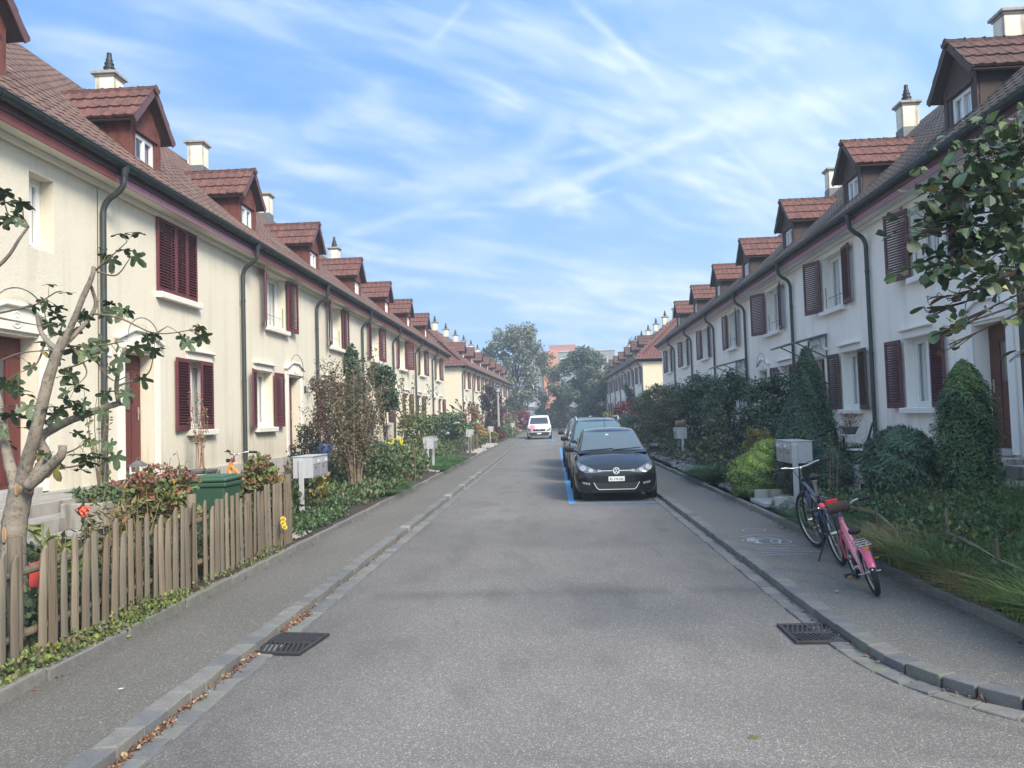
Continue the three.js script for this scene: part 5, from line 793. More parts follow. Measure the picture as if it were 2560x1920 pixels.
function mudguard(r, w, a0, a1) { const n = 22, m = 6, pos = [], idx = []; for (let i = 0; i <= n; i++) { const a = lerp(a0, a1, i / n); for (let j = 0; j <= m; j++) { const u = j / m * 2 - 1, k = r - 0.014 * u * u; pos.push(k * Math.cos(a), k * Math.sin(a), u * w); } } for (let i = 0; i < n; i++) for (let j = 0; j < m; j++) { const a = i * (m + 1) + j; idx.push(a, a + 1, a + m + 1, a + 1, a + m + 2, a + m + 1); } const g = new THREE.BufferGeometry(); g.setAttribute('position', new THREE.Float32BufferAttribute(pos, 3)); g.setIndex(idx); g.computeVertexNormals(); return g; }
const pink = phys({ color: C(0.58, 0.075, 0.165), roughness: 0.4, clearcoat: 0.6 }), palePink = phys({ color: C(0.60, 0.20, 0.27), roughness: 0.4, clearcoat: 0.6 });
bicycle('childrens_bicycle', 'small pink children\'s bicycle leaning on the black bicycle', W(2.785, 0.062, 7.02), Math.atan2(0.80, 0.13), 0.24, {
  R: 0.205, wb: 0.76, tw: 0.024, spokes: 20, bb: [0.31, 0.20], seatTop: [0.20, 0.47], headTop: [0.665, 0.61], headBot: [0.70, 0.48], tr: 0.021, step: 1, second: 1, paint: palePink, bar: [0.63, 0.70], barW: 0.54, sweep: 0.07, rise: 0.055, saddle: [0.18, 0.555], sl: 0.125, sw: 0.075, ring: 0.05, crank: 2.3, cl: 0.095, guard: pink, guardF: pink, gw: 0.034, g0: 0.7, g1: 2.75, rack: [-0.16, 0.14, 0.475], rackW: 0.055, fork: pink,
  extra(t, k) {
    mesh('handlebar_pad', new GB().bar(V(0.645, 0.715, -0.10), V(0.645, 0.715, 0.10), 0.052, 16).geo(), mat({ color: C(0.05, 0.032, 0.026), roughness: 0.9 }), t);
    mesh('bell', new GB().add(new THREE.SphereGeometry(0.034, 14, 8, 0, 6.283, 0, 1.6), MX(0.605, 0.765, -0.145)).cyl(0.036, 0.036, 0.010, 0.605, 0.762, -0.145, 14).geo(), mat({ color: C(0.62, 0.05, 0.09), roughness: 0.3 }), t);
    mesh('chain_guard', new GB().rbox(0.30, 0.075, 0.014, 0.18, 0.205, 0.065, 0.03).geo(), M.black, t);
    const s = new GB(); s.add(new THREE.CircleGeometry(0.014, 5), MX(-0.205, 0.30, 0.008, 0, -Math.PI / 2 - 0.15, 0)); s.add(new THREE.CircleGeometry(0.009, 5), MX(-0.218, 0.275, -0.008, 0, -Math.PI / 2, 0)); mesh('guard_motif', s.geo(), M.white, t);
    const ax = new GB(); ax.cyl(0.006, 0.006, 0.19, 0, k.R, 0, 8, Math.PI / 2); mesh('axle', ax.geo(), M.steel, t);
    const ref = new GB().rbox(0.012, 0.03, 0.05, -0.165, 0.45, 0, 0.004); mesh('reflector', ref.geo(), mat({ color: C(0.5, 0.2, 0.03), roughness: 0.3 }), t);
  },
});
const navy = phys({ color: C(0.010, 0.024, 0.065), roughness: 0.25, clearcoat: 0.3 });
bicycle('black_bicycle', 'dark adult bicycle with silver handlebar and red rack reflector leaning on its stand', W(2.99, 0.062, 8.40), Math.atan2(1.09, 0.11), 0.21, {
  R: 0.335, wb: 1.08, tw: 0.025, bb: [0.44, 0.30], seatTop: [0.28, 0.72], headTop: [0.90, 0.86], headBot: [0.94, 0.70], tr: 0.020, paint: navy, bar: [0.84, 1.00], barW: 0.62, sweep: 0.05, rise: 0.03, saddle: [0.25, 0.93], sl: 0.15, sw: 0.085, ring: 0.085, crank: -0.6, cl: 0.165, guard: M.black, gw: 0.03, g0: 0.9, g1: 2.5, guardF: M.black, rack: [-0.30, 0.12, 0.735], rackW: 0.062, rackMat: M.black, turn: 0.22, fork: M.black, leverMat: M.steel,
  extra(t, k) {
    mesh('reflector', new GB().rbox(0.018, 0.05, 0.12, -0.312, 0.715, 0, 0.008).geo(), mat({ color: C(0.62, 0.025, 0.025), roughness: 0.2 }), t);
    mesh('kickstand', new GB().tube([V(0.30, 0.28, -0.05), V(0.27, 0.16, -0.10), V(0.20, 0.015, -0.20)], 0.010, 8, 7).rbox(0.06, 0.015, 0.04, 0.19, 0.012, -0.205).geo(), M.black, t);
    mesh('rear_light', new GB().rbox(0.03, 0.05, 0.05, -0.10, 0.62, 0, 0.012).geo(), M.black, t);
    mesh('suspension_post', new GB().bar(V(0.275, 0.74, 0), V(0.255, 0.90, 0), 0.020, 10).rbox(0.06, 0.03, 0.05, 0.25, 0.89, 0, 0.01).geo(), M.steel, t);
    const cb = new GB(); for (const q of [-1, 1]) cb.tube([V(0.80, 1.02, q * 0.2), V(0.95, 1.02, q * 0.10), V(0.98, 0.85, q * 0.02), V(0.92, 0.72, 0)], 0.0045, 16, 5); cb.tube([V(0.88, 0.78, 0.02), V(0.65, 0.42, 0.02), V(0.46, 0.30, 0.02), V(0.1, 0.36, 0.02)], 0.004, 16, 5); mesh('cables', cb.geo(), M.black, t);
    mesh('lock', new GB().tube([V(0.52, 0.66, -0.03), V(0.60, 0.40, -0.05), V(0.50, 0.22, -0.04), V(0.36, 0.24, -0.04), V(0.34, 0.50, -0.04)], 0.011, 26, 7).geo(), M.rubber, t);
  },
});
bicycle('orange_bicycle', 'orange bicycle leaning behind the green bin and fence', W(-4.37, 0.27, 11.55), 2.72, -0.08, {
  R: 0.335, wb: 1.06, tw: 0.022, bb: [0.44, 0.30], seatTop: [0.30, 0.66], headTop: [0.86, 0.88], headBot: [0.91, 0.70], tr: 0.027, step: 1, second: 1, paint: phys({ color: C(0.72, 0.25, 0.035), roughness: 0.35, clearcoat: 0.6 }), bar: [0.80, 1.02], barW: 0.56, sweep: 0.16, rise: 0.04, saddle: [0.24, 0.86], sl: 0.14, sw: 0.09, ring: 0.08, crank: 1.2, cl: 0.16, guard: phys({ color: C(0.72, 0.25, 0.035), roughness: 0.35 }), guardF: phys({ color: C(0.72, 0.25, 0.035), roughness: 0.35 }), gw: 0.03, g0: 0.3, g1: 3.0, rack: [-0.3, 0.12, 0.74], rackW: 0.06, turn: 0.3,
  extra(t) { mesh('reflector', new GB().ball(0.04, 0.88, 0.93, 0.05).geo(), mat({ color: C(0.6, 0.03, 0.04), roughness: 0.3 }), t); mesh('front_basket_lamp', new GB().rbox(0.05, 0.06, 0.06, 0.93, 0.92, 0, 0.02).geo(), M.black, t); },
});
{ const t = thing('bucket', 'blue plastic bucket behind the front wheel of the black bicycle', 'bucket', W(3.42, 0.10, 10.0)); mesh('body', new THREE.LatheGeometry([[0.001, 0.01], [0.12, 0.01], [0.155, 0.27], [0.165, 0.275], [0.165, 0.285], [0.148, 0.285], [0.115, 0.02]].map(([x, y]) => new THREE.Vector2(x, y)), 24), mat({ color: C(0.025, 0.06, 0.34), roughness: 0.45 }), t); mesh('handle', new GB().tube([V(-0.16, 0.27, 0), V(-0.12, 0.38, 0.03), V(0, 0.42, 0.04), V(0.12, 0.38, 0.03), V(0.16, 0.27, 0)], 0.005, 16, 5).geo(), M.steel, t); }

// ---------------------------------------------------------------- letter boxes on posts
function mailbox(s, x, d, y, label, o = {}) {
  const t = thing('mailbox', label, 'mailbox', W(x, y, d), 'letter boxes on posts along the gardens'), L = o.len ?? 0.82, w = 0.33, hh = 0.35, y0 = (o.y0 ?? 0.66);
  for (const q of o.single ? [0] : [0, 1]) { const p = mesh('post', new GB().rbox(0.085, y0 + hh * 0.92, 0.03, 0, (y0 + hh * 0.92) / 2 - 0.02, 0, 0.006).geo(), M.mailAlu, t); p.position.set(s * (o.px ?? 0.02), 0, q ? -(L + (o.gap ?? 0.25)) : 0.016); }
  mesh('box', new GB().rbox(w, hh, L, -s * 0.0, y0 + hh / 2, -L / 2, 0.008).rbox(w + 0.03, 0.012, L + 0.02, 0, y0 + hh + 0.007, -L / 2, 0.004).geo(), M.mailAlu, t);
  for (let i = 0; i < 2; i++) {
    const g = mesh('door', new GB().rbox(0.012, hh - 0.05, L / 2 - 0.045, 0, 0, 0, 0.004).geo(), M.mailDark, t); g.position.set(-s * (w / 2 + 0.005), y0 + hh / 2 - 0.005, -L * (i ? 0.745 : 0.255));
    mesh('flap', new GB().rbox(0.014, 0.085, L / 2 - 0.06, -s * 0.007, hh / 2 - 0.075, 0, 0.004).geo(), M.mailAlu, g); mesh('name_card', new GB().rbox(0.004, 0.04, 0.10, -s * 0.017, hh / 2 - 0.07, -0.05, 0.001).geo(), M.white, g); mesh('lock', new GB().cyl(0.012, 0.012, 0.012, -s * 0.012, 0.0, 0.08, 10, 0, 0, Math.PI / 2).geo(), M.black, g);
  }
  return t;
}
mailbox(-1, -4.18, 12.58, 0.20, 'double grey letter box on posts beside the far end of the picket fence', { y0: 0.63, len: 0.84 });
mailbox(-1, -3.95, 23.9, 0.18, 'double grey letter box beyond the big twiggy shrub on the left');
mailbox(-1, -4.25, 38.3, 0.2, 'letter box before the rose bush and palm on the left', { len: 0.6 });
mailbox(-1, -4.05, 48.6, 0.22, 'pale letter box beside the orange shrub on the left', { single: 1, len: 0.4 });
mailbox(-1, -3.75, 69, 0.25, 'small far letter box beside the yellow bush near the white van', { single: 1, len: 0.5 });
mailbox(1, 3.95, 12.62, 0.22, 'grey letter box by the dark cone conifer above the black bicycle', { single: 1, y0: 0.63, len: 0.84, px: -0.12 });
mailbox(1, 4.0, 24.6, 0.24, 'letter box with a log on top before the right hedge', { len: 0.5 });
mailbox(1, 4.5, 42.0, 0.28, 'far letter box right of the parked cars', { single: 1, len: 0.4 });
{ const t = thing('log', 'chunk of firewood lying on the right letter box', 'log', W(4.0, 1.27, 24.75)); mesh('wood', new GB().limb([V(-0.16, 0.10, 0), V(0, 0.115, -0.02), V(0.17, 0.12, 0.02)], 0.10, 0.12, 8, 9, null, 0.2).geo(), M.wood[0], t); }

// ---------------------------------------------------------------- picket fence
{
  const t = thing('picket_fence', 'weathered wooden picket fence around the left front garden', 'fence', W(-3.60, 0, 7));
  const r = rng(31), picket = [0.86, 0.80, 0.90].map((h, v) => { const g = new THREE.CylinderGeometry(0.036 - v * 0.002, 0.039, h, 10, 6, false), P = g.attributes.position; for (let i = 0; i < P.count; i++) { let x = P.getX(i), y = P.getY(i), z = P.getZ(i); x = x < 0 ? -0.006 : x * 0.55; if (y > h / 2 - 0.01) y -= 0.03 * Math.abs(z) / 0.036 * (v + 0.3) + 0.02 * (v === 1 ? (z / 0.036) : 0); const b = 0.008 * Math.sin(y * 5 + v * 2) + 0.004 * Math.sin(y * 13 + v); P.setXYZ(i, x + b * 0.4, y, z + b); } g.translate(0, h / 2, 0); g.computeVertexNormals(); return new GB().add(g).geo(); });
  for (let i = 0, d = 3.95; d < 10.22; i++, d += 0.127 + (r() - 0.5) * 0.018) {
    if (Math.abs(d - 5.06) < 0.04 || Math.abs(d - 7.58) < 0.05 || Math.abs(d - 8.88) < 0.04) continue;
    const v = (r() * 3) | 0, p = mesh('picket', picket[v], M.wood[(r() * 5) | 0], t); p.position.set((r() - 0.5) * 0.012, 0.105 + (r() - 0.5) * 0.05, 7 - d); p.rotation.set((r() - 0.5) * 0.045, (r() - 0.5) * 0.3, (r() - 0.5) * 0.03); p.scale.set(1, 1 + (r() - 0.5) * 0.07, 0.94 + r() * 0.2);
  }
  for (const y of [0.36, 0.78]) for (const [a, b] of [[3.9, 5.06], [5.06, 7.58], [7.58, 10.25]]) { const g = new GB().limb([W(-0.045, y, a - 7), W(-0.043, y + 0.01, (a + b) / 2 - 7), W(-0.045, y - 0.01, b - 7)], 0.030, 0.028, 6, 7, null, 0.1); g.build('rail', M.wood[3], t); }
  for (const [d, x, h, m] of [[5.04, -0.055, 1.02, 1], [7.56, -0.05, 1.06, 2], [8.87, -0.01, 0.93, 3], [10.26, -0.02, 1.06, 1]]) { const g = new GB().limb([V(0, -0.1, 0), V(0.004, h * 0.5, 0.003), V(0, h, 0)], 0.050, 0.046, 6, 9, null, 0.06).build('post', M.wood[m], t); g.position.set(x, 0, 7 - d); }
}
// stakes and a rope of twisted branches along the right garden
{
  const t = thing('rope_fence', 'low fence of grey twisted branches tied to stakes in the right garden', 'fence', W(3.6, 0, 7.6)), o = t.position.clone().negate();
  const P = (px, py, d) => at(px, py, d).add(o), path = [[2095, 1262, 9.6], [2135, 1272, 9.2], [2192, 1286, 8.8], [2240, 1321, 8.35], [2303, 1341, 7.95], [2369, 1338, 7.55], [2430, 1359, 7.1], [2493, 1397, 6.6], [2575, 1432, 6.1]].map((q) => P(...q)), r = rng(8);
  for (let k = 0; k < 2; k++) { const pts = path.map((p, i) => p.clone().add(V((r() - 0.5) * 0.015, (k ? 0.018 : 0) * Math.sin(i * 1.4) + (r() - 0.5) * 0.014, (r() - 0.5) * 0.02))); mesh('branch', new GB().limb(pts, 0.009 - k * 0.003, 0.007 - k * 0.002, 50, 6, null, 0.2).geo(), M.wood[2], t); }
  for (const [i, h, m] of [[2, 0.62, 1], [5, 0.74, 4], [7, 0.6, 3]]) { const b = path[i].clone(); mesh('stake', new GB().limb([V(b.x, 0.05, b.z), V(b.x + 0.01, 0.35, b.z), V(b.x, h, b.z)], 0.018, 0.015, 5, 8, null, 0.1).geo(), M.wood[m], t); }
}
// single stakes left
for (const [x, d, h, lab] of [[-3.97, 20.1, 0.86, 'thick grey garden stake before the second left letter box'], [-3.60, 19.6, 1.05, 'thin garden stake at the pavement edge beyond the twiggy shrub'], [-3.85, 36.0, 0.9, 'dark stake by the letter box before the rose bush'], [-3.72, 33.5, 0.85, 'rusty stake at the pavement edge beside the yucca']]) tag(mesh('garden_stake', new GB().limb([W(x, 0.05, d), W(x + 0.01, h / 2, d), W(x, h + 0.1, d)], h > 1 ? 0.016 : 0.045, h > 1 ? 0.012 : 0.042, 6, 8, null, 0.1).geo(), M.wood[3]), lab, 'stake', 'garden stakes on the left');
{ const t = thing('board_screen', 'dark wooden board screen by the letter box before the palm', 'fence', W(-3.95, 0.12, 38.8)); for (let i = 0; i < 5; i++) mesh('board', new GB().rbox(0.04, 0.86, 0.17, 0, 0.43, -i * 0.19, 0.005).geo(), M.wood[3], t); }
// ---------------------------------------------------------------- left garden things
{
  const t = thing('wheelie_bin', 'green wheelie bin behind the picket fence', 'bin', W(-4.14, 0.22, 9.2)); t.scale.set(0.94, 0.95, 0.94); const G = mat({ color: C(0.034, 0.088, 0.050), roughness: 0.5 }), G2 = mat({ color: C(0.042, 0.105, 0.060), roughness: 0.5 });
  mesh('body', (() => { const g = new RoundedBoxGeometry(0.46, 0.84, 0.50, 3, 0.035), P = g.attributes.position; for (let i = 0; i < P.count; i++) { const k = lerp(0.80, 1.03, (P.getY(i) + 0.42) / 0.84); P.setX(i, P.getX(i) * k); P.setZ(i, P.getZ(i) * k); } g.computeVertexNormals(); return new GB().add(g, MX(0, 0.46, 0)).geo(); })(), G, t);
  mesh('rim', new GB().rbox(0.51, 0.06, 0.55, 0, 0.86, 0, 0.02).geo(), G, t); mesh('lid', new GB().rbox(0.53, 0.05, 0.57, 0, 0.925, 0, 0.022, 0.02).rbox(0.40, 0.03, 0.42, 0, 0.955, 0, 0.014, 0.02).geo(), G2, t); mesh('handle', new GB().bar(V(-0.2, 0.90, -0.33), V(0.2, 0.90, -0.33), 0.016, 8).rbox(0.03, 0.05, 0.1, -0.2, 0.89, -0.29).rbox(0.03, 0.05, 0.1, 0.2, 0.89, -0.29).geo(), G, t);
  for (const q of [-1, 1]) mesh('wheel', new GB().cyl(0.10, 0.10, 0.05, q * 0.22, 0.10, -0.22, 18, 0, 0, Math.PI / 2).geo(), M.rubber, t);
}
{ // stone landing, steps and trough in front of the two nearest doors
  const t = thing('stone_steps', 'grey concrete landing and steps before the two nearest left doors', 'steps', W(-6.5, 0, 10.5));
  [[-0.46, 0.55, 0.905, 8.0, 13.3], [0.555, 0.90, 0.76, 7.4, 10.6], [0.905, 1.25, 0.61, 7.1, 10.4], [1.255, 1.60, 0.46, 6.8, 10.2]].forEach(([x0, x1, y, d0, d1]) => mesh('step', new GB().rbox(x1 - x0, y + 0.1, d1 - d0, (x0 + x1) / 2, (y - 0.1) / 2, 10.5 - (d0 + d1) / 2, 0.015).geo(), M.concrete, t));
  const p = thing('stone_trough', 'concrete planting trough on the steps behind the fence', 'planter', W(-5.42, 0.60, 8.95)); mesh('trough', new GB().rbox(0.50, 0.30, 0.06, 0, 0.15, 0.37, 0.02).rbox(0.50, 0.30, 0.06, 0, 0.15, -0.37, 0.02).rbox(0.06, 0.30, 0.68, 0.22, 0.15, 0, 0.02).rbox(0.06, 0.30, 0.68, -0.22, 0.15, 0, 0.02).geo(), M.concrete, p); mesh('soil', new GB().box(0.38, 0.20, 0.68, 0, 0.13, 0).geo(), M.soil, p);
  const l = thing('garden_lantern', 'white wooden lantern standing beside the dark red door', 'lantern', W(-6.50, 0.905, 11.72)); const b = new GB(); b.rbox(0.20, 0.025, 0.20, 0, 0.013, 0, 0.004); for (const x of [-1, 1]) for (const z of [-1, 1]) b.rbox(0.022, 0.24, 0.022, x * 0.08, 0.14, z * 0.08, 0.004); for (const y of [0.15, 0.25]) { b.rbox(0.16, 0.014, 0.014, 0, y, 0.08).rbox(0.16, 0.014, 0.014, 0, y, -0.08).rbox(0.014, 0.014, 0.16, 0.08, y, 0).rbox(0.014, 0.014, 0.16, -0.08, y, 0); } mesh('frame', b.geo(), M.whiteWood, l); mesh('roof', new GB().cyl(0.155, 0.04, 0.07, 0, 0.295, 0, 4, 0, Math.PI / 4).add(new THREE.TorusGeometry(0.03, 0.005, 5, 14), MX(0, 0.35, 0)).geo(), M.lead, l); mesh('glass', new GB().box(0.15, 0.22, 0.003, 0, 0.14, 0.075).box(0.15, 0.22, 0.003, 0, 0.14, -0.075).box(0.003, 0.22, 0.15, 0.075, 0.14, 0).box(0.003, 0.22, 0.15, -0.075, 0.14, 0).geo(), M.glass, l); mesh('candle', new GB().cyl(0.03, 0.03, 0.09, 0, 0.07, 0).geo(), M.whiteWood, l);
  const rb2 = thing('red_box', 'small red plastic box hanging behind the near pickets of the fence', 'box', W(-3.78, 0.60, 5.50)); const rm = mat({ color: C(0.55, 0.06, 0.045), roughness: 0.5 }); mesh('body', new GB().rbox(0.10, 0.17, 0.012, 0, 0.09, 0.07, 0.004).rbox(0.10, 0.17, 0.012, 0, 0.09, -0.07, 0.004).rbox(0.012, 0.17, 0.13, 0.045, 0.09, 0, 0.004).rbox(0.012, 0.17, 0.13, -0.045, 0.09, 0, 0.004).rbox(0.10, 0.012, 0.14, 0, 0.005, 0, 0.004).geo(), rm, rb2); mesh('hook', new GB().tube([V(0.05, 0.16, 0), V(0.09, 0.20, 0), V(0.13, 0.18, 0)], 0.005, 8, 5).geo(), rm, rb2);
  const pot = thing('flower_pot', 'grey square pot with the thin rose against the cream wall', 'plant pot', W(-6.55, 0.50, 13.95)); mesh('pot', new GB().rbox(0.42, 0.42, 0.42, 0, 0.21, 0, 0.02).rbox(0.46, 0.06, 0.46, 0, 0.42, 0, 0.015).geo(), mat({ color: C(0.12, 0.12, 0.125), roughness: 0.7 }), pot);
  const bb = thing('water_barrel', 'blue plastic water barrel behind the twiggy shrub', 'barrel', W(-5.80, 0.38, 19.0)); mesh('body', new THREE.LatheGeometry([[0.001, 0], [0.24, 0], [0.27, 0.05], [0.285, 0.25], [0.27, 0.28], [0.285, 0.31], [0.285, 0.55], [0.27, 0.58], [0.285, 0.61], [0.27, 0.82], [0.22, 0.86], [0.001, 0.86]].map(([x, y]) => new THREE.Vector2(x, y)), 26), mat({ color: C(0.02, 0.05, 0.22), roughness: 0.4 }), bb); mesh('lid', new GB().cyl(0.10, 0.10, 0.03, 0.08, 0.875, 0, 16).geo(), M.black, bb);
  const ty = thing('toy_truck', 'yellow toy truck standing in the left garden beyond the twiggy shrub', 'toy', W(-5.25, 0.78, 25.0)); const Y = mat({ color: C(0.62, 0.55, 0.03), roughness: 0.4 }); const c = new GB(); c.rbox(0.40, 0.05, 0.26, 0.0, 0.09, 0, 0.01).rbox(0.05, 0.25, 0.03, 0.0, 0.24, 0.12, 0.008).rbox(0.05, 0.25, 0.03, 0.24, 0.24, 0.12, 0.008, 0, 0, 0.1).rbox(0.05, 0.25, 0.03, 0.0, 0.24, -0.12, 0.008).rbox(0.05, 0.25, 0.03, 0.24, 0.24, -0.12, 0.008).rbox(0.28, 0.04, 0.27, 0.12, 0.37, 0, 0.012).rbox(0.20, 0.10, 0.26, 0.27, 0.13, 0, 0.02); mesh('cab', c.geo(), Y, ty); mesh('bed', new GB().rbox(0.26, 0.03, 0.26, -0.16, 0.14, 0).rbox(0.26, 0.13, 0.02, -0.16, 0.21, 0.12).rbox(0.26, 0.13, 0.02, -0.16, 0.21, -0.12).rbox(0.02, 0.13, 0.26, -0.28, 0.21, 0).geo(), Y, ty); for (const x of [-0.16, 0.24]) for (const z of [-0.13, 0.13]) mesh('wheel', new GB().cyl(0.075, 0.075, 0.05, x, 0.05, z, 16, Math.PI / 2).geo(), M.black, ty);
  const bx2 = thing('wooden_platform', 'low wooden table carrying the yellow toy truck', 'table', W(-5.2, 0.3, 25.0)); for (let i = 0; i < 4; i++) mesh('plank', new GB().rbox(0.70, 0.03, 0.10, 0, 0.45, -0.17 + i * 0.115, 0.005).geo(), M.wood[i], bx2); for (const x of [-0.3, 0.3]) for (const z of [-0.15, 0.15]) mesh('leg', new GB().rbox(0.05, 0.45, 0.05, x, 0.21, z, 0.005).geo(), M.wood[1], bx2);
}
// ---------------------------------------------------------------- right garden things
{
  const tr = thing('terrace', 'grey stone terrace with the bistro table before the right houses', 'terrace', W(5.9, 0, 15)); 
  const r = rng(5); for (let i = 0; i < 4; i++) for (let j = 0; j < 6; j++) mesh('slab', new GB().rbox(0.485, 0.08, 0.585, 0, 0, 0, 0.006).geo(), M.slab, tr).position.set(-0.72 + i * 0.493, 0.48 + (r() - 0.5) * 0.006, 1.5 - j * 0.593);
  for (const [x, z, l, w, y] of [[-1.02, 0.0, 3.6, 0.10, 0.46], [-1.45, 0.4, 2.8, 0.10, 0.33]]) mesh('step', new GB().rbox(w + 0.28, 0.16, l, x, y - 0.06, z, 0.012).geo(), M.plinth, tr);
  const path = thing('slab_path', 'pale slab path with stone borders between gravel beds on the right', 'path', W(3.9, 0, 13.3)); for (let i = 0; i < 4; i++) mesh('slab', new GB().rbox(0.48, 0.06, 0.92, 0, 0, 0, 0.006).geo(), M.slab, path).position.set(-0.28 + i * 0.49, 0.165 + i * 0.035, 0);
  for (const z of [-0.62, 0.62]) mesh('border', new GB().rbox(1.5, 0.16, 0.09, 0.35, 0.24, z, 0.01).geo(), M.plinth, path);
  mesh('border', new GB().rbox(1.0, 0.14, 0.09, 0.30, 0.22, -3.4, 0.01, 0, 0.5).geo(), M.plinth, path); 
  const T = thing('bistro_table', 'round white bistro table under the right window', 'table', W(5.32, 0.52, 14.55)); mesh('tabletop', new GB().cyl(0.31, 0.31, 0.022, 0, 0.70, 0, 28).geo(), M.whiteWood, T); mesh('stem', new GB().cyl(0.02, 0.02, 0.66, 0, 0.36, 0, 10).geo(), M.darkMetal, T); for (let i = 0; i < 3; i++) mesh('leg', new GB().tube([V(0, 0.14, 0), V(0.12 * Math.cos(i * 2.1), 0.10, 0.12 * Math.sin(i * 2.1)), V(0.26 * Math.cos(i * 2.1), 0.01, 0.26 * Math.sin(i * 2.1))], 0.013, 8, 6).geo(), M.darkMetal, T);
  const P = thing('heather_pot', 'grey pot of reddish heather standing on the bistro table', 'plant pot', W(5.42, 1.232, 14.50)); mesh('pot', new THREE.LatheGeometry([[0.001, 0], [0.09, 0], [0.15, 0.12], [0.16, 0.12], [0.16, 0.14], [0.001, 0.13]].map(([x, y]) => new THREE.Vector2(x, y)), 20), mat({ color: C(0.10, 0.11, 0.11), roughness: 0.7 }), P); { const q = rng(77), it = []; for (let i = 0; i < 420; i++) { const a = q() * 6.28, k = q() * 0.20, h = 0.12 + q() * 0.26; it.push([MX(k * Math.cos(a) * (0.5 + h * 2), h, k * Math.sin(a) * (0.5 + h * 2), q() * 6, q() * 6, 0, 0.5 + q() * 0.5), q() < 0.6 ? vary(C(0.25, 0.07, 0.10), q, 0.4) : vary(C(0.10, 0.10, 0.06), q, 0.3)]); } mesh('heather', scatter(leafBase(0.035, 0.010), it), M.leaf, P); }
  const chair = (x, d, turn, label) => { const c = thing('bistro_chair', label, 'chair', W(x, 0.52, d)); c.rotation.y = turn; mesh('seat', new GB().cyl(0.20, 0.20, 0.03, 0, 0.455, 0, 26).geo(), M.whiteWood, c); mesh('seat_ring', new GB().add(new THREE.TorusGeometry(0.20, 0.012, 6, 26), MX(0, 0.44, 0, Math.PI / 2)).geo(), M.darkMetal, c); for (const [a, b] of [[1, 1], [1, -1], [-1, 1], [-1, -1]]) mesh('leg', new GB().tube([V(a * 0.14, 0.44, b * 0.14), V(a * 0.17, 0.22, b * 0.17), V(a * 0.20, 0.0, b * 0.19)], 0.012, 8, 6).geo(), M.darkMetal, c); mesh('back_hoop', new GB().tube([V(-0.19, 0.44, -0.12), V(-0.20, 0.70, -0.19), V(-0.13, 0.88, -0.24), V(0, 0.93, -0.25), V(0.13, 0.88, -0.24), V(0.20, 0.70, -0.19), V(0.19, 0.44, -0.12)], 0.012, 36, 7).geo(), M.darkMetal, c); mesh('inner_hoop', new GB().tube([V(-0.10, 0.46, -0.15), V(-0.10, 0.66, -0.19), V(0, 0.78, -0.215), V(0.10, 0.66, -0.19), V(0.10, 0.46, -0.15)], 0.009, 26, 6).geo(), M.darkMetal, c); };
  chair(5.30, 13.85, -2.0, 'dark hoop-backed bistro chair right of the small table'); chair(5.32, 15.05, 0.5, 'dark hoop-backed bistro chair behind the small table, left');
  const pots = thing('dark_planter', 'dark square planter beside the bistro chair at the wall', 'planter', W(6.1, 0.52, 14.5)); mesh('pot', new GB().rbox(0.26, 0.30, 0.26, 0, 0.15, 0, 0.012).rbox(0.28, 0.03, 0.28, 0, 0.30, 0, 0.01).geo(), M.black, pots);
  const st = thing('front_steps', 'stone steps below the brown wooden door at the right edge', 'steps', W(6.4, 0, 12.65)); [[0.0, 0.56, 0.88], [-0.42, -0.02, 0.70], [-0.76, -0.44, 0.52], [-1.1, -0.78, 0.36]].forEach(([a, b, y]) => mesh('step', new GB().rbox(b - a, y + 0.1, 1.5, (a + b) / 2, (y - 0.1) / 2, 0, 0.012).geo(), M.plinth, st));
  const rock = (x, d, y, s, seed, label, m) => { const g = new THREE.IcosahedronGeometry(1, 2), P = g.attributes.position; for (let i = 0; i < P.count; i++) { const v = V().fromBufferAttribute(P, i), k = 0.75 + 0.5 * fbm(v.x * 1.3 + seed, v.y * 1.3 + v.z * 1.1 + seed * 2, 3); P.setXYZ(i, v.x * k * s[0], v.y * k * s[1], v.z * k * s[2]); } g.deleteAttribute('normal'); const q = g.index ? g.toNonIndexed() : g; q.computeVertexNormals(); const o = mesh('rock', new GB().add(q).geo(), m || M.kerb[4]); o.position.copy(W(x, y, d)); tag(o, label, 'rock'); };
  rock(3.66, 12.75, 0.20, [0.20, 0.15, 0.14], 3, 'dark slate rock at the foot of the right letter box', M.lead); rock(3.95, 22.9, 0.25, [0.16, 0.17, 0.15], 7, 'round boulder before the right hedge by the letter box'); rock(4.45, 23.0, 0.26, [0.15, 0.20, 0.15], 11, 'pale upright stone beside the boulder before the right hedge', M.paleStone); rock(3.72, 25.5, 0.2, [0.2, 0.12, 0.2], 17, 'flat dark stone at the letter box posts before the right hedge');
}
function leafNear(L, w) { const pos = []; for (const s of [-1, 1]) { const e1 = [s * w * 0.80, 0.28 * w, 0.24 * L], e2 = [s * w * 0.86, 0.24 * w, 0.62 * L], m = [0, -0.02 * L, 0.45 * L], t = [0, -0.10 * L, L]; pos.push(0, 0, 0, ...e1, ...m, ...e1, ...e2, ...m, ...e2, ...t, ...m); } const P = []; for (let i = 0; i < pos.length; i += 3) P.push(pos[i], pos[i + 2], pos[i + 1]); const g = new THREE.BufferGeometry(); g.setAttribute('position', new THREE.Float32BufferAttribute(P, 3)); g.computeVertexNormals(); return g; }
function leafBase(L, w) { const g = new THREE.BufferGeometry(); g.setAttribute('position', new THREE.Float32BufferAttribute([0, 0, 0, -w, 0.25 * w, L * 0.5, 0, 0, L, 0, 0, 0, 0, 0, L, w, 0.25 * w, L * 0.5], 3)); g.computeVertexNormals(); return g; }
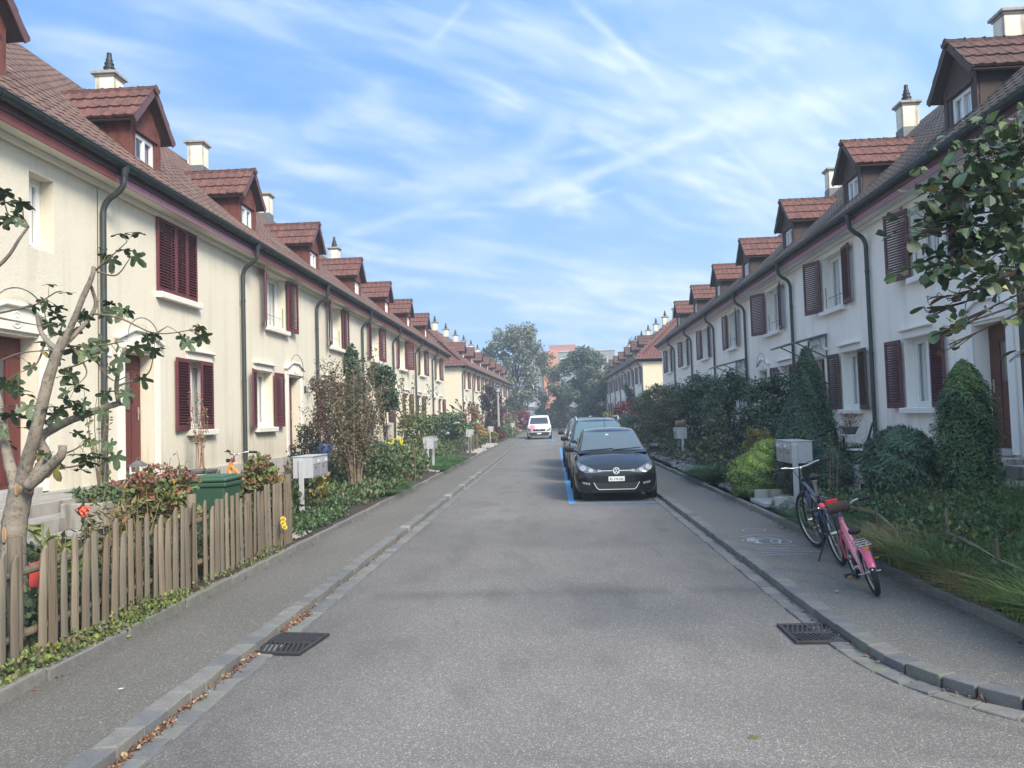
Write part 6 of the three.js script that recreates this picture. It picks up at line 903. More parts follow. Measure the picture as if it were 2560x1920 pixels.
// ---------------------------------------------------------------- street lamps, sign
function streetLamp(x, d, y, H, label) {
  const t = thing('street_lamp', label, 'street lamp', W(x, y, d), 'pole-top street lamps on the left');
  mesh('pole', new GB().cyl(0.105, 0.075, H, 0, H / 2, 0, 14).cyl(0.13, 0.12, 0.5, 0, 0.25, 0, 14).geo(), M.concrete, t); mesh('hood', new THREE.LatheGeometry([[0.001, 0.06], [0.12, 0.05], [0.42, -0.02], [0.43, -0.045], [0.30, -0.05], [0.001, -0.05]].map(([a, b]) => new THREE.Vector2(a, b)), 26), M.lead, t).position.y = H + 0.52; mesh('globe', new GB().cyl(0.13, 0.21, 0.40, 0, H + 0.25, 0, 16).geo(), phys({ color: C(0.75, 0.78, 0.78), roughness: 0.4, transmission: 0.4, thickness: 0 }), t); mesh('collar', new GB().cyl(0.09, 0.13, 0.10, 0, H + 0.0, 0, 14).geo(), M.lead, t);
}
streetLamp(-4.33, 60, 0.2, 3.55, 'grey street lamp with flat hood beside the left pavement'); streetLamp(-3.6, 108, 0.3, 3.3, 'far small street lamp above the white van');
{ const t = thing('sign_board', 'small white board beside the far street lamp', 'sign', W(-2.9, 0.3, 104)); mesh('board', new GB().rbox(0.62, 0.5, 0.04, 0, 2.0, 0, 0.01).geo(), M.white, t); mesh('post', new GB().cyl(0.04, 0.04, 1.9, 0, 0.9, -0.04, 8).geo(), M.lead, t); }

// ---------------------------------------------------------------- plants
const LEAF = {}; for (const [k, L, w] of [['oval', 1, 0.30], ['round', 1, 0.45], ['thin', 1, 0.13], ['needle', 1, 0.07]]) LEAF[k] = leafBase(L, w); LEAF.round = leafNear(1, 0.46); LEAF.ovalnear = leafNear(1, 0.31);
const pick = (r, pal) => { let s = 0; for (const p of pal) s += p[1]; let q = r() * s; for (const p of pal) { q -= p[1]; if (q <= 0) return p[0]; } return pal[0][0]; };
// leaves spread through clumps; light and dark clumps come from the palette drift per clump
function foliage(seed, n, clumps, o) {
  const r = rng(seed), items = [], E = new THREE.Euler(), Q = new THREE.Quaternion(), tot = clumps.reduce((s, c) => s + c.w, 0), Zup = V(0, 1, 0), dir = V();
  for (const c of clumps) {
    const k = Math.round(n * c.w / tot), tint = 0.72 + 0.55 * r(), tilt = r();
    for (let i = 0; i < k; i++) {
      const u = r() * 2 - 1, a = r() * 6.2832, q = Math.sqrt(1 - u * u), rad = Math.pow(r(), o.hollow ?? 0.45);
      dir.set(q * Math.cos(a), u, q * Math.sin(a));
      const p = V(c.p.x + dir.x * rad * c.r.x, c.p.y + dir.y * rad * c.r.y, c.p.z + dir.z * rad * c.r.z);
      if (o.floor !== undefined && p.y < o.floor) continue;
      const s = o.size * (0.6 + 0.8 * r()), col = vary(pick(r, o.pal), r, 0.22), f = tint * (o.flat ? 1 : 1);
      dir.multiplyScalar(0.8).add(V(gauss(r), gauss(r) + (o.up ?? 0.25), gauss(r)).multiplyScalar(0.75)).normalize();
      Q.setFromUnitVectors(Zup, dir); Q.multiply(new THREE.Quaternion().setFromAxisAngle(Zup, r() * 6.28));
      items.push([new THREE.Matrix4().compose(p, Q, V(s * (o.asp ?? 1), s, s)), C(col.r * f, col.g * f, col.b * f)]);
    }
  }
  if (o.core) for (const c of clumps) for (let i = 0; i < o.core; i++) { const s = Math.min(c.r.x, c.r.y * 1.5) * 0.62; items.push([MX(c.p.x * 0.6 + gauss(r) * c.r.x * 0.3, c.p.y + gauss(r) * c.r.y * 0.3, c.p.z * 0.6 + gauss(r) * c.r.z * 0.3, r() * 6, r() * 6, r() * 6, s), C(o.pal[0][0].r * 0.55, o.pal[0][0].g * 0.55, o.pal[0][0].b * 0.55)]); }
  return scatter(LEAF[o.leaf || 'oval'], items);
}
const clump = (x, y, z, rx, ry = rx, rz = rx, w) => ({ p: V(x, y, z), r: V(rx, ry, rz), w: w ?? rx * ry * rz + 0.02 });
function blob(seed, R, H, k, o = {}) {                              // clumps filling an uneven ellipsoid on the ground
  const r = rng(seed), out = []; for (let i = 0; i < k; i++) { const u = Math.pow(r(), 0.5), a = r() * 6.2832, y = r(), env = o.cone ? (1 - y) * 0.95 + 0.08 : Math.sqrt(Math.max(0.05, 1 - Math.pow(y * 2 - 1, 2) * 0.85)); out.push(clump(R * env * u * Math.cos(a) * 0.85, H * (0.10 + 0.84 * y), R * env * u * Math.sin(a) * 0.85, R * (o.cr ?? 0.34) * (0.6 + 0.7 * r()) * (o.cone ? 0.5 + 0.6 * env : 1), H * (o.ch ?? 0.15) * (0.7 + 0.6 * r()))); } return out;
}
function stems(seed, n, R, H, r0, mat2, parent, o = {}) {
  const r = rng(seed), g = new GB(); for (let i = 0; i < n; i++) { const a = r() * 6.28, k = Math.sqrt(r()), tx = R * k * Math.cos(a), tz = R * k * Math.sin(a), b = o.spread ?? 0.15, h = H * (0.65 + 0.4 * r()); g.limb([V(tx * b, -0.05, tz * b), V(tx * 0.45 + gauss(r) * 0.06, h * 0.45, tz * 0.45 + gauss(r) * 0.06), V(tx, h, tz)], r0 * (0.6 + 0.7 * r()), r0 * 0.25, o.seg ?? 5, 5); }
  return mesh('stems', g.geo(), mat2, parent);
}
function shrub(name, label, x, d, y, R, H, n, o) {
  const t = thing(name, label, o.cat || 'shrub', W(x, y, d), o.group); const f = mesh('foliage', foliage(o.seed, n, o.clumps || blob(o.seed + 1, R, H, o.k || 26, o), o), o.mat || M.leaf, t); stuffPart(f);
  if (o.stems !== 0) stems(o.seed + 2, o.stems || 9, R * 0.8, H * 0.85, o.sr || 0.012, o.twig || M.twig, t, o);
  if (o.flowers) { const r = rng(o.seed + 3), [fn, fs, pal] = o.flowers; for (let i = 0; i < fn; i++) { const a = r() * 6.28, u = r(), env = Math.sqrt(1 - Math.pow(u * 1.6 - 0.8, 2)); const fl = mesh('flower', flowerGeo(o.seed % 3), pal[(r() * pal.length) | 0], t); fl.position.set(R * env * Math.cos(a), H * (0.2 + 0.75 * u), R * env * Math.sin(a)); fl.scale.setScalar(fs * (0.7 + 0.6 * r())); fl.rotation.set(r() - 0.5, r() * 6, r() - 0.5); } }
  return t;
}
const flowerCache = {};
function flowerGeo(k) { if (flowerCache[k]) return flowerCache[k]; const it = [], r = rng(k + 9); for (let l = 0; l < 3; l++) for (let i = 0; i < 8; i++) it.push([new THREE.Matrix4().makeRotationY(i * 0.785 + l * 0.4).multiply(new THREE.Matrix4().makeRotationX(1.45 - l * 0.45 + (r() - 0.5) * 0.3)).scale(V(1.5, 1 - l * 0.22, 1)), C(1, 1, 1)]); const g = scatter(LEAF.round, it); return (flowerCache[k] = g); }
const fm = (r, g, b) => mat({ color: C(r, g, b), roughness: 0.6, side: THREE.DoubleSide });
const FL = { pink: [fm(0.62, 0.16, 0.24), fm(0.70, 0.30, 0.36), fm(0.66, 0.45, 0.46)], red: [fm(0.50, 0.05, 0.05), fm(0.62, 0.10, 0.08)], yellow: [fm(0.66, 0.52, 0.06)], coral: fm(0.80, 0.13, 0.065), rust: [fm(0.21, 0.075, 0.06), fm(0.26, 0.12, 0.085), fm(0.18, 0.09, 0.055)], white: [fm(0.75, 0.73, 0.70)] };
const G = { deep: C(0.055, 0.095, 0.047), green: C(0.090, 0.145, 0.056), mid: C(0.115, 0.165, 0.055), lime: C(0.20, 0.24, 0.045), olive: C(0.125, 0.125, 0.05), yellow: C(0.36, 0.28, 0.05), gold: C(0.34, 0.22, 0.045), rust: C(0.26, 0.095, 0.055), red: C(0.22, 0.035, 0.04), wine: C(0.085, 0.025, 0.034), brown: C(0.125, 0.090, 0.062), dun: C(0.19, 0.15, 0.10), blue: C(0.046, 0.090, 0.068), grey: C(0.10, 0.12, 0.095), tan: C(0.30, 0.23, 0.13) };


// dense evergreen: a lumpy dark inner body under a coat of small sprays
function evergreen(name, label, x, d, y, H, R, prof, n, o) {
  const t = thing(name, label, 'conifer', W(x, y, d)), r = rng(o.seed), it = [], NA = 26, NY = 22, pos = [], idx = [];
  const rad = (a, v) => R * prof(v) * (0.72 + 0.56 * fbm(3 + Math.cos(a) * 2.2 + v * (o.fy || 5) * 1.5, 5 + Math.sin(a) * 2.2 + o.seed, 4));
  for (let j = 0; j <= NY; j++) for (let i = 0; i < NA; i++) { const a = i / NA * 6.2832, v = j / NY, k = rad(a, v) * 0.84; pos.push(k * Math.cos(a), H * (0.03 + 0.94 * v), k * Math.sin(a)); }
  for (let j = 0; j < NY; j++) for (let i = 0; i < NA; i++) { const a = j * NA + i, b = j * NA + (i + 1) % NA; idx.push(a, a + NA, b, b, a + NA, b + NA); }
  const g = new THREE.BufferGeometry(); g.setAttribute('position', new THREE.Float32BufferAttribute(pos, 3)); g.setIndex(idx); g.computeVertexNormals();
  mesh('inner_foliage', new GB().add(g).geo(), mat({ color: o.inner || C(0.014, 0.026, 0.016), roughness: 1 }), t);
  const Y = V(0, 1, 0);
  for (let i = 0; i < n; i++) {
    const v = o.top ? 1 - Math.pow(r(), 0.75) : r(), a = r() * 6.2832, stray = r() < 0.04 ? 0.22 * r() : 0, k = rad(a, v) * (0.80 + 0.30 * Math.pow(r(), 0.7) + stray), dir = V(Math.cos(a) * 0.9, (o.up ?? 0.6) + gauss(r) * 0.35, Math.sin(a) * 0.9).add(V(gauss(r), gauss(r) * 0.8, gauss(r)).multiplyScalar(0.62)).normalize(), s = o.size * (0.6 + 0.8 * r());
    const lum = 0.70 + 0.62 * smooth(0.3, 0.7, fbm(9 + Math.cos(a) * 3 + v * 9, Math.sin(a) * 3 + v * 4, 3)), c = vary(pick(r, typeof o.pal === 'function' ? o.pal(v) : o.pal), r, 0.2);
    it.push([new THREE.Matrix4().compose(V(k * Math.cos(a), H * (0.02 + 0.97 * v), k * Math.sin(a)), new THREE.Quaternion().setFromUnitVectors(Y, dir).multiply(new THREE.Quaternion().setFromAxisAngle(Y, r() * 6.28)), V(s * (o.asp ?? 1.15), s, s)), C(c.r * lum, c.g * lum, c.b * lum)]);
  }
  stuffPart(mesh('foliage', scatter(LEAF[o.leaf || 'thin'], it), M.leaf, t)); mesh('trunk', new GB().cyl(0.05, 0.04, 0.5, 0, 0.05, 0, 8).geo(), M.twigDark, t); return t;
}

// fig tree: lobed leaves one by one on a pollarded trunk
const figLeaf = [0, 1, 2, 3].map((v) => {
  const r = rng(50 + v), tips = [[-2.25, 0.48], [-1.15, 0.80], [0, 1.0], [1.15, 0.80], [2.25, 0.48]], pts = [];
  tips.forEach(([a, l], i) => { const q = l * (0.9 + 0.2 * r()), w = 0.20 + 0.05 * r(); for (const [da, k] of [[-w * 1.9, 0.56], [-w, 0.86], [0, 1.0], [w, 0.86], [w * 1.9, 0.56]]) pts.push([q * k * Math.sin(a + da), q * k * Math.cos(a + da)]); if (i < 4) { const m = (a + tips[i + 1][0]) / 2; pts.push([0.30 * Math.sin(m), 0.30 * Math.cos(m)]); } }); pts.push([0.05, -0.06], [-0.05, -0.06]);
  const g = new THREE.ShapeGeometry(new THREE.Shape(pts.map(([x, y]) => new THREE.Vector2(x, y)))).toNonIndexed(); let P = Array.from(g.attributes.position.array);
  for (let l = 0; l < 1; l++) { const Q = []; for (let i = 0; i < P.length; i += 9) { const a = P.slice(i, i + 3), b = P.slice(i + 3, i + 6), c = P.slice(i + 6, i + 9), m = (u, w2) => [(u[0] + w2[0]) / 2, (u[1] + w2[1]) / 2, 0], ab = m(a, b), bc = m(b, c), ca = m(c, a); Q.push(...a, ...ab, ...ca, ...ab, ...b, ...bc, ...ca, ...bc, ...c, ...ab, ...bc, ...ca); } P = Q; }
  for (let i = 0; i < P.length; i += 3) { const x = P[i], y = P[i + 1]; P[i + 2] = -0.28 * (x * x + y * y) * (0.6 + 0.5 * v / 3) + 0.10 * Math.abs(x) + 0.04 * Math.sin(x * 9 + y * 7 + v); }
  const o = new THREE.BufferGeometry(); o.setAttribute('position', new THREE.Float32BufferAttribute(P, 3)); o.setAttribute('uv', new THREE.Float32BufferAttribute(new Float32Array(P.length / 3 * 2), 2)); o.computeVertexNormals(); return o;
});
{
  const t = thing('fig_tree', 'pollarded fig tree with lobed leaves behind the near end of the picket fence', 'tree', W(-4.35, 0.15, 6.0)), o = t.position.clone().negate(), r = rng(61);
  const z = (x, y) => [x * 0.3738, 380 + y * 0.3738], l = (x, y) => [x * 0.2412, 1000 + y * 0.2412], P = (c, d = 6.0) => at(c[0], c[1], d).add(o);
  const limbs = [], limb = (name, pts, r0, r1, wob = 0.07) => limbs.push(pts) && mesh(name, new GB().limb(pts, r0, r1, pts.length * 4, 10, C(1, 1, 1), wob).geo(), M.figBark, t);
  limb('trunk', [V(0.02, -0.1, 0), V(0.0, 0.40, 0.02), P(l(150, 1300)), P(l(190, 1080)), P(l(230, 880))], 0.096, 0.087, 0.05);
  limb('limb', [P(l(200, 1000)), P(l(120, 740), 6.05), P(l(60, 480), 6.1), P(l(20, 150), 6.15), P(l(-60, -160), 6.2)], 0.049, 0.026);
  limb('limb', [P(l(200, 960)), P(l(280, 640), 5.95), P(l(370, 330), 5.9), P(z(330, 1500), 5.9), P(z(390, 1330), 5.9), P(z(430, 1240), 5.9)], 0.055, 0.035);
  limb('limb', [P(z(400, 1330), 5.9), P(z(470, 1180), 5.88), P(z(560, 960), 5.85), P(z(620, 820), 5.85), P(z(628, 765), 5.85)], 0.029, 0.015);
  limb('limb', [P(z(420, 1300), 5.9), P(z(520, 1200), 5.95), P(z(600, 1110), 6.0), P(z(640, 1020), 6.0), P(z(620, 930), 5.95), P(z(605, 890), 5.9)], 0.021, 0.012);
  limb('limb', [P(l(240, 930)), P(l(380, 760), 6.0), P(l(470, 590), 6.05), P(l(420, 400), 6.05), P(l(620, 260), 6.1), P(l(860, 160), 6.15), P(l(1080, 80), 6.2), P(l(1250, 30), 6.25)], 0.049, 0.023);
  limb('limb', [P(l(280, 900), 5.9), P(l(450, 750), 5.9), P(l(560, 650), 5.88), P(l(640, 560), 5.85), P(l(650, 470), 5.85)], 0.049, 0.030, 0.10);
  limb('limb', [P(l(1230, 40), 6.25), P(z(780, 1560), 6.2), P(z(800, 1430), 6.2), P(z(832, 1310), 6.2)], 0.020, 0.014);
  limb('limb', [P(z(390, 1330), 5.9), P(z(320, 1270), 5.95), P(z(270, 1190), 6.0), P(z(250, 1095), 6.0)], 0.023, 0.015);
  limb('limb', [P(z(-40, 790), 6.3), P(z(60, 690), 6.3), P(z(130, 580), 6.3), P(z(190, 500), 6.3)], 0.017, 0.010);
  const bw = M.wood[2].clone(); bw.color = C(0.42, 0.27, 0.15); for (const [c, d, sx, sy] of [[l(170, 930), 5.86, 0.7, 1.6], [l(300, 940), 5.86, 1.1, 0.8], [l(40, 1400), 5.84, 0.7, 2.0]]) mesh('bare_wood', new GB().ball(0.034, ...P(c, d + 0.05).toArray(), sx, sy, 0.25, 8).geo(), bw, t);
  const twigs = [[z(640, 790), z(720, 720), z(850, 600)], [z(650, 800), z(780, 822), z(870, 710)], [z(620, 1080), z(800, 1110), z(980, 1195), z(1100, 1215), z(1330, 1180)], [z(-10, 1078), z(120, 1050), z(250, 1015), z(370, 940), z(410, 930)], [z(-10, 1108), z(150, 1140), z(290, 1165)], [z(190, 500), z(150, 440), z(60, 420), z(20, 300)], [z(20, 1390), z(140, 1345), z(330, 1325)], [z(430, 1450), z(530, 1420), z(620, 1375)], [z(480, 1310), z(620, 1380), z(760, 1530), z(870, 1490)], [z(800, 1560), z(990, 1480), z(1030, 1350)], [z(450, 1300), z(700, 1290), z(830, 1265)], [l(650, 560), l(760, 520), l(930, 420)], [l(620, 700), l(760, 690), l(960, 620), l(1140, 520)], [z(1040, 1215), z(1120, 1165)], [l(560, 690), l(480, 620), l(360, 570)], [z(300, 1270), z(240, 1420), z(120, 1480)], [z(500, 1320), z(580, 1480), z(520, 1560)]];
  for (const w of twigs) mesh('twig', new GB().limb(w.map((c, i) => P(c, 6.0 - 0.05 * i * ((w.length % 2) * 2 - 1))), 0.0095, 0.0035, 12, 5).geo(), M.twig, t);
  const lf = [[0.062, 0.092, 0.042], [0.078, 0.112, 0.050], [0.052, 0.078, 0.038], [0.10, 0.13, 0.05], [0.20, 0.18, 0.05], [0.32, 0.23, 0.06]].map((c) => phys({ color: C(...c), roughness: 0.6, side: THREE.DoubleSide, transmission: 0.0 }));
  const Lz = [[20, 185], [110, 260], [150, 320], [25, 335], [95, 400], [120, 465], [20, 470], [740, 640], [850, 650], [770, 710], [900, 700], [800, 550, 1], [910, 540, 1], [330, 885, 1], [440, 940, 1], [300, 1000], [220, 1030], [345, 1070], [420, 1045], [325, 1145], [440, 1140], [500, 1050], [510, 1120], [750, 1010], [710, 1070], [820, 1050], [855, 1060], [490, 1190], [285, 1270, 2], [290, 1340, 2], [370, 1370], [410, 1370, 3], [500, 1320], [590, 1290], [620, 1350], [680, 1270], [790, 1290], [900, 1300, 3], [980, 1240], [1030, 1220], [1050, 1310], [1030, 1330], [1360, 1160], [1400, 1240], [1265, 1270], [1280, 1310], [950, 1510], [750, 1450], [800, 1380], [480, 1480], [430, 1530], [440, 1600], [520, 1560], [100, 1530], [60, 1600], [30, 1500], [700, 1620], [780, 1600], [840, 1610], [210, 1430], [560, 1090], [150, 1610], [20, 1560], [390, 1210, 3], [30, 230], [60, 440], [1420, 1290], [640, 1310], [560, 1330], [860, 1620], [270, 1130], [380, 1100]];
  const Ll = [[100, 60], [200, 20], [330, 180], [230, 250], [600, 50], [680, 110], [760, 60], [850, 30], [900, 110], [1050, 110], [1200, 170], [780, 340], [900, 400], [940, 470], [780, 570], [850, 560], [920, 640], [800, 720], [1000, 560], [1080, 670], [1140, 450], [1200, 580], [520, 560], [600, 620], [400, 570], [340, 560, 3], [470, 640, 3], [560, 700, 3], [30, 440], [500, 70], [60, 150], [160, 110], [560, 150], [290, 60], [1020, 620], [880, 590], [20, 260], [440, 220, 3], [700, 40], [820, 120]];
  const anchors = []; for (const w of twigs) { const cv = new THREE.CatmullRomCurve3(w.map((c, i) => P(c, 6.0 - 0.05 * i * ((w.length % 2) * 2 - 1)))); for (let i = 0; i <= 14; i++) anchors.push(cv.getPoint(i / 14)); } for (const a of limbs) { const cv = new THREE.CatmullRomCurve3(a); for (let i = 2; i <= 14; i++) anchors.push(cv.getPoint(i / 14)); }
  const petiole = mat({ color: C(0.16, 0.17, 0.07), roughness: 0.8 });
  const add = (c, k) => { const m = mesh('leaf', figLeaf[(r() * 4) | 0], k === 2 ? lf[5 - ((r() * 2) | 0)] : k === 3 ? lf[3 + ((r() * 2) | 0)] : lf[(r() * 3.4) | 0], t), s = (k === 1 ? 0.10 : 0.112) * (0.75 + 0.5 * r()); m.position.copy(P(c, 6.0 + gauss(r) * 0.16)); m.scale.set(s, s * 1.05, s); m.rotation.order = 'YXZ'; if (k === 1) m.rotation.set(-1.45 + gauss(r) * 0.1, gauss(r) * 0.8, gauss(r) * 0.3); else m.rotation.set(-2.0 + gauss(r) * 1.0 - (r() < 0.5 ? 0.7 : 0), gauss(r) * 1.1, gauss(r) * 0.9); let b = anchors[0]; for (const a of anchors) if (a.distanceToSquared(m.position) < b.distanceToSquared(m.position)) b = a; const q = m.position.clone().sub(b); if (q.length() > 0.16) { m.position.copy(b).addScaledVector(q, Math.max(0.4, 0.14 / q.length())); } mesh('leaf_stalk', new GB().limb([b, b.clone().lerp(m.position, 0.5).add(V(0, 0.012, 0)), m.position.clone()], 0.0035, 0.002, 4, 4).geo(), petiole, t); };
  for (const [x, y, k] of Lz) add(z(x, y), k); for (const [x, y, k] of Ll) add(l(x, y), k);
}
// broad-leaved fruit tree reaching in from the right edge
{
  const t = thing('fruit_tree', 'leafy tree with round dark leaves hanging in at the top right', 'tree', W(4.25, 0.15, 4.9)), o = t.position.clone().negate(), r = rng(71);
  mesh('trunk', new GB().limb([V(0, -0.1, 0), V(0.03, 0.7, 0.02), V(-0.02, 1.6, 0), V(0, 2.55, 0.02)], 0.10, 0.075, 10, 10, C(1, 1, 1), 0.1).geo(), M.bark, t);
  const cl = [[2330, 545, 55, 38, 16], [2300, 575, 35, 25, 8], [2400, 470, 70, 60, 26], [2480, 470, 80, 90, 44], [2525, 600, 45, 80, 36], [2420, 590, 70, 50, 34], [2345, 660, 50, 34, 12], [2480, 690, 80, 50, 30], [2385, 735, 45, 30, 9], [2330, 775, 34, 22, 6], [2405, 800, 42, 30, 8], [2345, 830, 26, 22, 4], [2375, 860, 30, 22, 4], [2548, 770, 26, 36, 7], [2548, 880, 22, 24, 5], [2450, 370, 60, 50, 16], [2540, 370, 34, 70, 18], [2500, 540, 60, 60, 20]];
  const lg = [0, 1, 2].map((v) => { const n = 10, pos = []; const edge = (i) => { const a = i / n * Math.PI, w = 0.40 * Math.pow(Math.sin(a), 0.85) * (1 - 0.12 * Math.cos(a)), y = (1 - Math.cos(a)) / 2; return [w, y]; }; for (let i = 0; i < n; i++) for (const s of [-1, 1]) { const [w0, y0] = edge(i), [w1, y1] = edge(i + 1), zc = (w, y) => 0.16 * w - 0.22 * y * y * (0.5 + v * 0.4); pos.push(0, y0, zc(0, y0), 0, y1, zc(0, y1), s * w1, y1, zc(w1, y1), 0, y0, zc(0, y0), s * w1, y1, zc(w1, y1), s * w0, y0, zc(w0, y0)); } const g = new THREE.BufferGeometry(); g.setAttribute('position', new THREE.Float32BufferAttribute(pos, 3)); g.setAttribute('uv', new THREE.Float32BufferAttribute(new Float32Array(pos.length / 3 * 2), 2)); g.computeVertexNormals(); return g; });
  const lm = [[0.046, 0.078, 0.042], [0.060, 0.100, 0.048], [0.080, 0.125, 0.055], [0.15, 0.18, 0.07], [0.27, 0.25, 0.09], [0.14, 0.065, 0.045]].map((c) => mat({ color: C(...c), roughness: 0.5, side: THREE.DoubleSide }));
  const extra = []; let hub = V(0, 2.5, 0.02);
  for (const [px, py, rx, ry, n] of cl) {
    hub = V(gauss(r) * 0.05, 2.05 + 0.5 * r(), gauss(r) * 0.05); const d0 = 4.55 + gauss(r) * 0.2, c = at(px, py, d0).add(o), m1 = hub.clone().lerp(c, 0.5).add(V(0, 0.18 + gauss(r) * 0.06, gauss(r) * 0.12));
    mesh('branch', new GB().limb([hub, m1, c], 0.014, 0.004, 12, 6, C(0.5, 0.45, 0.42)).geo(), M.bark, t);
    const tw = new GB(), leaves = []; extra.push(clump(c.x, c.y, c.z, rx * 2.1 / 1925 * 4.5, ry * 2.1 / 1925 * 4.5, 0.4, n));
    for (let i = 0; i < n; i++) { const p = at(px + gauss(r) * rx, py + gauss(r) * ry, d0 + gauss(r) * 0.22).add(o); leaves.push(p); tw.limb([m1.clone().lerp(c, 0.78 + 0.22 * r()), p.clone().lerp(c, 0.4).add(V(0, -0.02, 0)), p], 0.0032, 0.0018, 5, 4); }
    mesh('twigs', tw.geo(), M.twigDark, t);
    for (const p of leaves) { const q = r(), m = mesh('leaf', lg[(r() * 3) | 0], py > 720 && q > 0.8 ? lm[q > 0.92 ? 5 : 3] : py < 480 && q > 0.8 ? lm[3 + ((r() * 2) | 0)] : q > 0.95 ? lm[4] : lm[(r() * 3) | 0], t), s = 0.083 * (0.6 + 0.65 * r()); m.position.copy(p); m.scale.setScalar(s); m.rotation.order = 'YXZ'; m.rotation.set(-1.9 + gauss(r) * 0.8, r() * 6.28, gauss(r) * 0.8); }
  }
  stuffPart(mesh('inner_leaves', foliage(74, 620, extra.filter((c) => c.w > 10), { size: 0.056, leaf: 'round', pal: [[G.green, 2], [G.deep, 3], [C(0.046, 0.082, 0.040), 3], [C(0.06, 0.10, 0.045), 2]], hollow: 0.8, up: -0.3 }), M.leaf, t));
  stuffPart(mesh('outer_leaves', foliage(73, 900, [clump(0.1, 2.1, -0.1, 0.9, 0.6, 0.9), clump(0.4, 2.7, 0, 1.0, 0.6, 1.0), clump(0.8, 2.2, 0.3, 0.8, 0.7, 0.8)], { size: 0.085, leaf: 'round', pal: [[G.deep, 2], [G.green, 2]] }), M.leaf, t));
}
// ---------------- left garden plants
function hydrangea(x, d, y, R, H, seed, label, heads) {
  const t = shrub('hydrangea', label, x, d, y, R, H, 1900, { seed, size: 0.062, leaf: 'round', k: 26, pal: [[G.olive, 4], [G.mid, 3], [C(0.21, 0.19, 0.06), 2], [G.rust, 1.4], [C(0.30, 0.20, 0.07), 1]], up: 0.5, stems: 14, sr: 0.008 }), r = rng(seed + 8);
  for (let i = 0; i < heads; i++) { const a = r() * 6.28, k = Math.sqrt(r()) * R * 0.95, it = []; for (let j = 0; j < 46; j++) { const u = r(), b = r() * 6.28, q = Math.sqrt(1 - u * u); it.push([MX(0.075 * q * Math.cos(b), 0.05 * u, 0.075 * q * Math.sin(b), r() * 3, r() * 6, r() * 3, 0.032), C(1, 1, 1)]); } const m = mesh('flower_head', scatter(LEAF.round, it), FL.rust[(r() * 3) | 0], t); m.position.set(k * Math.cos(a), H * (1.0 - 0.22 * (k / R) * (k / R)) + (r() - 0.3) * 0.06, k * Math.sin(a)); m.scale.setScalar(0.8 + 0.4 * r()); }
}
hydrangea(-4.25, 8.0, 0.42, 0.40, 0.86, 101, 'hydrangea with faded red heads left of the green bin', 10);
hydrangea(-3.90, 10.05, 0.36, 0.27, 0.88, 111, 'hydrangea with red-brown heads behind the far end of the picket fence', 9);
shrub('trough_plants', 'trailing green plants growing in the concrete trough', -5.42, 8.95, 0.84, 0.34, 0.22, 900, { cat: 'plant', seed: 121, size: 0.05, leaf: 'ovalnear', pal: [[G.green, 3], [G.mid, 2], [C(0.12, 0.16, 0.12), 1.5], [G.deep, 1]], k: 14, stems: 5, sr: 0.004 });
{ // climbing stems above the trough and the pot rose
  const climber = (x, d, y, H, n, seed, label, pal, lean, ln) => { const t = thing('climbing_rose', label, 'plant', W(x, y, d)), r = rng(seed), it = []; for (let i = 0; i < n; i++) { const tx = gauss(r) * lean, tz = gauss(r) * 0.12, h = H * (0.7 + 0.35 * r()), pts = [V(gauss(r) * 0.06, 0, gauss(r) * 0.05), V(tx * 0.4 + gauss(r) * 0.05, h * 0.4, tz), V(tx * 0.8 + gauss(r) * 0.06, h * 0.75, tz), V(tx, h, tz)]; mesh('stem', new GB().limb(pts, 0.0085, 0.003, 14, 5).geo(), seed % 2 ? M.twig : mat({ color: C(0.28, 0.15, 0.09), roughness: 1 }), t); const cv = new THREE.CatmullRomCurve3(pts); for (let j = 0; j < ln; j++) { const p = cv.getPoint(0.25 + 0.75 * r()); it.push([MX(p.x + gauss(r) * 0.05, p.y + gauss(r) * 0.04, p.z + gauss(r) * 0.04, r() * 6, r() * 6, r() * 6, 0.05 + 0.03 * r()), vary(pick(r, pal), r, 0.2)]); } } stuffPart(mesh('foliage', scatter(LEAF.oval, it), M.leaf, t)); };
  climber(-5.42, 8.95, 0.84, 1.45, 7, 131, 'thin leafy stems climbing out of the concrete trough', [[G.green, 3], [G.mid, 2], [G.olive, 1]], 0.28, 12);
  climber(-6.55, 13.95, 0.92, 1.55, 8, 132, 'thin rose with reddish leaves in the pot against the cream wall', [[C(0.25, 0.11, 0.07), 3], [G.olive, 2], [G.dun, 2]], 0.22, 14);
  climber(-4.75, 9.35, 0.40, 1.05, 6, 133, 'spindly green vine left of the orange bicycle', [[G.mid, 3], [G.lime, 1], [G.green, 2]], 0.2, 14);
}
{ const t = thing('dahlia', 'single coral red dahlia bloom above the picket fence', 'flower', W(-3.95, 0.2, 6.25)), r = rng(141); mesh('stem', new GB().limb([V(0, 0, 0), V(0.03, 0.45, 0.01), V(0.015, 0.88, 0)], 0.008, 0.006, 8, 6).geo(), mat({ color: C(0.06, 0.09, 0.03), roughness: 0.7 }), t); for (let l = 0; l < 3; l++) for (let i = 0; i < 9 - l; i++) { const p = mesh('petal', LEAF.oval, FL.coral, t); p.position.set(0.015, 0.89 + l * 0.006, 0.01); p.rotation.order = 'YXZ'; p.rotation.set(1.35 - l * 0.42 + (r() - 0.5) * 0.2, i * 0.7 + l * 0.35, 0); p.scale.set(0.085, 0.085 - l * 0.016, 0.085); } const h = t.children.filter((c) => c.name === 'petal'); for (const c of h) { c.position.applyAxisAngle(V(1, 0, 0), 0.0); }
  stuffPart(mesh('foliage', foliage(142, 160, [clump(0, 0.4, 0, 0.16, 0.26, 0.16)], { size: 0.09, leaf: 'oval', pal: [[G.green, 2], [G.mid, 1]] }), M.leaf, t)); }
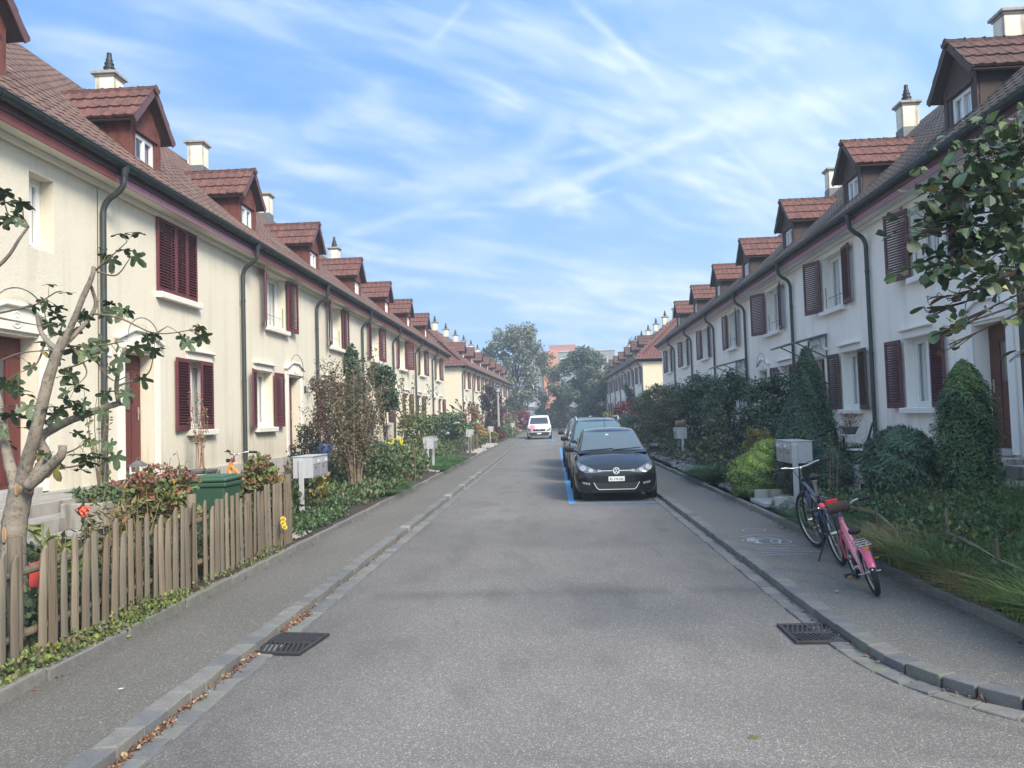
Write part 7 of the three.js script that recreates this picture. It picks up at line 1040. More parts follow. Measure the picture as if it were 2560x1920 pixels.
{ const t = thing('withered_stalks', 'withered straw-coloured stalks behind the fence right of the dahlia', 'plant', W(-4.05, 0.22, 6.95)), r = rng(151), it = [], g = new GB(); for (let i = 0; i < 26; i++) { const x = gauss(r) * 0.35, z = gauss(r) * 0.25, h = 0.55 + r() * 0.45, lx = gauss(r) * 0.14; g.limb([V(x, 0, z), V(x + lx * 0.4, h * 0.6, z), V(x + lx, h, z + gauss(r) * 0.06)], 0.006, 0.002, 6, 4); for (let j = 0; j < 16; j++) { const k = 0.3 + 0.7 * r(); it.push([MX(x + lx * k * k + gauss(r) * 0.03, h * k, z + gauss(r) * 0.03, 1.2 + r() * 1.6, r() * 6, 0, 0.6, 1, 0.6).scale(V(0.16, 0.16, 0.16)), vary(pick(r, [[C(0.26, 0.20, 0.09), 3], [C(0.20, 0.17, 0.06), 2], [G.olive, 2]]), r, 0.2)]); } } mesh('stems', g.geo(), mat({ color: C(0.32, 0.23, 0.10), roughness: 1 }), t); stuffPart(mesh('foliage', scatter(LEAF.thin, it), M.leaf, t)); }
{ const t = thing('bamboo_seedling', 'yellow-green drooping leafy stalk behind the fence left of the dahlia', 'plant', W(-3.98, 0.2, 5.9)), r = rng(161), it = [], g = new GB(); for (let i = 0; i < 5; i++) { const x = gauss(r) * 0.08, z = gauss(r) * 0.08, h = 0.65 + 0.2 * r(); g.limb([V(x, 0, z), V(x, h * 0.6, z), V(x + gauss(r) * 0.05, h, z)], 0.006, 0.003, 6, 5); for (let j = 0; j < 12; j++) it.push([MX(x, h * (0.5 + 0.5 * r()), z, 1.7 + r() * 0.9, r() * 6.28, 0).scale(V(0.15, 0.19, 0.15)), vary(C(0.22, 0.24, 0.07), r, 0.2)]); } mesh('stems', g.geo(), mat({ color: C(0.24, 0.24, 0.09), roughness: 0.8 }), t); stuffPart(mesh('foliage', scatter(LEAF.thin, it), M.leaf, t)); }
// undergrowth and ground cover
function cover(name, label, s, list, o) {                          // list: [x, d, rx, rd, height, leaves]
  const r = rng(o.seed), it = []; for (const [x, d, rx, rd, h, n] of list) for (let i = 0; i < n; i++) { const X = x + (r() * 2 - 1) * rx, D = d + (r() * 2 - 1) * rd, env = 0.35 + 1.1 * fbm(X * 1.6 + 5, D * 1.6, 3), y0 = Math.abs(X) < 3.55 ? 0.07 : gardenY(X, D) - 0.02; it.push([MX(X, y0 + h * env * Math.pow(r(), 0.8), -D, r() * 2.4 - 0.6, r() * 6.28, r() - 0.5).scale(V(1, 1, 1).multiplyScalar(o.size * (0.6 + 0.7 * r()))), vary(pick(r, o.pal), r, 0.25)]); }
  const m = mesh(name, scatter(LEAF[o.leaf || 'round'], it), M.leaf); tag(m, label, o.cat || 'ground cover', null, 'stuff'); return m;
}
const LX = -1;
cover('undergrowth', 'dark leafy undergrowth behind the picket fence', LX, [[-4.4, 5.2, 0.75, 0.9, 0.42, 3200], [-4.35, 7.2, 0.7, 1.2, 0.45, 3600], [-4.3, 9.3, 0.7, 1.0, 0.5, 3000], [-5.1, 6.0, 0.6, 1.5, 0.35, 1600]], { seed: 201, size: 0.055, pal: [[G.deep, 3], [G.green, 3], [G.olive, 2], [G.brown, 1.4], [C(0.03, 0.045, 0.03), 2]] });
cover('pavement_weeds', 'weeds and moss creeping out under the picket fence', LX, [[-3.53, 4.4, 0.06, 0.6, 0.10, 900], [-3.53, 5.9, 0.07, 0.9, 0.12, 1300], [-3.51, 6.6, 0.06, 0.5, 0.16, 700], [-3.53, 8.3, 0.05, 1.6, 0.07, 700]], { seed: 211, size: 0.032, pal: [[G.mid, 3], [G.lime, 1.2], [G.olive, 2], [C(0.2, 0.2, 0.08), 1]] });
cover('ivy_bed', 'dark green ivy bed around the first left letter box', LX, [[-4.15, 11.9, 0.6, 1.3, 0.10, 3600], [-4.5, 13.7, 0.8, 0.8, 0.22, 1500]], { seed: 221, size: 0.05, pal: [[G.deep, 3], [G.green, 4], [C(0.05, 0.085, 0.03), 2]] });
cover('undergrowth', 'mixed low plants in the left gardens beyond the letter box', LX, [[-5.3, 12.5, 1.2, 2.0, 0.45, 2600], [-4.6, 16.2, 1.0, 1.8, 0.22, 2600], [-4.6, 19.5, 1.0, 1.8, 0.75, 4200], [-4.8, 22.5, 1.0, 1.5, 0.8, 2600], [-5.4, 33, 1.3, 3, 0.6, 2400], [-5.4, 45, 1.5, 5, 0.7, 2400], [-5.2, 58, 1.5, 7, 0.7, 2000], [-5, 75, 1.3, 9, 0.9, 2200]], { seed: 231, size: 0.085, pal: [[G.deep, 3], [G.green, 4], [G.mid, 2], [G.olive, 2], [G.brown, 1]] });
function lawn(name, label, list, o) {                              // instanced clumps of blades
  const r = rng(o.seed), pos = [], nb = o.blades || 22; for (let i = 0; i < nb; i++) { const a = r() * 6.28, x = gauss(r) * 0.05, z = gauss(r) * 0.05, L = 0.5 + 0.6 * r(), bend = 0.15 + 0.6 * r(), w = o.bw || 0.006, ca = Math.cos(a), sa = Math.sin(a); let p = [x, 0, z], pw = w; for (let k = 1; k <= 3; k++) { const t = k / 3, q = [x + ca * bend * L * t * t, L * t * (1 - 0.35 * bend * t * t), z + sa * bend * L * t * t], nw = w * (1 - t) + 0.0004; pos.push(p[0] - sa * pw, p[1], p[2] + ca * pw, p[0] + sa * pw, p[1], p[2] - ca * pw, q[0] + sa * nw, q[1], q[2] - ca * nw, p[0] - sa * pw, p[1], p[2] + ca * pw, q[0] + sa * nw, q[1], q[2] - ca * nw, q[0] - sa * nw, q[1], q[2] + ca * nw); p = q; pw = nw; } }
  const g = new THREE.BufferGeometry(); g.setAttribute('position', new THREE.Float32BufferAttribute(pos, 3)); g.setAttribute('uv', new THREE.Float32BufferAttribute(new Float32Array(pos.length / 3 * 2), 2)); g.computeVertexNormals();
  const tot = list.reduce((s, l) => s + l[5], 0), m = new THREE.InstancedMesh(g, mat({ roughness: 0.75, side: THREE.DoubleSide }), tot); let i = 0;
  for (const [x, d, rx, rd, h, n, pal] of list) for (let k = 0; k < n; k++) { const X = x + (r() * 2 - 1) * rx, D = d + (r() * 2 - 1) * rd, e = 0.5 + fbm(X * 1.3, D * 1.3 + 7, 3); m.setMatrixAt(i, MX(X, gardenY(X, D) - 0.03, -D, 0, r() * 6.28, 0, 1, h * e * (0.7 + 0.6 * r()), 1)); const tn = fbm(X * 1.1 + 30, D * 1.1, 3); m.setColorAt(i, vary(pick(r, typeof pal === 'function' ? pal(tn) : pal), r, 0.2)); i++; }
  m.name = numbered(name); m.castShadow = m.receiveShadow = true; scene.add(m); tag(m, label, 'grass', null, 'stuff'); return m;
}
lawn('grass', 'long green and straw-coloured grass in the near right garden', [
  [4.05, 6.6, 0.72, 2.2, 0.36, 1500, (t) => t > 0.57 ? [[C(0.36, 0.25, 0.11), 3], [C(0.24, 0.21, 0.07), 2], [G.mid, 1]] : [[C(0.07, 0.16, 0.035), 4], [C(0.11, 0.20, 0.04), 2], [C(0.22, 0.20, 0.07), 0.8]]],
  [5.5, 7.5, 1.0, 2.6, 0.40, 1300, (t) => t > 0.60 ? [[C(0.30, 0.22, 0.10), 3], [G.mid, 2]] : [[C(0.065, 0.145, 0.035), 4], [C(0.10, 0.18, 0.04), 2]]],
  [4.0, 10.2, 0.6, 1.3, 0.24, 600, [[C(0.065, 0.14, 0.035), 3], [G.green, 2]]]], { seed: 241, bw: 0.0075 });
cover('weeds', 'leafy weeds and little yellow flowers along the right garden edge', 1, [[3.52, 6.4, 0.18, 2.0, 0.18, 1500], [4.3, 6.3, 0.9, 1.8, 0.34, 3200], [4.9, 9.2, 1.3, 1.9, 0.46, 7500], [3.9, 10.9, 0.45, 0.7, 0.22, 1300], [6.0, 11.5, 0.9, 0.9, 0.3, 1500]], { seed: 251, size: 0.05, pal: [[G.deep, 3], [G.green, 4], [C(0.05, 0.11, 0.03), 3], [G.olive, 1], [C(0.25, 0.21, 0.03), 0.25]] });
lawn('grass', 'bright green lawn strip before the yucca on the left', [[-4.25, 27.2, 0.7, 3.6, 0.16, 1100, [[C(0.06, 0.14, 0.035), 3], [C(0.085, 0.17, 0.04), 2]]], [-3.95, 17.4, 0.35, 1.2, 0.12, 300, [[C(0.06, 0.14, 0.035), 3], [G.mid, 1]]], [-4.3, 66, 0.8, 5, 0.16, 400, [[C(0.06, 0.12, 0.035), 3]]]], { seed: 261, bw: 0.010 });
lawn('grass', 'green tufts at the foot of the gravel bed on the right', [[3.75, 18.6, 0.35, 1.1, 0.24, 450, [[C(0.055, 0.12, 0.035), 3], [G.deep, 1]]]], { seed: 263, bw: 0.010 });
{ // gravel beds of broken slate and pale pebbles
  const gravel = (name, label, list, cols, seed) => { const r = rng(seed), g = new THREE.IcosahedronGeometry(1, 0), it = []; for (const [x, d, rx, rd, n, s] of list) for (let i = 0; i < n; i++) { const X = x + (r() * 2 - 1) * rx, D = d + (r() * 2 - 1) * rd, k = s * (0.5 + 0.8 * r()); it.push([MX(X, gardenY(X, D) + 0.012, -D, r() * 6, r() * 6, r() * 6, k, k * 0.5, k * 0.8), vary(cols[(r() * cols.length) | 0], r, 0.25)]); } tag(mesh(name, scatter(g, it), mat({ roughness: 0.95, vertexColors: true })), label, 'gravel', null, 'stuff'); };
  gravel('gravel', 'grey slate chippings around the globe shrub on the right', [[3.75, 15.6, 0.32, 1.0, 900, 0.04], [3.75, 12.75, 0.28, 0.35, 260, 0.04], [5.3, 13.0, 0.6, 0.5, 250, 0.05]], [C(0.10, 0.11, 0.12), C(0.16, 0.165, 0.17), C(0.07, 0.075, 0.085)], 271);
  gravel('pebbles', 'pale pebbles at the left garden edges by the letter boxes', [[-3.85, 24.2, 0.3, 0.9, 500, 0.035], [-3.8, 37.2, 0.28, 2.2, 700, 0.05], [-3.72, 10.75, 0.16, 0.35, 260, 0.02], [-3.8, 44, 0.3, 3.0, 500, 0.06]], [C(0.34, 0.31, 0.28), C(0.26, 0.24, 0.22), C(0.42, 0.40, 0.37)], 281);
  gravel('pebbles', 'stones and chippings at the edge of the right garden beside the parked car', [[3.75, 21.8, 0.3, 1.6, 500, 0.05], [3.9, 27, 0.35, 3, 500, 0.06]], [C(0.24, 0.23, 0.22), C(0.32, 0.31, 0.30), C(0.14, 0.14, 0.14)], 291);
}
// big twiggy shrub and its neighbours
{ const t = thing('twiggy_shrub', 'large brown twiggy shrub with pale stems beyond the first left letter box', 'shrub', W(-4.28, 0.18, 16.3)), r = rng(301), g = new GB(), ends = []; for (let i = 0; i < 24; i++) { const a = r() * 6.28, k = 0.2 + 0.8 * Math.sqrt(r()), tx = 0.98 * k * Math.cos(a), tz = 0.9 * k * Math.sin(a), h = 1.7 + 1.05 * r(), p = [V(tx * 0.12, -0.05, tz * 0.12), V(tx * 0.22 + gauss(r) * 0.05, h * 0.35, tz * 0.22), V(tx * 0.6 + gauss(r) * 0.1, h * 0.68, tz * 0.6), V(tx, h, tz)]; g.limb(p, 0.022 * (0.5 + 0.8 * r()), 0.006, 10, 6); const cv = new THREE.CatmullRomCurve3(p); for (let j = 0; j < 22; j++) { const q = cv.getPoint(0.22 + 0.78 * r()), e = q.clone().add(V(gauss(r) * 0.33, 0.10 + Math.abs(gauss(r)) * 0.35, gauss(r) * 0.33)); ends.push([q, e]); } }
  mesh('stems', g.geo(), mat({ color: C(0.23, 0.175, 0.12), roughness: 1 }), t); const tw = new GB(); for (const [a, b] of ends) { tw.bar(a, b, 0.0055, 4, 0.002); } stuffPart(mesh('twigs', tw.geo(), M.twig, t));
  const cl = ends.map(([a, b]) => clump(b.x, b.y - 0.05, b.z, 0.20, 0.20, 0.20, 1)); stuffPart(mesh('foliage', foliage(302, 9500, cl, { size: 0.055, leaf: 'oval', pal: [[G.brown, 3], [C(0.11, 0.10, 0.055), 4], [C(0.16, 0.13, 0.085), 3], [G.olive, 2], [C(0.075, 0.06, 0.045), 1.5]], hollow: 0.6 }), M.leaf, t)); }
shrub('burgundy_shrub', 'dark burgundy leaved climber beside the black wall lantern house', -5.75, 19.2, 0.35, 0.55, 2.5, 1700, { seed: 311, size: 0.085, pal: [[G.wine, 4], [C(0.13, 0.03, 0.04), 2], [C(0.05, 0.035, 0.03), 2], [G.red, 0.5]], k: 16, cr: 0.4, ch: 0.1, stems: 8, twig: M.twigDark });
shrub('leafy_bush', 'dark spotted leafy bush against the cream wall left of the twiggy shrub', -5.75, 17.3, 0.35, 0.5, 1.4, 900, { seed: 313, size: 0.075, pal: [[G.deep, 3], [G.wine, 2], [G.green, 2], [G.olive, 1]], k: 14, stems: 9, twig: M.twigDark });
shrub('yellow_leaf_plant', 'low plant with big yellowing leaves at the foot of the first left letter box', -4.45, 13.6, 0.25, 0.55, 0.65, 330, { cat: 'plant', seed: 315, size: 0.12, leaf: 'round', pal: [[G.yellow, 3], [G.olive, 3], [G.gold, 1.5], [G.mid, 1]], k: 14, stems: 9, sr: 0.006 });
shrub('low_shrub', 'spreading dark green shrub right of the twiggy shrub', -4.6, 19.4, 0.25, 0.85, 0.95, 2600, { seed: 317, size: 0.08, pal: [[G.deep, 3], [G.green, 3], [G.blue, 2]], k: 24 });
shrub('low_shrub', 'light green mound at the pavement edge beyond the twiggy shrub', -3.95, 18.3, 0.15, 0.40, 0.42, 700, { seed: 319, size: 0.06, leaf: 'round', pal: [[G.mid, 3], [C(0.10, 0.17, 0.05), 3], [G.lime, 1]], k: 14 });
{ const ivy = (label, x, d, y, list, seed, n, extra) => { const t = thing('ivy', label, 'climber', W(x, y, d)); stuffPart(mesh('foliage', foliage(seed, n, list, { size: 0.10, leaf: 'round', pal: [[G.deep, 4], [G.green, 3], [G.blue, 2]] }), M.leaf, t)); const r = rng(seed + 1), g = new GB(); for (let i = 0; i < 5; i++) g.limb([V(gauss(r) * 0.12, 0, gauss(r) * 0.1), V(gauss(r) * 0.15, 1.4, gauss(r) * 0.15), V(gauss(r) * 0.2, extra, gauss(r) * 0.2)], 0.022, 0.01, 8, 5); mesh('stems', g.geo(), M.twigDark, t); };
  ivy('narrow ivy column climbing the cream wall past an upper window sill', -6.75, 25.6, 0.4, [clump(0, 3.5, 0, 0.20, 0.45, 0.40), clump(0.05, 2.9, 0.05, 0.24, 0.5, 0.42), clump(0.05, 2.3, 0.1, 0.24, 0.45, 0.38), clump(0, 1.7, 0.1, 0.22, 0.4, 0.3)], 321, 1700, 3.2);
  ivy('rounded bushy ivy top on stems before the cream wall', -6.2, 27.9, 0.4, [clump(0, 2.85, 0, 0.42, 0.50, 0.5), clump(0.1, 2.3, 0, 0.40, 0.40, 0.45), clump(-0.2, 3.05, 0.2, 0.3, 0.3, 0.3), clump(0.2, 2.0, 0, 0.3, 0.3, 0.35)], 325, 3000, 2.6); }
{ const t = thing('sparse_tree', 'nearly bare little tree with long thin branches before the cream terrace', 'tree', W(-6.0, 0.35, 31)), r = rng(331); mesh('trunk', new GB().limb([V(-0.1, -0.1, 0), V(-0.05, 0.6, 0), V(0.05, 1.2, 0)], 0.07, 0.05, 8, 8, C(1, 1, 1)).geo(), M.bark, t); const g = new GB(), it = []; for (let i = 0; i < 15; i++) { const a = r() * 6.28, k = 0.5 + 0.9 * r(), h = 2.2 + 1.5 * r(), p = [V(0.05, 1.1, 0), V(0.05 + k * 0.45 * Math.cos(a), h * 0.62, k * 0.4 * Math.sin(a)), V(k * Math.cos(a), h, k * 0.8 * Math.sin(a))]; g.limb(p, 0.026, 0.007, 9, 5); const cv = new THREE.CatmullRomCurve3(p); for (let j = 0; j < 14; j++) { const q = cv.getPoint(0.4 + 0.6 * r()); it.push([MX(q.x + gauss(r) * 0.1, q.y + gauss(r) * 0.08, q.z + gauss(r) * 0.1, r() * 6, r() * 6, r() * 6, 0.13), vary(pick(r, [[G.green, 2], [G.deep, 2], [G.olive, 1]]), r)]); } } mesh('branches', g.geo(), M.twig, t); stuffPart(mesh('foliage', scatter(LEAF.oval, it), M.leaf, t)); }
shrub('yellow_green_shrub', 'yellow-green shrub with orange blooms before the cream terrace, right of the toy truck', -5.6, 31.2, 0.35, 0.85, 1.75, 2600, { seed: 341, size: 0.11, pal: [[C(0.13, 0.17, 0.05), 3], [G.green, 3], [G.olive, 2], [G.lime, 1]], k: 26, flowers: [5, 0.10, [fm(0.6, 0.3, 0.05)]] });
{ const t = thing('yucca', 'spiky green yucca at the edge of the left lawn', 'plant', W(-4.05, 0.2, 30)), r = rng(351); const it = []; for (let i = 0; i < 150; i++) { const a = r() * 6.28, el = 0.15 + r() * 1.2; it.push([new THREE.Matrix4().makeRotationY(a).multiply(new THREE.Matrix4().makeRotationX(el)).scale(V(0.28, 0.75 + 0.35 * r(), 0.5)), vary(C(0.075, 0.125, 0.065), r, 0.25)]); } mesh('rosette', scatter(LEAF.thin, it), M.leaf, t); }
shrub('rose_bush', 'rose bush with pink and white blooms before the end house on the left', -5.35, 40.5, 0.35, 1.15, 2.0, 3600, { seed: 361, size: 0.13, pal: [[G.deep, 4], [G.green, 3], [G.mid, 1]], k: 30, flowers: [26, 0.13, FL.pink.concat(FL.white)] });
shrub('leafy_bush', 'dark green bush between the rose bush and the yellow-green shrub', -5.6, 36, 0.35, 0.9, 1.6, 2000, { seed: 365, size: 0.12, pal: [[G.deep, 4], [G.green, 3], [G.blue, 1]], k: 20 });
{ const t = thing('palm_tree', 'fan palm in the gap after the near left terrace', 'palm', W(-6.15, 0.3, 52)), r = rng(371); mesh('trunk', new GB().limb([V(0, -0.1, 0), V(0.02, 0.9, 0), V(0, 1.9, 0)], 0.24, 0.22, 10, 12, C(0.9, 0.7, 0.55), 0.25).geo(), M.bark, t); for (let i = 0; i < 22; i++) { const a = r() * 6.28, el = -0.25 + r() * 1.35, L = 0.75 + 0.25 * r(), dx = Math.cos(a) * Math.cos(el), dz = Math.sin(a) * Math.cos(el), b = V(0, 1.9, 0), tip = V(dx * L, 1.95 + Math.sin(el) * L, dz * L), it = []; const f = new GB().bar(b, tip, 0.018, 5, 0.012); mesh('stalk', f.geo(), mat({ color: C(0.08, 0.10, 0.04), roughness: 0.8 }), t); const q = new THREE.Quaternion().setFromUnitVectors(V(0, 1, 0), tip.clone().sub(b).normalize()); for (let k = 0; k < 20; k++) { const an = (k / 19 - 0.5) * 3.6; it.push([new THREE.Matrix4().compose(tip, q, V(1, 1, 1)).multiply(MX(0, 0, 0, 0.15 * Math.abs(an), 0, an)).scale(V(0.42, 0.62 - 0.08 * Math.abs(an), 0.4)), vary(C(0.045, 0.085, 0.045), r, 0.25)]); } mesh('frond', scatter(LEAF.thin, it), M.leaf, t); } }
shrub('orange_shrub', 'orange autumn shrub right of the third left letter box', -4.45, 46, 0.25, 0.62, 1.15, 1500, { seed: 381, size: 0.12, pal: [[G.gold, 4], [C(0.34, 0.17, 0.05), 3], [G.olive, 1.5]], k: 18 });
shrub('brown_shrub', 'brownish upright shrub before the palm trunk', -5.0, 47.5, 0.3, 0.65, 2.3, 1800, { seed: 383, size: 0.13, pal: [[C(0.20, 0.14, 0.07), 3], [G.olive, 3], [G.rust, 1]], k: 20, ch: 0.12 });
shrub('golden_shrub', 'small gold shrub at the foot of the pale letter box on the left', -3.95, 49.2, 0.2, 0.45, 0.7, 900, { seed: 385, size: 0.10, pal: [[G.gold, 3], [G.lime, 2], [G.olive, 2]], k: 14 });
shrub('red_round_shrub', 'clipped dark red shrub at the pavement edge under the street lamp', -3.95, 54, 0.15, 0.62, 0.95, 1700, { seed: 387, size: 0.10, pal: [[C(0.11, 0.035, 0.045), 4], [C(0.16, 0.05, 0.05), 2], [G.wine, 2]], k: 22 });
shrub('purple_tree', 'dark purple-leaved tree behind the street lamp', -5.2, 63, 0.2, 1.2, 4.4, 3600, { cat: 'tree', seed: 389, size: 0.19, pal: [[C(0.06, 0.04, 0.055), 4], [G.wine, 2], [C(0.05, 0.05, 0.045), 2]], k: 26, ch: 0.1, stems: 7, sr: 0.04, twig: M.twigDark });
shrub('pink_shrub', 'shrub with pinkish blooms left of the white van', -4.6, 78, 0.25, 1.5, 1.9, 2200, { seed: 391, size: 0.17, pal: [[G.olive, 2], [C(0.24, 0.13, 0.11), 3], [G.green, 2]], k: 22, flowers: [14, 0.2, FL.pink] });
shrub('yellow_bush', 'yellow flowering bush beside the white van', -3.85, 70, 0.2, 0.75, 1.25, 1600, { seed: 393, size: 0.13, pal: [[C(0.40, 0.33, 0.06), 4], [G.olive, 2], [G.green, 1]], k: 18 });
shrub('leafy_bush', 'green bush under the yellow bush beside the white van', -4.5, 66, 0.2, 0.9, 0.9, 1500, { seed: 395, size: 0.13, pal: [[G.deep, 3], [G.green, 3], [G.mid, 2]], k: 18 });
shrub('red_maple', 'dark red maple behind the white van', -3.9, 90, 0.2, 1.7, 2.4, 2600, { seed: 397, size: 0.2, pal: [[C(0.15, 0.03, 0.045), 4], [G.wine, 3], [G.red, 1.5]], k: 22 });
// ---------------- right garden plants
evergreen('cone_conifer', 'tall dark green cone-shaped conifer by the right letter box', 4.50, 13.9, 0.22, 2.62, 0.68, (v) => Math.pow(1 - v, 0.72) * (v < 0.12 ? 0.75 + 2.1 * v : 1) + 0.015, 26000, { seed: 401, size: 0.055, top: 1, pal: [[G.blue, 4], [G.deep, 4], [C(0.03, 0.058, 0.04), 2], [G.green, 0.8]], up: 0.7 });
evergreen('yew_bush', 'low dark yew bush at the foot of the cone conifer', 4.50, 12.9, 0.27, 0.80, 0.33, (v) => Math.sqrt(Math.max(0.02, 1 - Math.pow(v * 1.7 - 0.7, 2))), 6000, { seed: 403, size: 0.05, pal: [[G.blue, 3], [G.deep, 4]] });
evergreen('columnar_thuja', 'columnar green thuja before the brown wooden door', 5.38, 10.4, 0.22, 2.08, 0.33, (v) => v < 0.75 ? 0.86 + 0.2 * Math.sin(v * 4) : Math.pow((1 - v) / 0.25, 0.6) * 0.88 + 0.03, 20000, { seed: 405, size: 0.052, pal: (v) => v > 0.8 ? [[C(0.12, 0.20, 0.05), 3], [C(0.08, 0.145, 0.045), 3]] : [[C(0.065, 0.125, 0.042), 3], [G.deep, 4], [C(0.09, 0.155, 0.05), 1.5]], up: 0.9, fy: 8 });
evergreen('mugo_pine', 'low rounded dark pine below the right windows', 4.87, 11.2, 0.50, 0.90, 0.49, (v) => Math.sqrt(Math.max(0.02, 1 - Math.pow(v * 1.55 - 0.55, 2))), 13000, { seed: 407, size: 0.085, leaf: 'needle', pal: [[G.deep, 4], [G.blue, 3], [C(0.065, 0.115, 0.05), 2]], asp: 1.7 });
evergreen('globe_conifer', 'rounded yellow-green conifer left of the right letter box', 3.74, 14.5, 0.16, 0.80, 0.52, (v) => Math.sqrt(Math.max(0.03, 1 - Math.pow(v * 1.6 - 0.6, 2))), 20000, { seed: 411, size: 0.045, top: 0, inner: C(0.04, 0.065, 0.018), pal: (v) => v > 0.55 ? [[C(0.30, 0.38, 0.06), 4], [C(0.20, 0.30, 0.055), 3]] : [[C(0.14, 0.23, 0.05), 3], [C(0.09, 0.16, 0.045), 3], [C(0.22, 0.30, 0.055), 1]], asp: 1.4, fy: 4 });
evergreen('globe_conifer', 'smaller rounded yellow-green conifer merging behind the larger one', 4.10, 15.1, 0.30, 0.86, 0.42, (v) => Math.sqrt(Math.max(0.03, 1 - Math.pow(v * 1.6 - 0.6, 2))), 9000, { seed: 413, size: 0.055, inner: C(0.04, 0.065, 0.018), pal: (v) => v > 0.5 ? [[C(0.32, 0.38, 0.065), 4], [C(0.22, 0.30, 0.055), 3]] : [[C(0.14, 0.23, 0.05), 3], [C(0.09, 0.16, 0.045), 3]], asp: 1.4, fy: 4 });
shrub('golden_shrub', 'golden-leaved shrub behind the yellow-green globe conifer', 4.62, 17.8, 0.28, 0.42, 1.05, 4200, { core: 6, seed: 415, size: 0.055, pal: [[C(0.34, 0.26, 0.06), 4], [C(0.24, 0.21, 0.06), 3], [G.green, 1.5]], k: 24 });
shrub('low_shrub', 'grey-green low shrub before the right hedge, left of the globe conifer', 4.15, 17.3, 0.22, 0.48, 0.62, 1700, { seed: 417, size: 0.06, pal: [[G.grey, 3], [G.deep, 3], [G.olive, 2]], k: 20 });
shrub('low_shrub', 'brown-green low shrub before the right hedge beside the letter box', 4.25, 20.5, 0.25, 0.55, 0.85, 1800, { seed: 419, size: 0.065, pal: [[G.olive, 3], [G.deep, 3], [G.brown, 2]], k: 20 });
shrub('low_shrub', 'dark blue-green low shrub between golden shrub and hedge on the right', 5.1, 18.8, 0.3, 0.65, 1.15, 2400, { seed: 421, size: 0.06, pal: [[G.blue, 3], [G.deep, 3], [G.green, 1]], k: 24 });
const HED = [[5.75, 20.6, 0.9, 2.35, 'first tall dark shrub of the right hedge, below the glass canopy', 1], [5.35, 23.8, 1.0, 2.75, 'second tall dark shrub of the right hedge, with spiky shoots', 1], [5.1, 27.2, 1.1, 2.85, 'third tall dark shrub of the right hedge', 0], [5.0, 31.0, 1.2, 2.8, 'fourth, brownish shrub of the right hedge', 2], [4.9, 35.5, 1.2, 2.75, 'fifth shrub of the right hedge, brownish green', 2], [4.85, 40.5, 1.3, 2.6, 'last shrub at the far end of the right hedge', 0]];
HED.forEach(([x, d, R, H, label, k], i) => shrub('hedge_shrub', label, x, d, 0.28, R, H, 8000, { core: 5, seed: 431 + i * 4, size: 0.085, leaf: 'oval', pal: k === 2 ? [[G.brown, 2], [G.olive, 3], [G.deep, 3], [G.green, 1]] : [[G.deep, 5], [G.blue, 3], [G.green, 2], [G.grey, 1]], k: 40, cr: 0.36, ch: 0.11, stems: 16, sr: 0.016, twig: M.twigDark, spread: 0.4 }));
shrub('rose_bush', 'rose with coral red blooms before the right hedge', 4.72, 22.2, 0.28, 0.6, 1.6, 1300, { seed: 461, size: 0.07, pal: [[G.deep, 3], [G.green, 3], [G.olive, 1]], k: 18, flowers: [5, 0.085, [FL.coral, ...FL.pink]] });
{ const t = thing('ornamental_grass', 'pale feathery grasses behind the parked cars on the right', 'grass', W(4.75, 0.3, 46)), r = rng(471), it = []; for (let i = 0; i < 900; i++) { const a = r() * 6.28, k = r() * 0.9, h = 0.2 + 1.2 * r(); it.push([MX(k * Math.cos(a), h, k * 2.2 * Math.sin(a), r() * 0.8 - 0.4, r() * 6, r() * 0.8 - 0.4).scale(V(0.22, 0.35, 0.22)), vary(h > 0.9 ? C(0.36, 0.28, 0.20) : G.olive, r, 0.25)]); } stuffPart(mesh('foliage', scatter(LEAF.thin, it), M.leaf, t)); mesh('base', scatter(LEAF.thin, it.slice(0, 60)), M.leaf, t); }
shrub('red_maple', 'first red maple behind the parked cars on the right', 5.1, 57, 0.3, 1.0, 2.2, 2200, { seed: 475, size: 0.15, pal: [[C(0.20, 0.03, 0.045), 4], [G.red, 2], [G.wine, 2]], k: 22 });
shrub('red_maple', 'second red maple nearer the far right terrace', 5.9, 55, 0.3, 0.9, 2.5, 2000, { seed: 477, size: 0.15, pal: [[C(0.22, 0.03, 0.04), 4], [G.red, 2], [G.rust, 1]], k: 20 });
shrub('leafy_bush', 'olive green bush left of the red maples', 4.6, 62, 0.3, 1.1, 1.7, 1800, { seed: 479, size: 0.16, pal: [[G.olive, 3], [G.green, 2], [G.dun, 1]], k: 18 });
shrub('wall_creeper', 'dark creeper on the wall of the far right terrace', 6.5, 66, 0.3, 0.5, 4.6, 1900, { cat: 'climber', seed: 481, size: 0.16, pal: [[G.deep, 4], [G.green, 2], [G.blue, 2]], k: 18, ch: 0.09, cr: 0.6 });
shrub('light_green_tree', 'light green young tree at the near corner of the far right terrace', 6.3, 53.5, 0.3, 0.75, 3.3, 1700, { cat: 'tree', seed: 483, size: 0.15, pal: [[C(0.12, 0.19, 0.06), 3], [G.mid, 3], [G.lime, 1]], k: 18, ch: 0.10, stems: 5, sr: 0.03 });
cover('undergrowth', 'mixed low plants in the far right gardens', 1, [[5.2, 21, 1.4, 3, 0.5, 2200], [4.4, 28, 0.8, 4, 0.6, 2200], [4.6, 40, 1.0, 6, 0.8, 2200], [5, 60, 1.3, 12, 0.9, 2400], [5, 85, 1.3, 12, 0.9, 2000], [5.9, 17, 0.9, 1.0, 0.4, 900]], { seed: 491, size: 0.09, pal: [[G.deep, 4], [G.green, 3], [G.olive, 2], [G.brown, 1]] });
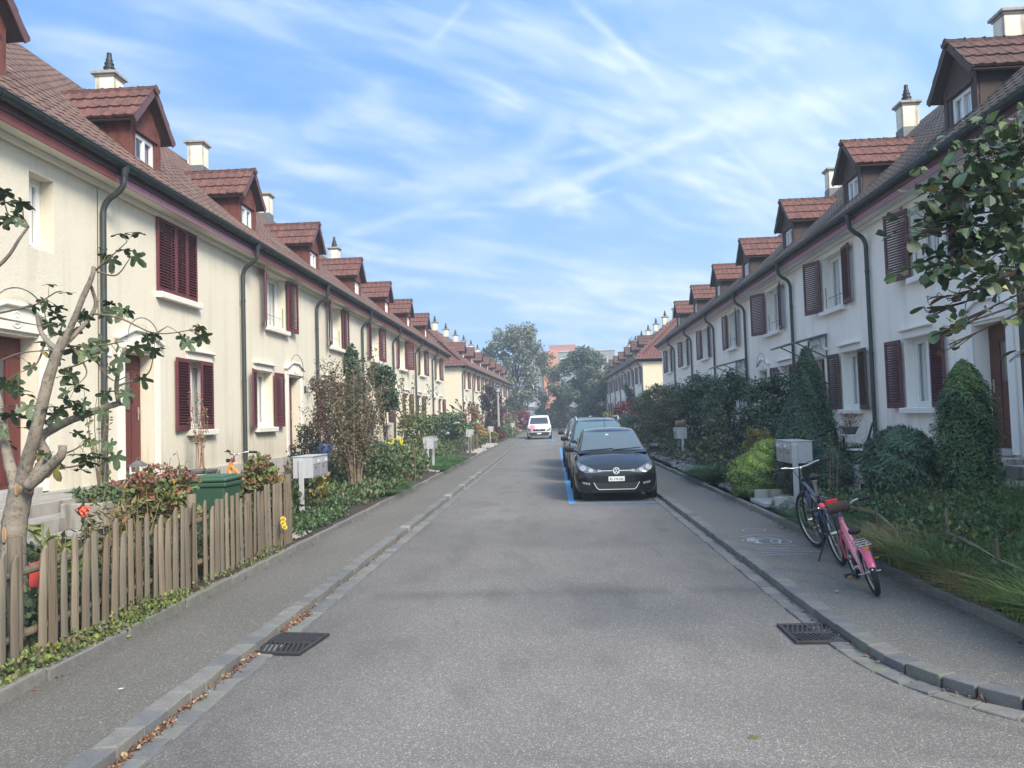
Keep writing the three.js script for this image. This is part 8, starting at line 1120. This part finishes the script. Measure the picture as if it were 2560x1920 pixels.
{ const bare = (x, d, y, n, H, R, seed, label) => { const t = thing('bare_rose', label, 'plant', W(x, y, d)); stems(seed, n, R, H, 0.010, M.twig, t, { seg: 8 }); const r = rng(seed), it = []; for (let i = 0; i < n * 4; i++) it.push([MX(gauss(r) * R * 0.7, H * (0.3 + 0.7 * r()), gauss(r) * R * 0.7, r() * 6, r() * 6, 0, 0.05), vary(pick(r, [[G.wine, 2], [G.green, 2], [G.rust, 1]]), r)]); stuffPart(mesh('foliage', scatter(LEAF.oval, it), M.leaf, t)); };
  bare(5.55, 11.6, 0.4, 12, 0.8, 0.35, 495, 'bare rose stems between the mugo pine and the thuja'); bare(3.95, 11.3, 0.25, 5, 1.25, 0.16, 497, 'dry twigs rising before the cone conifer behind the bicycle'); bare(6.5, 11.9, 0.45, 8, 1.0, 0.3, 499, 'thin rose stems by the steps at the right edge'); bare(6.5, 21.0, 0.4, 14, 2.4, 0.3, 501, 'thin climber on the wall right of the cone conifer'); }
// ---------------- fallen leaves
{
  const r = rng(511), cols = [C(0.20, 0.08, 0.042), C(0.15, 0.068, 0.04), C(0.26, 0.13, 0.07), C(0.14, 0.07, 0.045), C(0.32, 0.23, 0.13)], it = [], put = (x, d, y, s) => it.push([MX(x, y, -d, -1.57 + (r() - 0.5) * 1.1, r() * 6.28, (r() - 0.5) * 1.0, s * (0.7 + 0.6 * r()), s, s), vary(cols[(r() * 5) | 0], r, 0.3)]);
  for (const [d0, d1, n] of [[3.2, 3.95, 150], [3.95, 4.5, 130], [4.5, 5.1, 60], [5.1, 5.75, 130], [6.3, 7.0, 260], [7, 12, 90], [12, 30, 90]]) for (let i = 0; i < n; i++) { const d = lerp(d0, d1, r()), x = -2.325 + Math.abs(gauss(r)) * 0.055 + 0.005; put(x, d, roadY(2.2) + 0.020 + r() * 0.012, 0.018 + 0.024 * r() * r()); }
  for (let i = 0; i < 46; i++) { const d = 4.6 + 9 * r() * r(); put(kerbRX(d) - 0.02 - Math.abs(gauss(r)) * 0.06, d, roadY(2.2) + 0.024, 0.018 + 0.024 * r()); }
  for (let i = 0; i < 60; i++) { const d = 4.8 + 12 * r(); put(3.2 - Math.abs(gauss(r)) * 0.12, d, 0.074, 0.02 + 0.025 * r()); put(-3.42 + Math.abs(gauss(r)) * 0.08, 4.5 + 22 * r(), 0.074, 0.02 + 0.025 * r()); }
  for (let i = 0; i < 22; i++) put(lerp(-2, 1.9, r()), 5 + 40 * r(), 0.004, 0.028);
  tag(mesh('fallen_leaves', scatter(LEAF.round, it), M.leaf), 'brown autumn leaves lying along the gutters and pavement edges', 'fallen leaves', null, 'stuff');
  const one = (x, d, y, s, c, label, ry) => { const m = mesh('fallen_leaf', lg0, mat({ color: c, roughness: 0.8, side: THREE.DoubleSide })); m.position.copy(W(x, y, d)); m.rotation.set(-1.45, ry, 0.15, 'YXZ'); m.scale.setScalar(s); tag(m, label, 'leaf', 'single fallen leaves'); };
  const lg0 = figLeaf[1];
  const G1 = (px, py, y) => { const v = dirAt(px, py), k = (y - EYE) / v.y; return [v.x * k, -v.z * k]; };
  for (const [px, py, y, s, c, l] of [[175, 1662, 0.075, 0.05, C(0.42, 0.17, 0.06), 'orange-brown curled leaf on the left pavement near the fence'], [1920, 1438, 0.018, 0.055, C(0.42, 0.15, 0.05), 'orange leaf against the right kerb above the drain'], [2090, 1477, 0.075, 0.035, C(0.55, 0.48, 0.28), 'pale yellow leaf on the right pavement below the pink bicycle'], [2090, 1567, 0.028, 0.04, C(0.42, 0.38, 0.26), 'pale leaf beside the right drain grate'], [302, 1722, 0.07, 0.028, C(0.62, 0.60, 0.52), 'small white petal on the left pavement'], [1885, 1845, 0.0, 0.05, C(0.14, 0.12, 0.03), 'olive leaf lying alone on the right side of the road'], [322, 1590, 0.075, 0.05, C(0.42, 0.40, 0.14), 'yellow-green leaf on the left pavement under the fence weeds']]) one(...G1(px, py, y), y, s, c, l, px);
}
// yellow flower poking through the fence
{ const t = thing('yellow_flower', 'small yellow flower poking through the far pickets of the fence', 'flower', W(-3.52, 0.10, 9.7)); mesh('stem', new GB().limb([V(-0.03, 0, 0), V(0.0, 0.2, 0), V(0.03, 0.36, 0)], 0.004, 0.003, 6, 5).geo(), mat({ color: C(0.08, 0.12, 0.04), roughness: 0.8 }), t); for (const [x, y, z] of [[0.03, 0.37, 0], [0.06, 0.33, 0.04], [0.02, 0.42, -0.03]]) { const f = mesh('bloom', flowerGeo(1), FL.yellow[0], t); f.position.set(x, y, z); f.scale.setScalar(0.04); f.rotation.set(0.8, 0, -0.6); } }

// ---------------------------------------------------------------- end of the street: trees, hedge, orange building
function bigTree(name, label, x, d, H, R, base, n, o) {
  const t = thing(name, label, 'tree', W(x, 0.1, d), o.group), r = rng(o.seed); mesh('trunk', new GB().limb([V(0, -0.2, 0), V(0.1, H * 0.2, 0), V(-0.05, H * 0.45, 0), V(0.05, H * 0.75, 0)], o.tr || 0.30, 0.08, 12, 9, C(0.8, 0.75, 0.7), 0.1).geo(), M.bark, t);
  const cl = [], g = new GB(); for (let i = 0; i < (o.k || 60); i++) { const y = r(), env = o.shape(y), a = r() * 6.28, u = Math.pow(r(), 0.5), px = R * env * u * Math.cos(a), pz = R * env * u * Math.sin(a), py = base + (H - base) * y; cl.push(clump(px, py, pz, R * 0.20 * (0.7 + 0.8 * r()), R * 0.16 * (0.7 + 0.8 * r()), R * 0.20 * (0.7 + 0.8 * r()), 1)); if (i % 2) g.limb([V(0, py * 0.55, 0), V(px * 0.5, py * 0.8, pz * 0.5), V(px, py, pz)], 0.06, 0.015, 5, 4); }
  mesh('limbs', g.geo(), M.twigDark, t); stuffPart(mesh('crown', foliage(o.seed + 1, n, cl, { size: o.size || 0.32, pal: o.pal, leaf: 'oval', hollow: 0.5, asp: 1.2, up: 0.1 }), M.leaf, t));
}
bigTree('street_tree', 'tall pale-leaved tree at the end of the street, left of the orange building', -5.0, 105, 13.8, 5.3, 1.6, 17000, { seed: 601, k: 95, size: 0.34, shape: (y) => y < 0.55 ? 0.75 + 0.35 * Math.sin(y * 4.5) : 1.02 - (y - 0.55) * 1.5, pal: [[C(0.13, 0.14, 0.085), 3], [C(0.085, 0.10, 0.055), 3], [C(0.20, 0.18, 0.12), 2], [C(0.06, 0.075, 0.045), 2]] });
bigTree('street_tree', 'wide dark green tree at the end of the street before the orange building', 3.9, 96, 9.6, 4.2, 1.6, 16000, { seed: 611, k: 80, size: 0.32, shape: (y) => Math.sqrt(Math.max(0.06, 1 - Math.pow(y * 1.7 - 0.65, 2))), pal: [[G.deep, 3], [C(0.055, 0.085, 0.045), 4], [C(0.10, 0.11, 0.05), 2], [C(0.13, 0.085, 0.05), 1]] });
bigTree('street_tree', 'slim pale tree left of the tall street-end tree', -8.9, 108, 11.4, 2.4, 2.0, 5000, { seed: 621, k: 36, size: 0.34, shape: (y) => 0.9 - 0.6 * y, pal: [[C(0.13, 0.15, 0.09), 3], [C(0.09, 0.11, 0.06), 3]] });
bigTree('street_tree', 'dark broad tree behind the street lamp on the left', -7.4, 92, 6.6, 3.4, 0.8, 7000, { seed: 631, k: 50, size: 0.3, shape: (y) => Math.sqrt(Math.max(0.08, 1 - Math.pow(y * 1.8 - 0.8, 2))), pal: [[C(0.045, 0.055, 0.05), 4], [C(0.07, 0.065, 0.055), 3], [G.deep, 2]] });
bigTree('distant_tree', 'yellowish tree rising behind the far right terrace', 14.5, 125, 13.6, 5, 3, 6000, { seed: 641, k: 44, size: 0.4, shape: (y) => 0.95 - 0.5 * y, pal: [[C(0.20, 0.17, 0.09), 3], [G.olive, 3], [C(0.26, 0.22, 0.14), 2]] });
bigTree('distant_tree', 'yellow-green treetop behind the far left terrace', -13.5, 118, 10.8, 4, 3, 4000, { seed: 651, k: 34, size: 0.4, shape: (y) => 0.95 - 0.5 * y, pal: [[G.olive, 3], [C(0.16, 0.16, 0.06), 2]] });
bigTree('small_tree', 'light brownish small tree in the gap at the street end', 0.6, 104, 5.2, 1.8, 0.6, 4200, { seed: 661, k: 36, size: 0.26, tr: 0.1, shape: (y) => 0.95 - 0.6 * y, pal: [[C(0.22, 0.16, 0.11), 3], [G.olive, 3], [G.rust, 1], [C(0.30, 0.25, 0.18), 1.4]] });
[[-2.4, 113, 2.0, 3.0, 'dark bush at the left end of the street'], [1.6, 112, 2.2, 2.6, 'dark bush closing the street end'], [5.2, 110, 2.2, 2.6, 'dark bush right of the street end'], [-0.6, 116, 2.4, 2.9, 'green bush in the middle of the street end'], [8.6, 108, 2.2, 3.0, 'bush beside the far end of the right terrace'], [-6, 110, 2.5, 3.4, 'bush beside the far end of the left terrace'], [3.4, 118, 2.6, 3.6, 'hedge bush below the wide dark tree']].forEach(([x, d, R, H, label], i) => shrub('street_end_bush', label, x, d, -0.1, R, H, 2600, { seed: 671 + i * 5, size: 0.26, pal: [[G.deep, 4], [G.green, 3], [G.blue, 2], [C(0.14, 0.12, 0.07), i % 2 ? 1.5 : 0.3]], k: 26, stems: 5, sr: 0.04, twig: M.twigDark }));
for (const [x, label] of [[-26, 'dense tree belt left behind the terraces'], [34, 'dense tree belt right behind the terraces']]) bigTree('distant_tree', label, x, 150, 9, 12, 1, 5000, { seed: 700 + (x > 0 ? 1 : 0), k: 40, size: 0.5, shape: (y) => 1 - 0.5 * y * y, pal: [[G.deep, 3], [G.green, 3], [G.olive, 2]] });
{
  const t = thing('apartment_building', 'orange and grey flat-roofed apartment building beyond the street-end trees', 'building', W(4, 0, 178)); const or = mat({ color: C(0.56, 0.24, 0.13), map: M.creamWall.map, roughness: 0.95 }), rd = mat({ color: C(0.45, 0.19, 0.15), map: M.creamWall.map, roughness: 0.95 }), gr = mat({ color: C(0.27, 0.26, 0.25), map: M.creamWall.map, roughness: 0.95 }), lt = mat({ color: C(0.42, 0.41, 0.39), roughness: 0.95 });
  const b = (n, x0, x1, y0, y1, z0, z1, m) => mesh(n, new GB().rbox(x1 - x0, y1 - y0, z1 - z0, (x0 + x1) / 2, (y0 + y1) / 2, (z0 + z1) / 2, 0.05).geo(), m, t);
  b('wall', -13, -6.1, 0, 16.4, -12, -0.6, gr); b('stair_tower', -6.1, -2.6, 0, 17.0, -12, 0, or); b('wall', -2.6, 10.5, 0, 16.6, -12, -0.5, gr); b('penthouse', -4.6, 1.6, 16.6, 18.4, -10, -1.2, rd); b('roof_edge', -2.5, 10.6, 16.62, 16.9, -12, -0.3, lt); b('roof_edge', -13.1, -6.12, 16.42, 16.7, -12, -0.4, lt);
  for (let f = 0; f < 5; f++) { const y = 1.6 + f * 3.0; for (const [x, w] of [[-10.6, 4.2], [-0.9, 2.4], [3.2, 2.6], [7.4, 2.6]]) { const g = sub('window', t); mesh('recess', new GB().box(w, 1.5, 0.12, x, y + 0.75, -0.5).geo(), M.room, g); mesh('frame', new GB().rbox(w, 0.1, 0.14, x, y + 1.52, -0.42).rbox(w, 0.1, 0.14, x, y - 0.02, -0.42).rbox(0.1, 1.44, 0.14, x - w / 2 + 0.05, y + 0.75, -0.42).rbox(0.1, 1.44, 0.14, x + w / 2 - 0.05, y + 0.75, -0.42).rbox(0.08, 1.44, 0.12, x, y + 0.75, -0.42).geo(), M.white, g); mesh('pane', new GB().box(w - 0.2, 1.4, 0.01, x, y + 0.75, -0.40).geo(), M.glass, g); } if (f) b('balcony', -12.9, -8.4, y - 0.5, y + 0.55, -0.55, 0.4, lt); }
}
// pale blue parked car in the gap behind the pavement, left
car('parked_car', 'pale blue car parked in the gap behind the left shrubs', W(-5.9, 0.15, 56.5), { yaw: 0.9, W: 1.68, R: 0.30, axles: [-0.8, -3.2], belt: 0.95, paint: phys({ color: C(0.16, 0.26, 0.36), roughness: 0.4, clearcoat: 0.8 }), mirror: [0.80, 1.02, -1.1], low: [[0, 0.5, 0.25, 0.52, 0.58, 0.004], [-0.1, 0.73, 0.18, 0.58, 0.67, 0.01], [-0.4, 0.82, 0.17, 0.7, 0.80, 0.02], [-1.05, 0.84, 0.17, 0.88, 0.95, 0.02], [-3.2, 0.84, 0.17, 0.92, 0.96, 0], [-3.9, 0.75, 0.3, 0.82, 0.9, 0]], top: [[-0.85, 0.70, 0.95, 0.69], [-1.35, 0.76, 1.23, 0.625], [-1.8, 0.765, 1.42, 0.56], [-3.0, 0.76, 1.44, 0.55], [-3.7, 0.72, 1.05, 0.62]], screen: [[-0.64, 1.0], [0.64, 1.0], [0.53, 1.36], [-0.53, 1.36]], glassMat: Mc.screenDark, sideGlass: [[[-1.3, 1.0], [-2.9, 1.01], [-2.8, 1.34], [-1.75, 1.33]]], extra(t, patch) { for (const q of [-1, 1]) patch('headlight', [[q * 0.42, 0.56], [q * 0.7, 0.6], [q * 0.74, 0.72], [q * 0.55, 0.68]], 'z', 0.006, Mc.lampGlass, 2); } });

const renderer = new THREE.WebGLRenderer({ antialias: true });
renderer.toneMapping = THREE.LinearToneMapping; renderer.toneMappingExposure = EXPOSURE;
renderer.shadowMap.enabled = true; renderer.shadowMap.type = THREE.PCFSoftShadowMap;
scene.environmentIntensity = 1;
renderer.render(scene, camera);
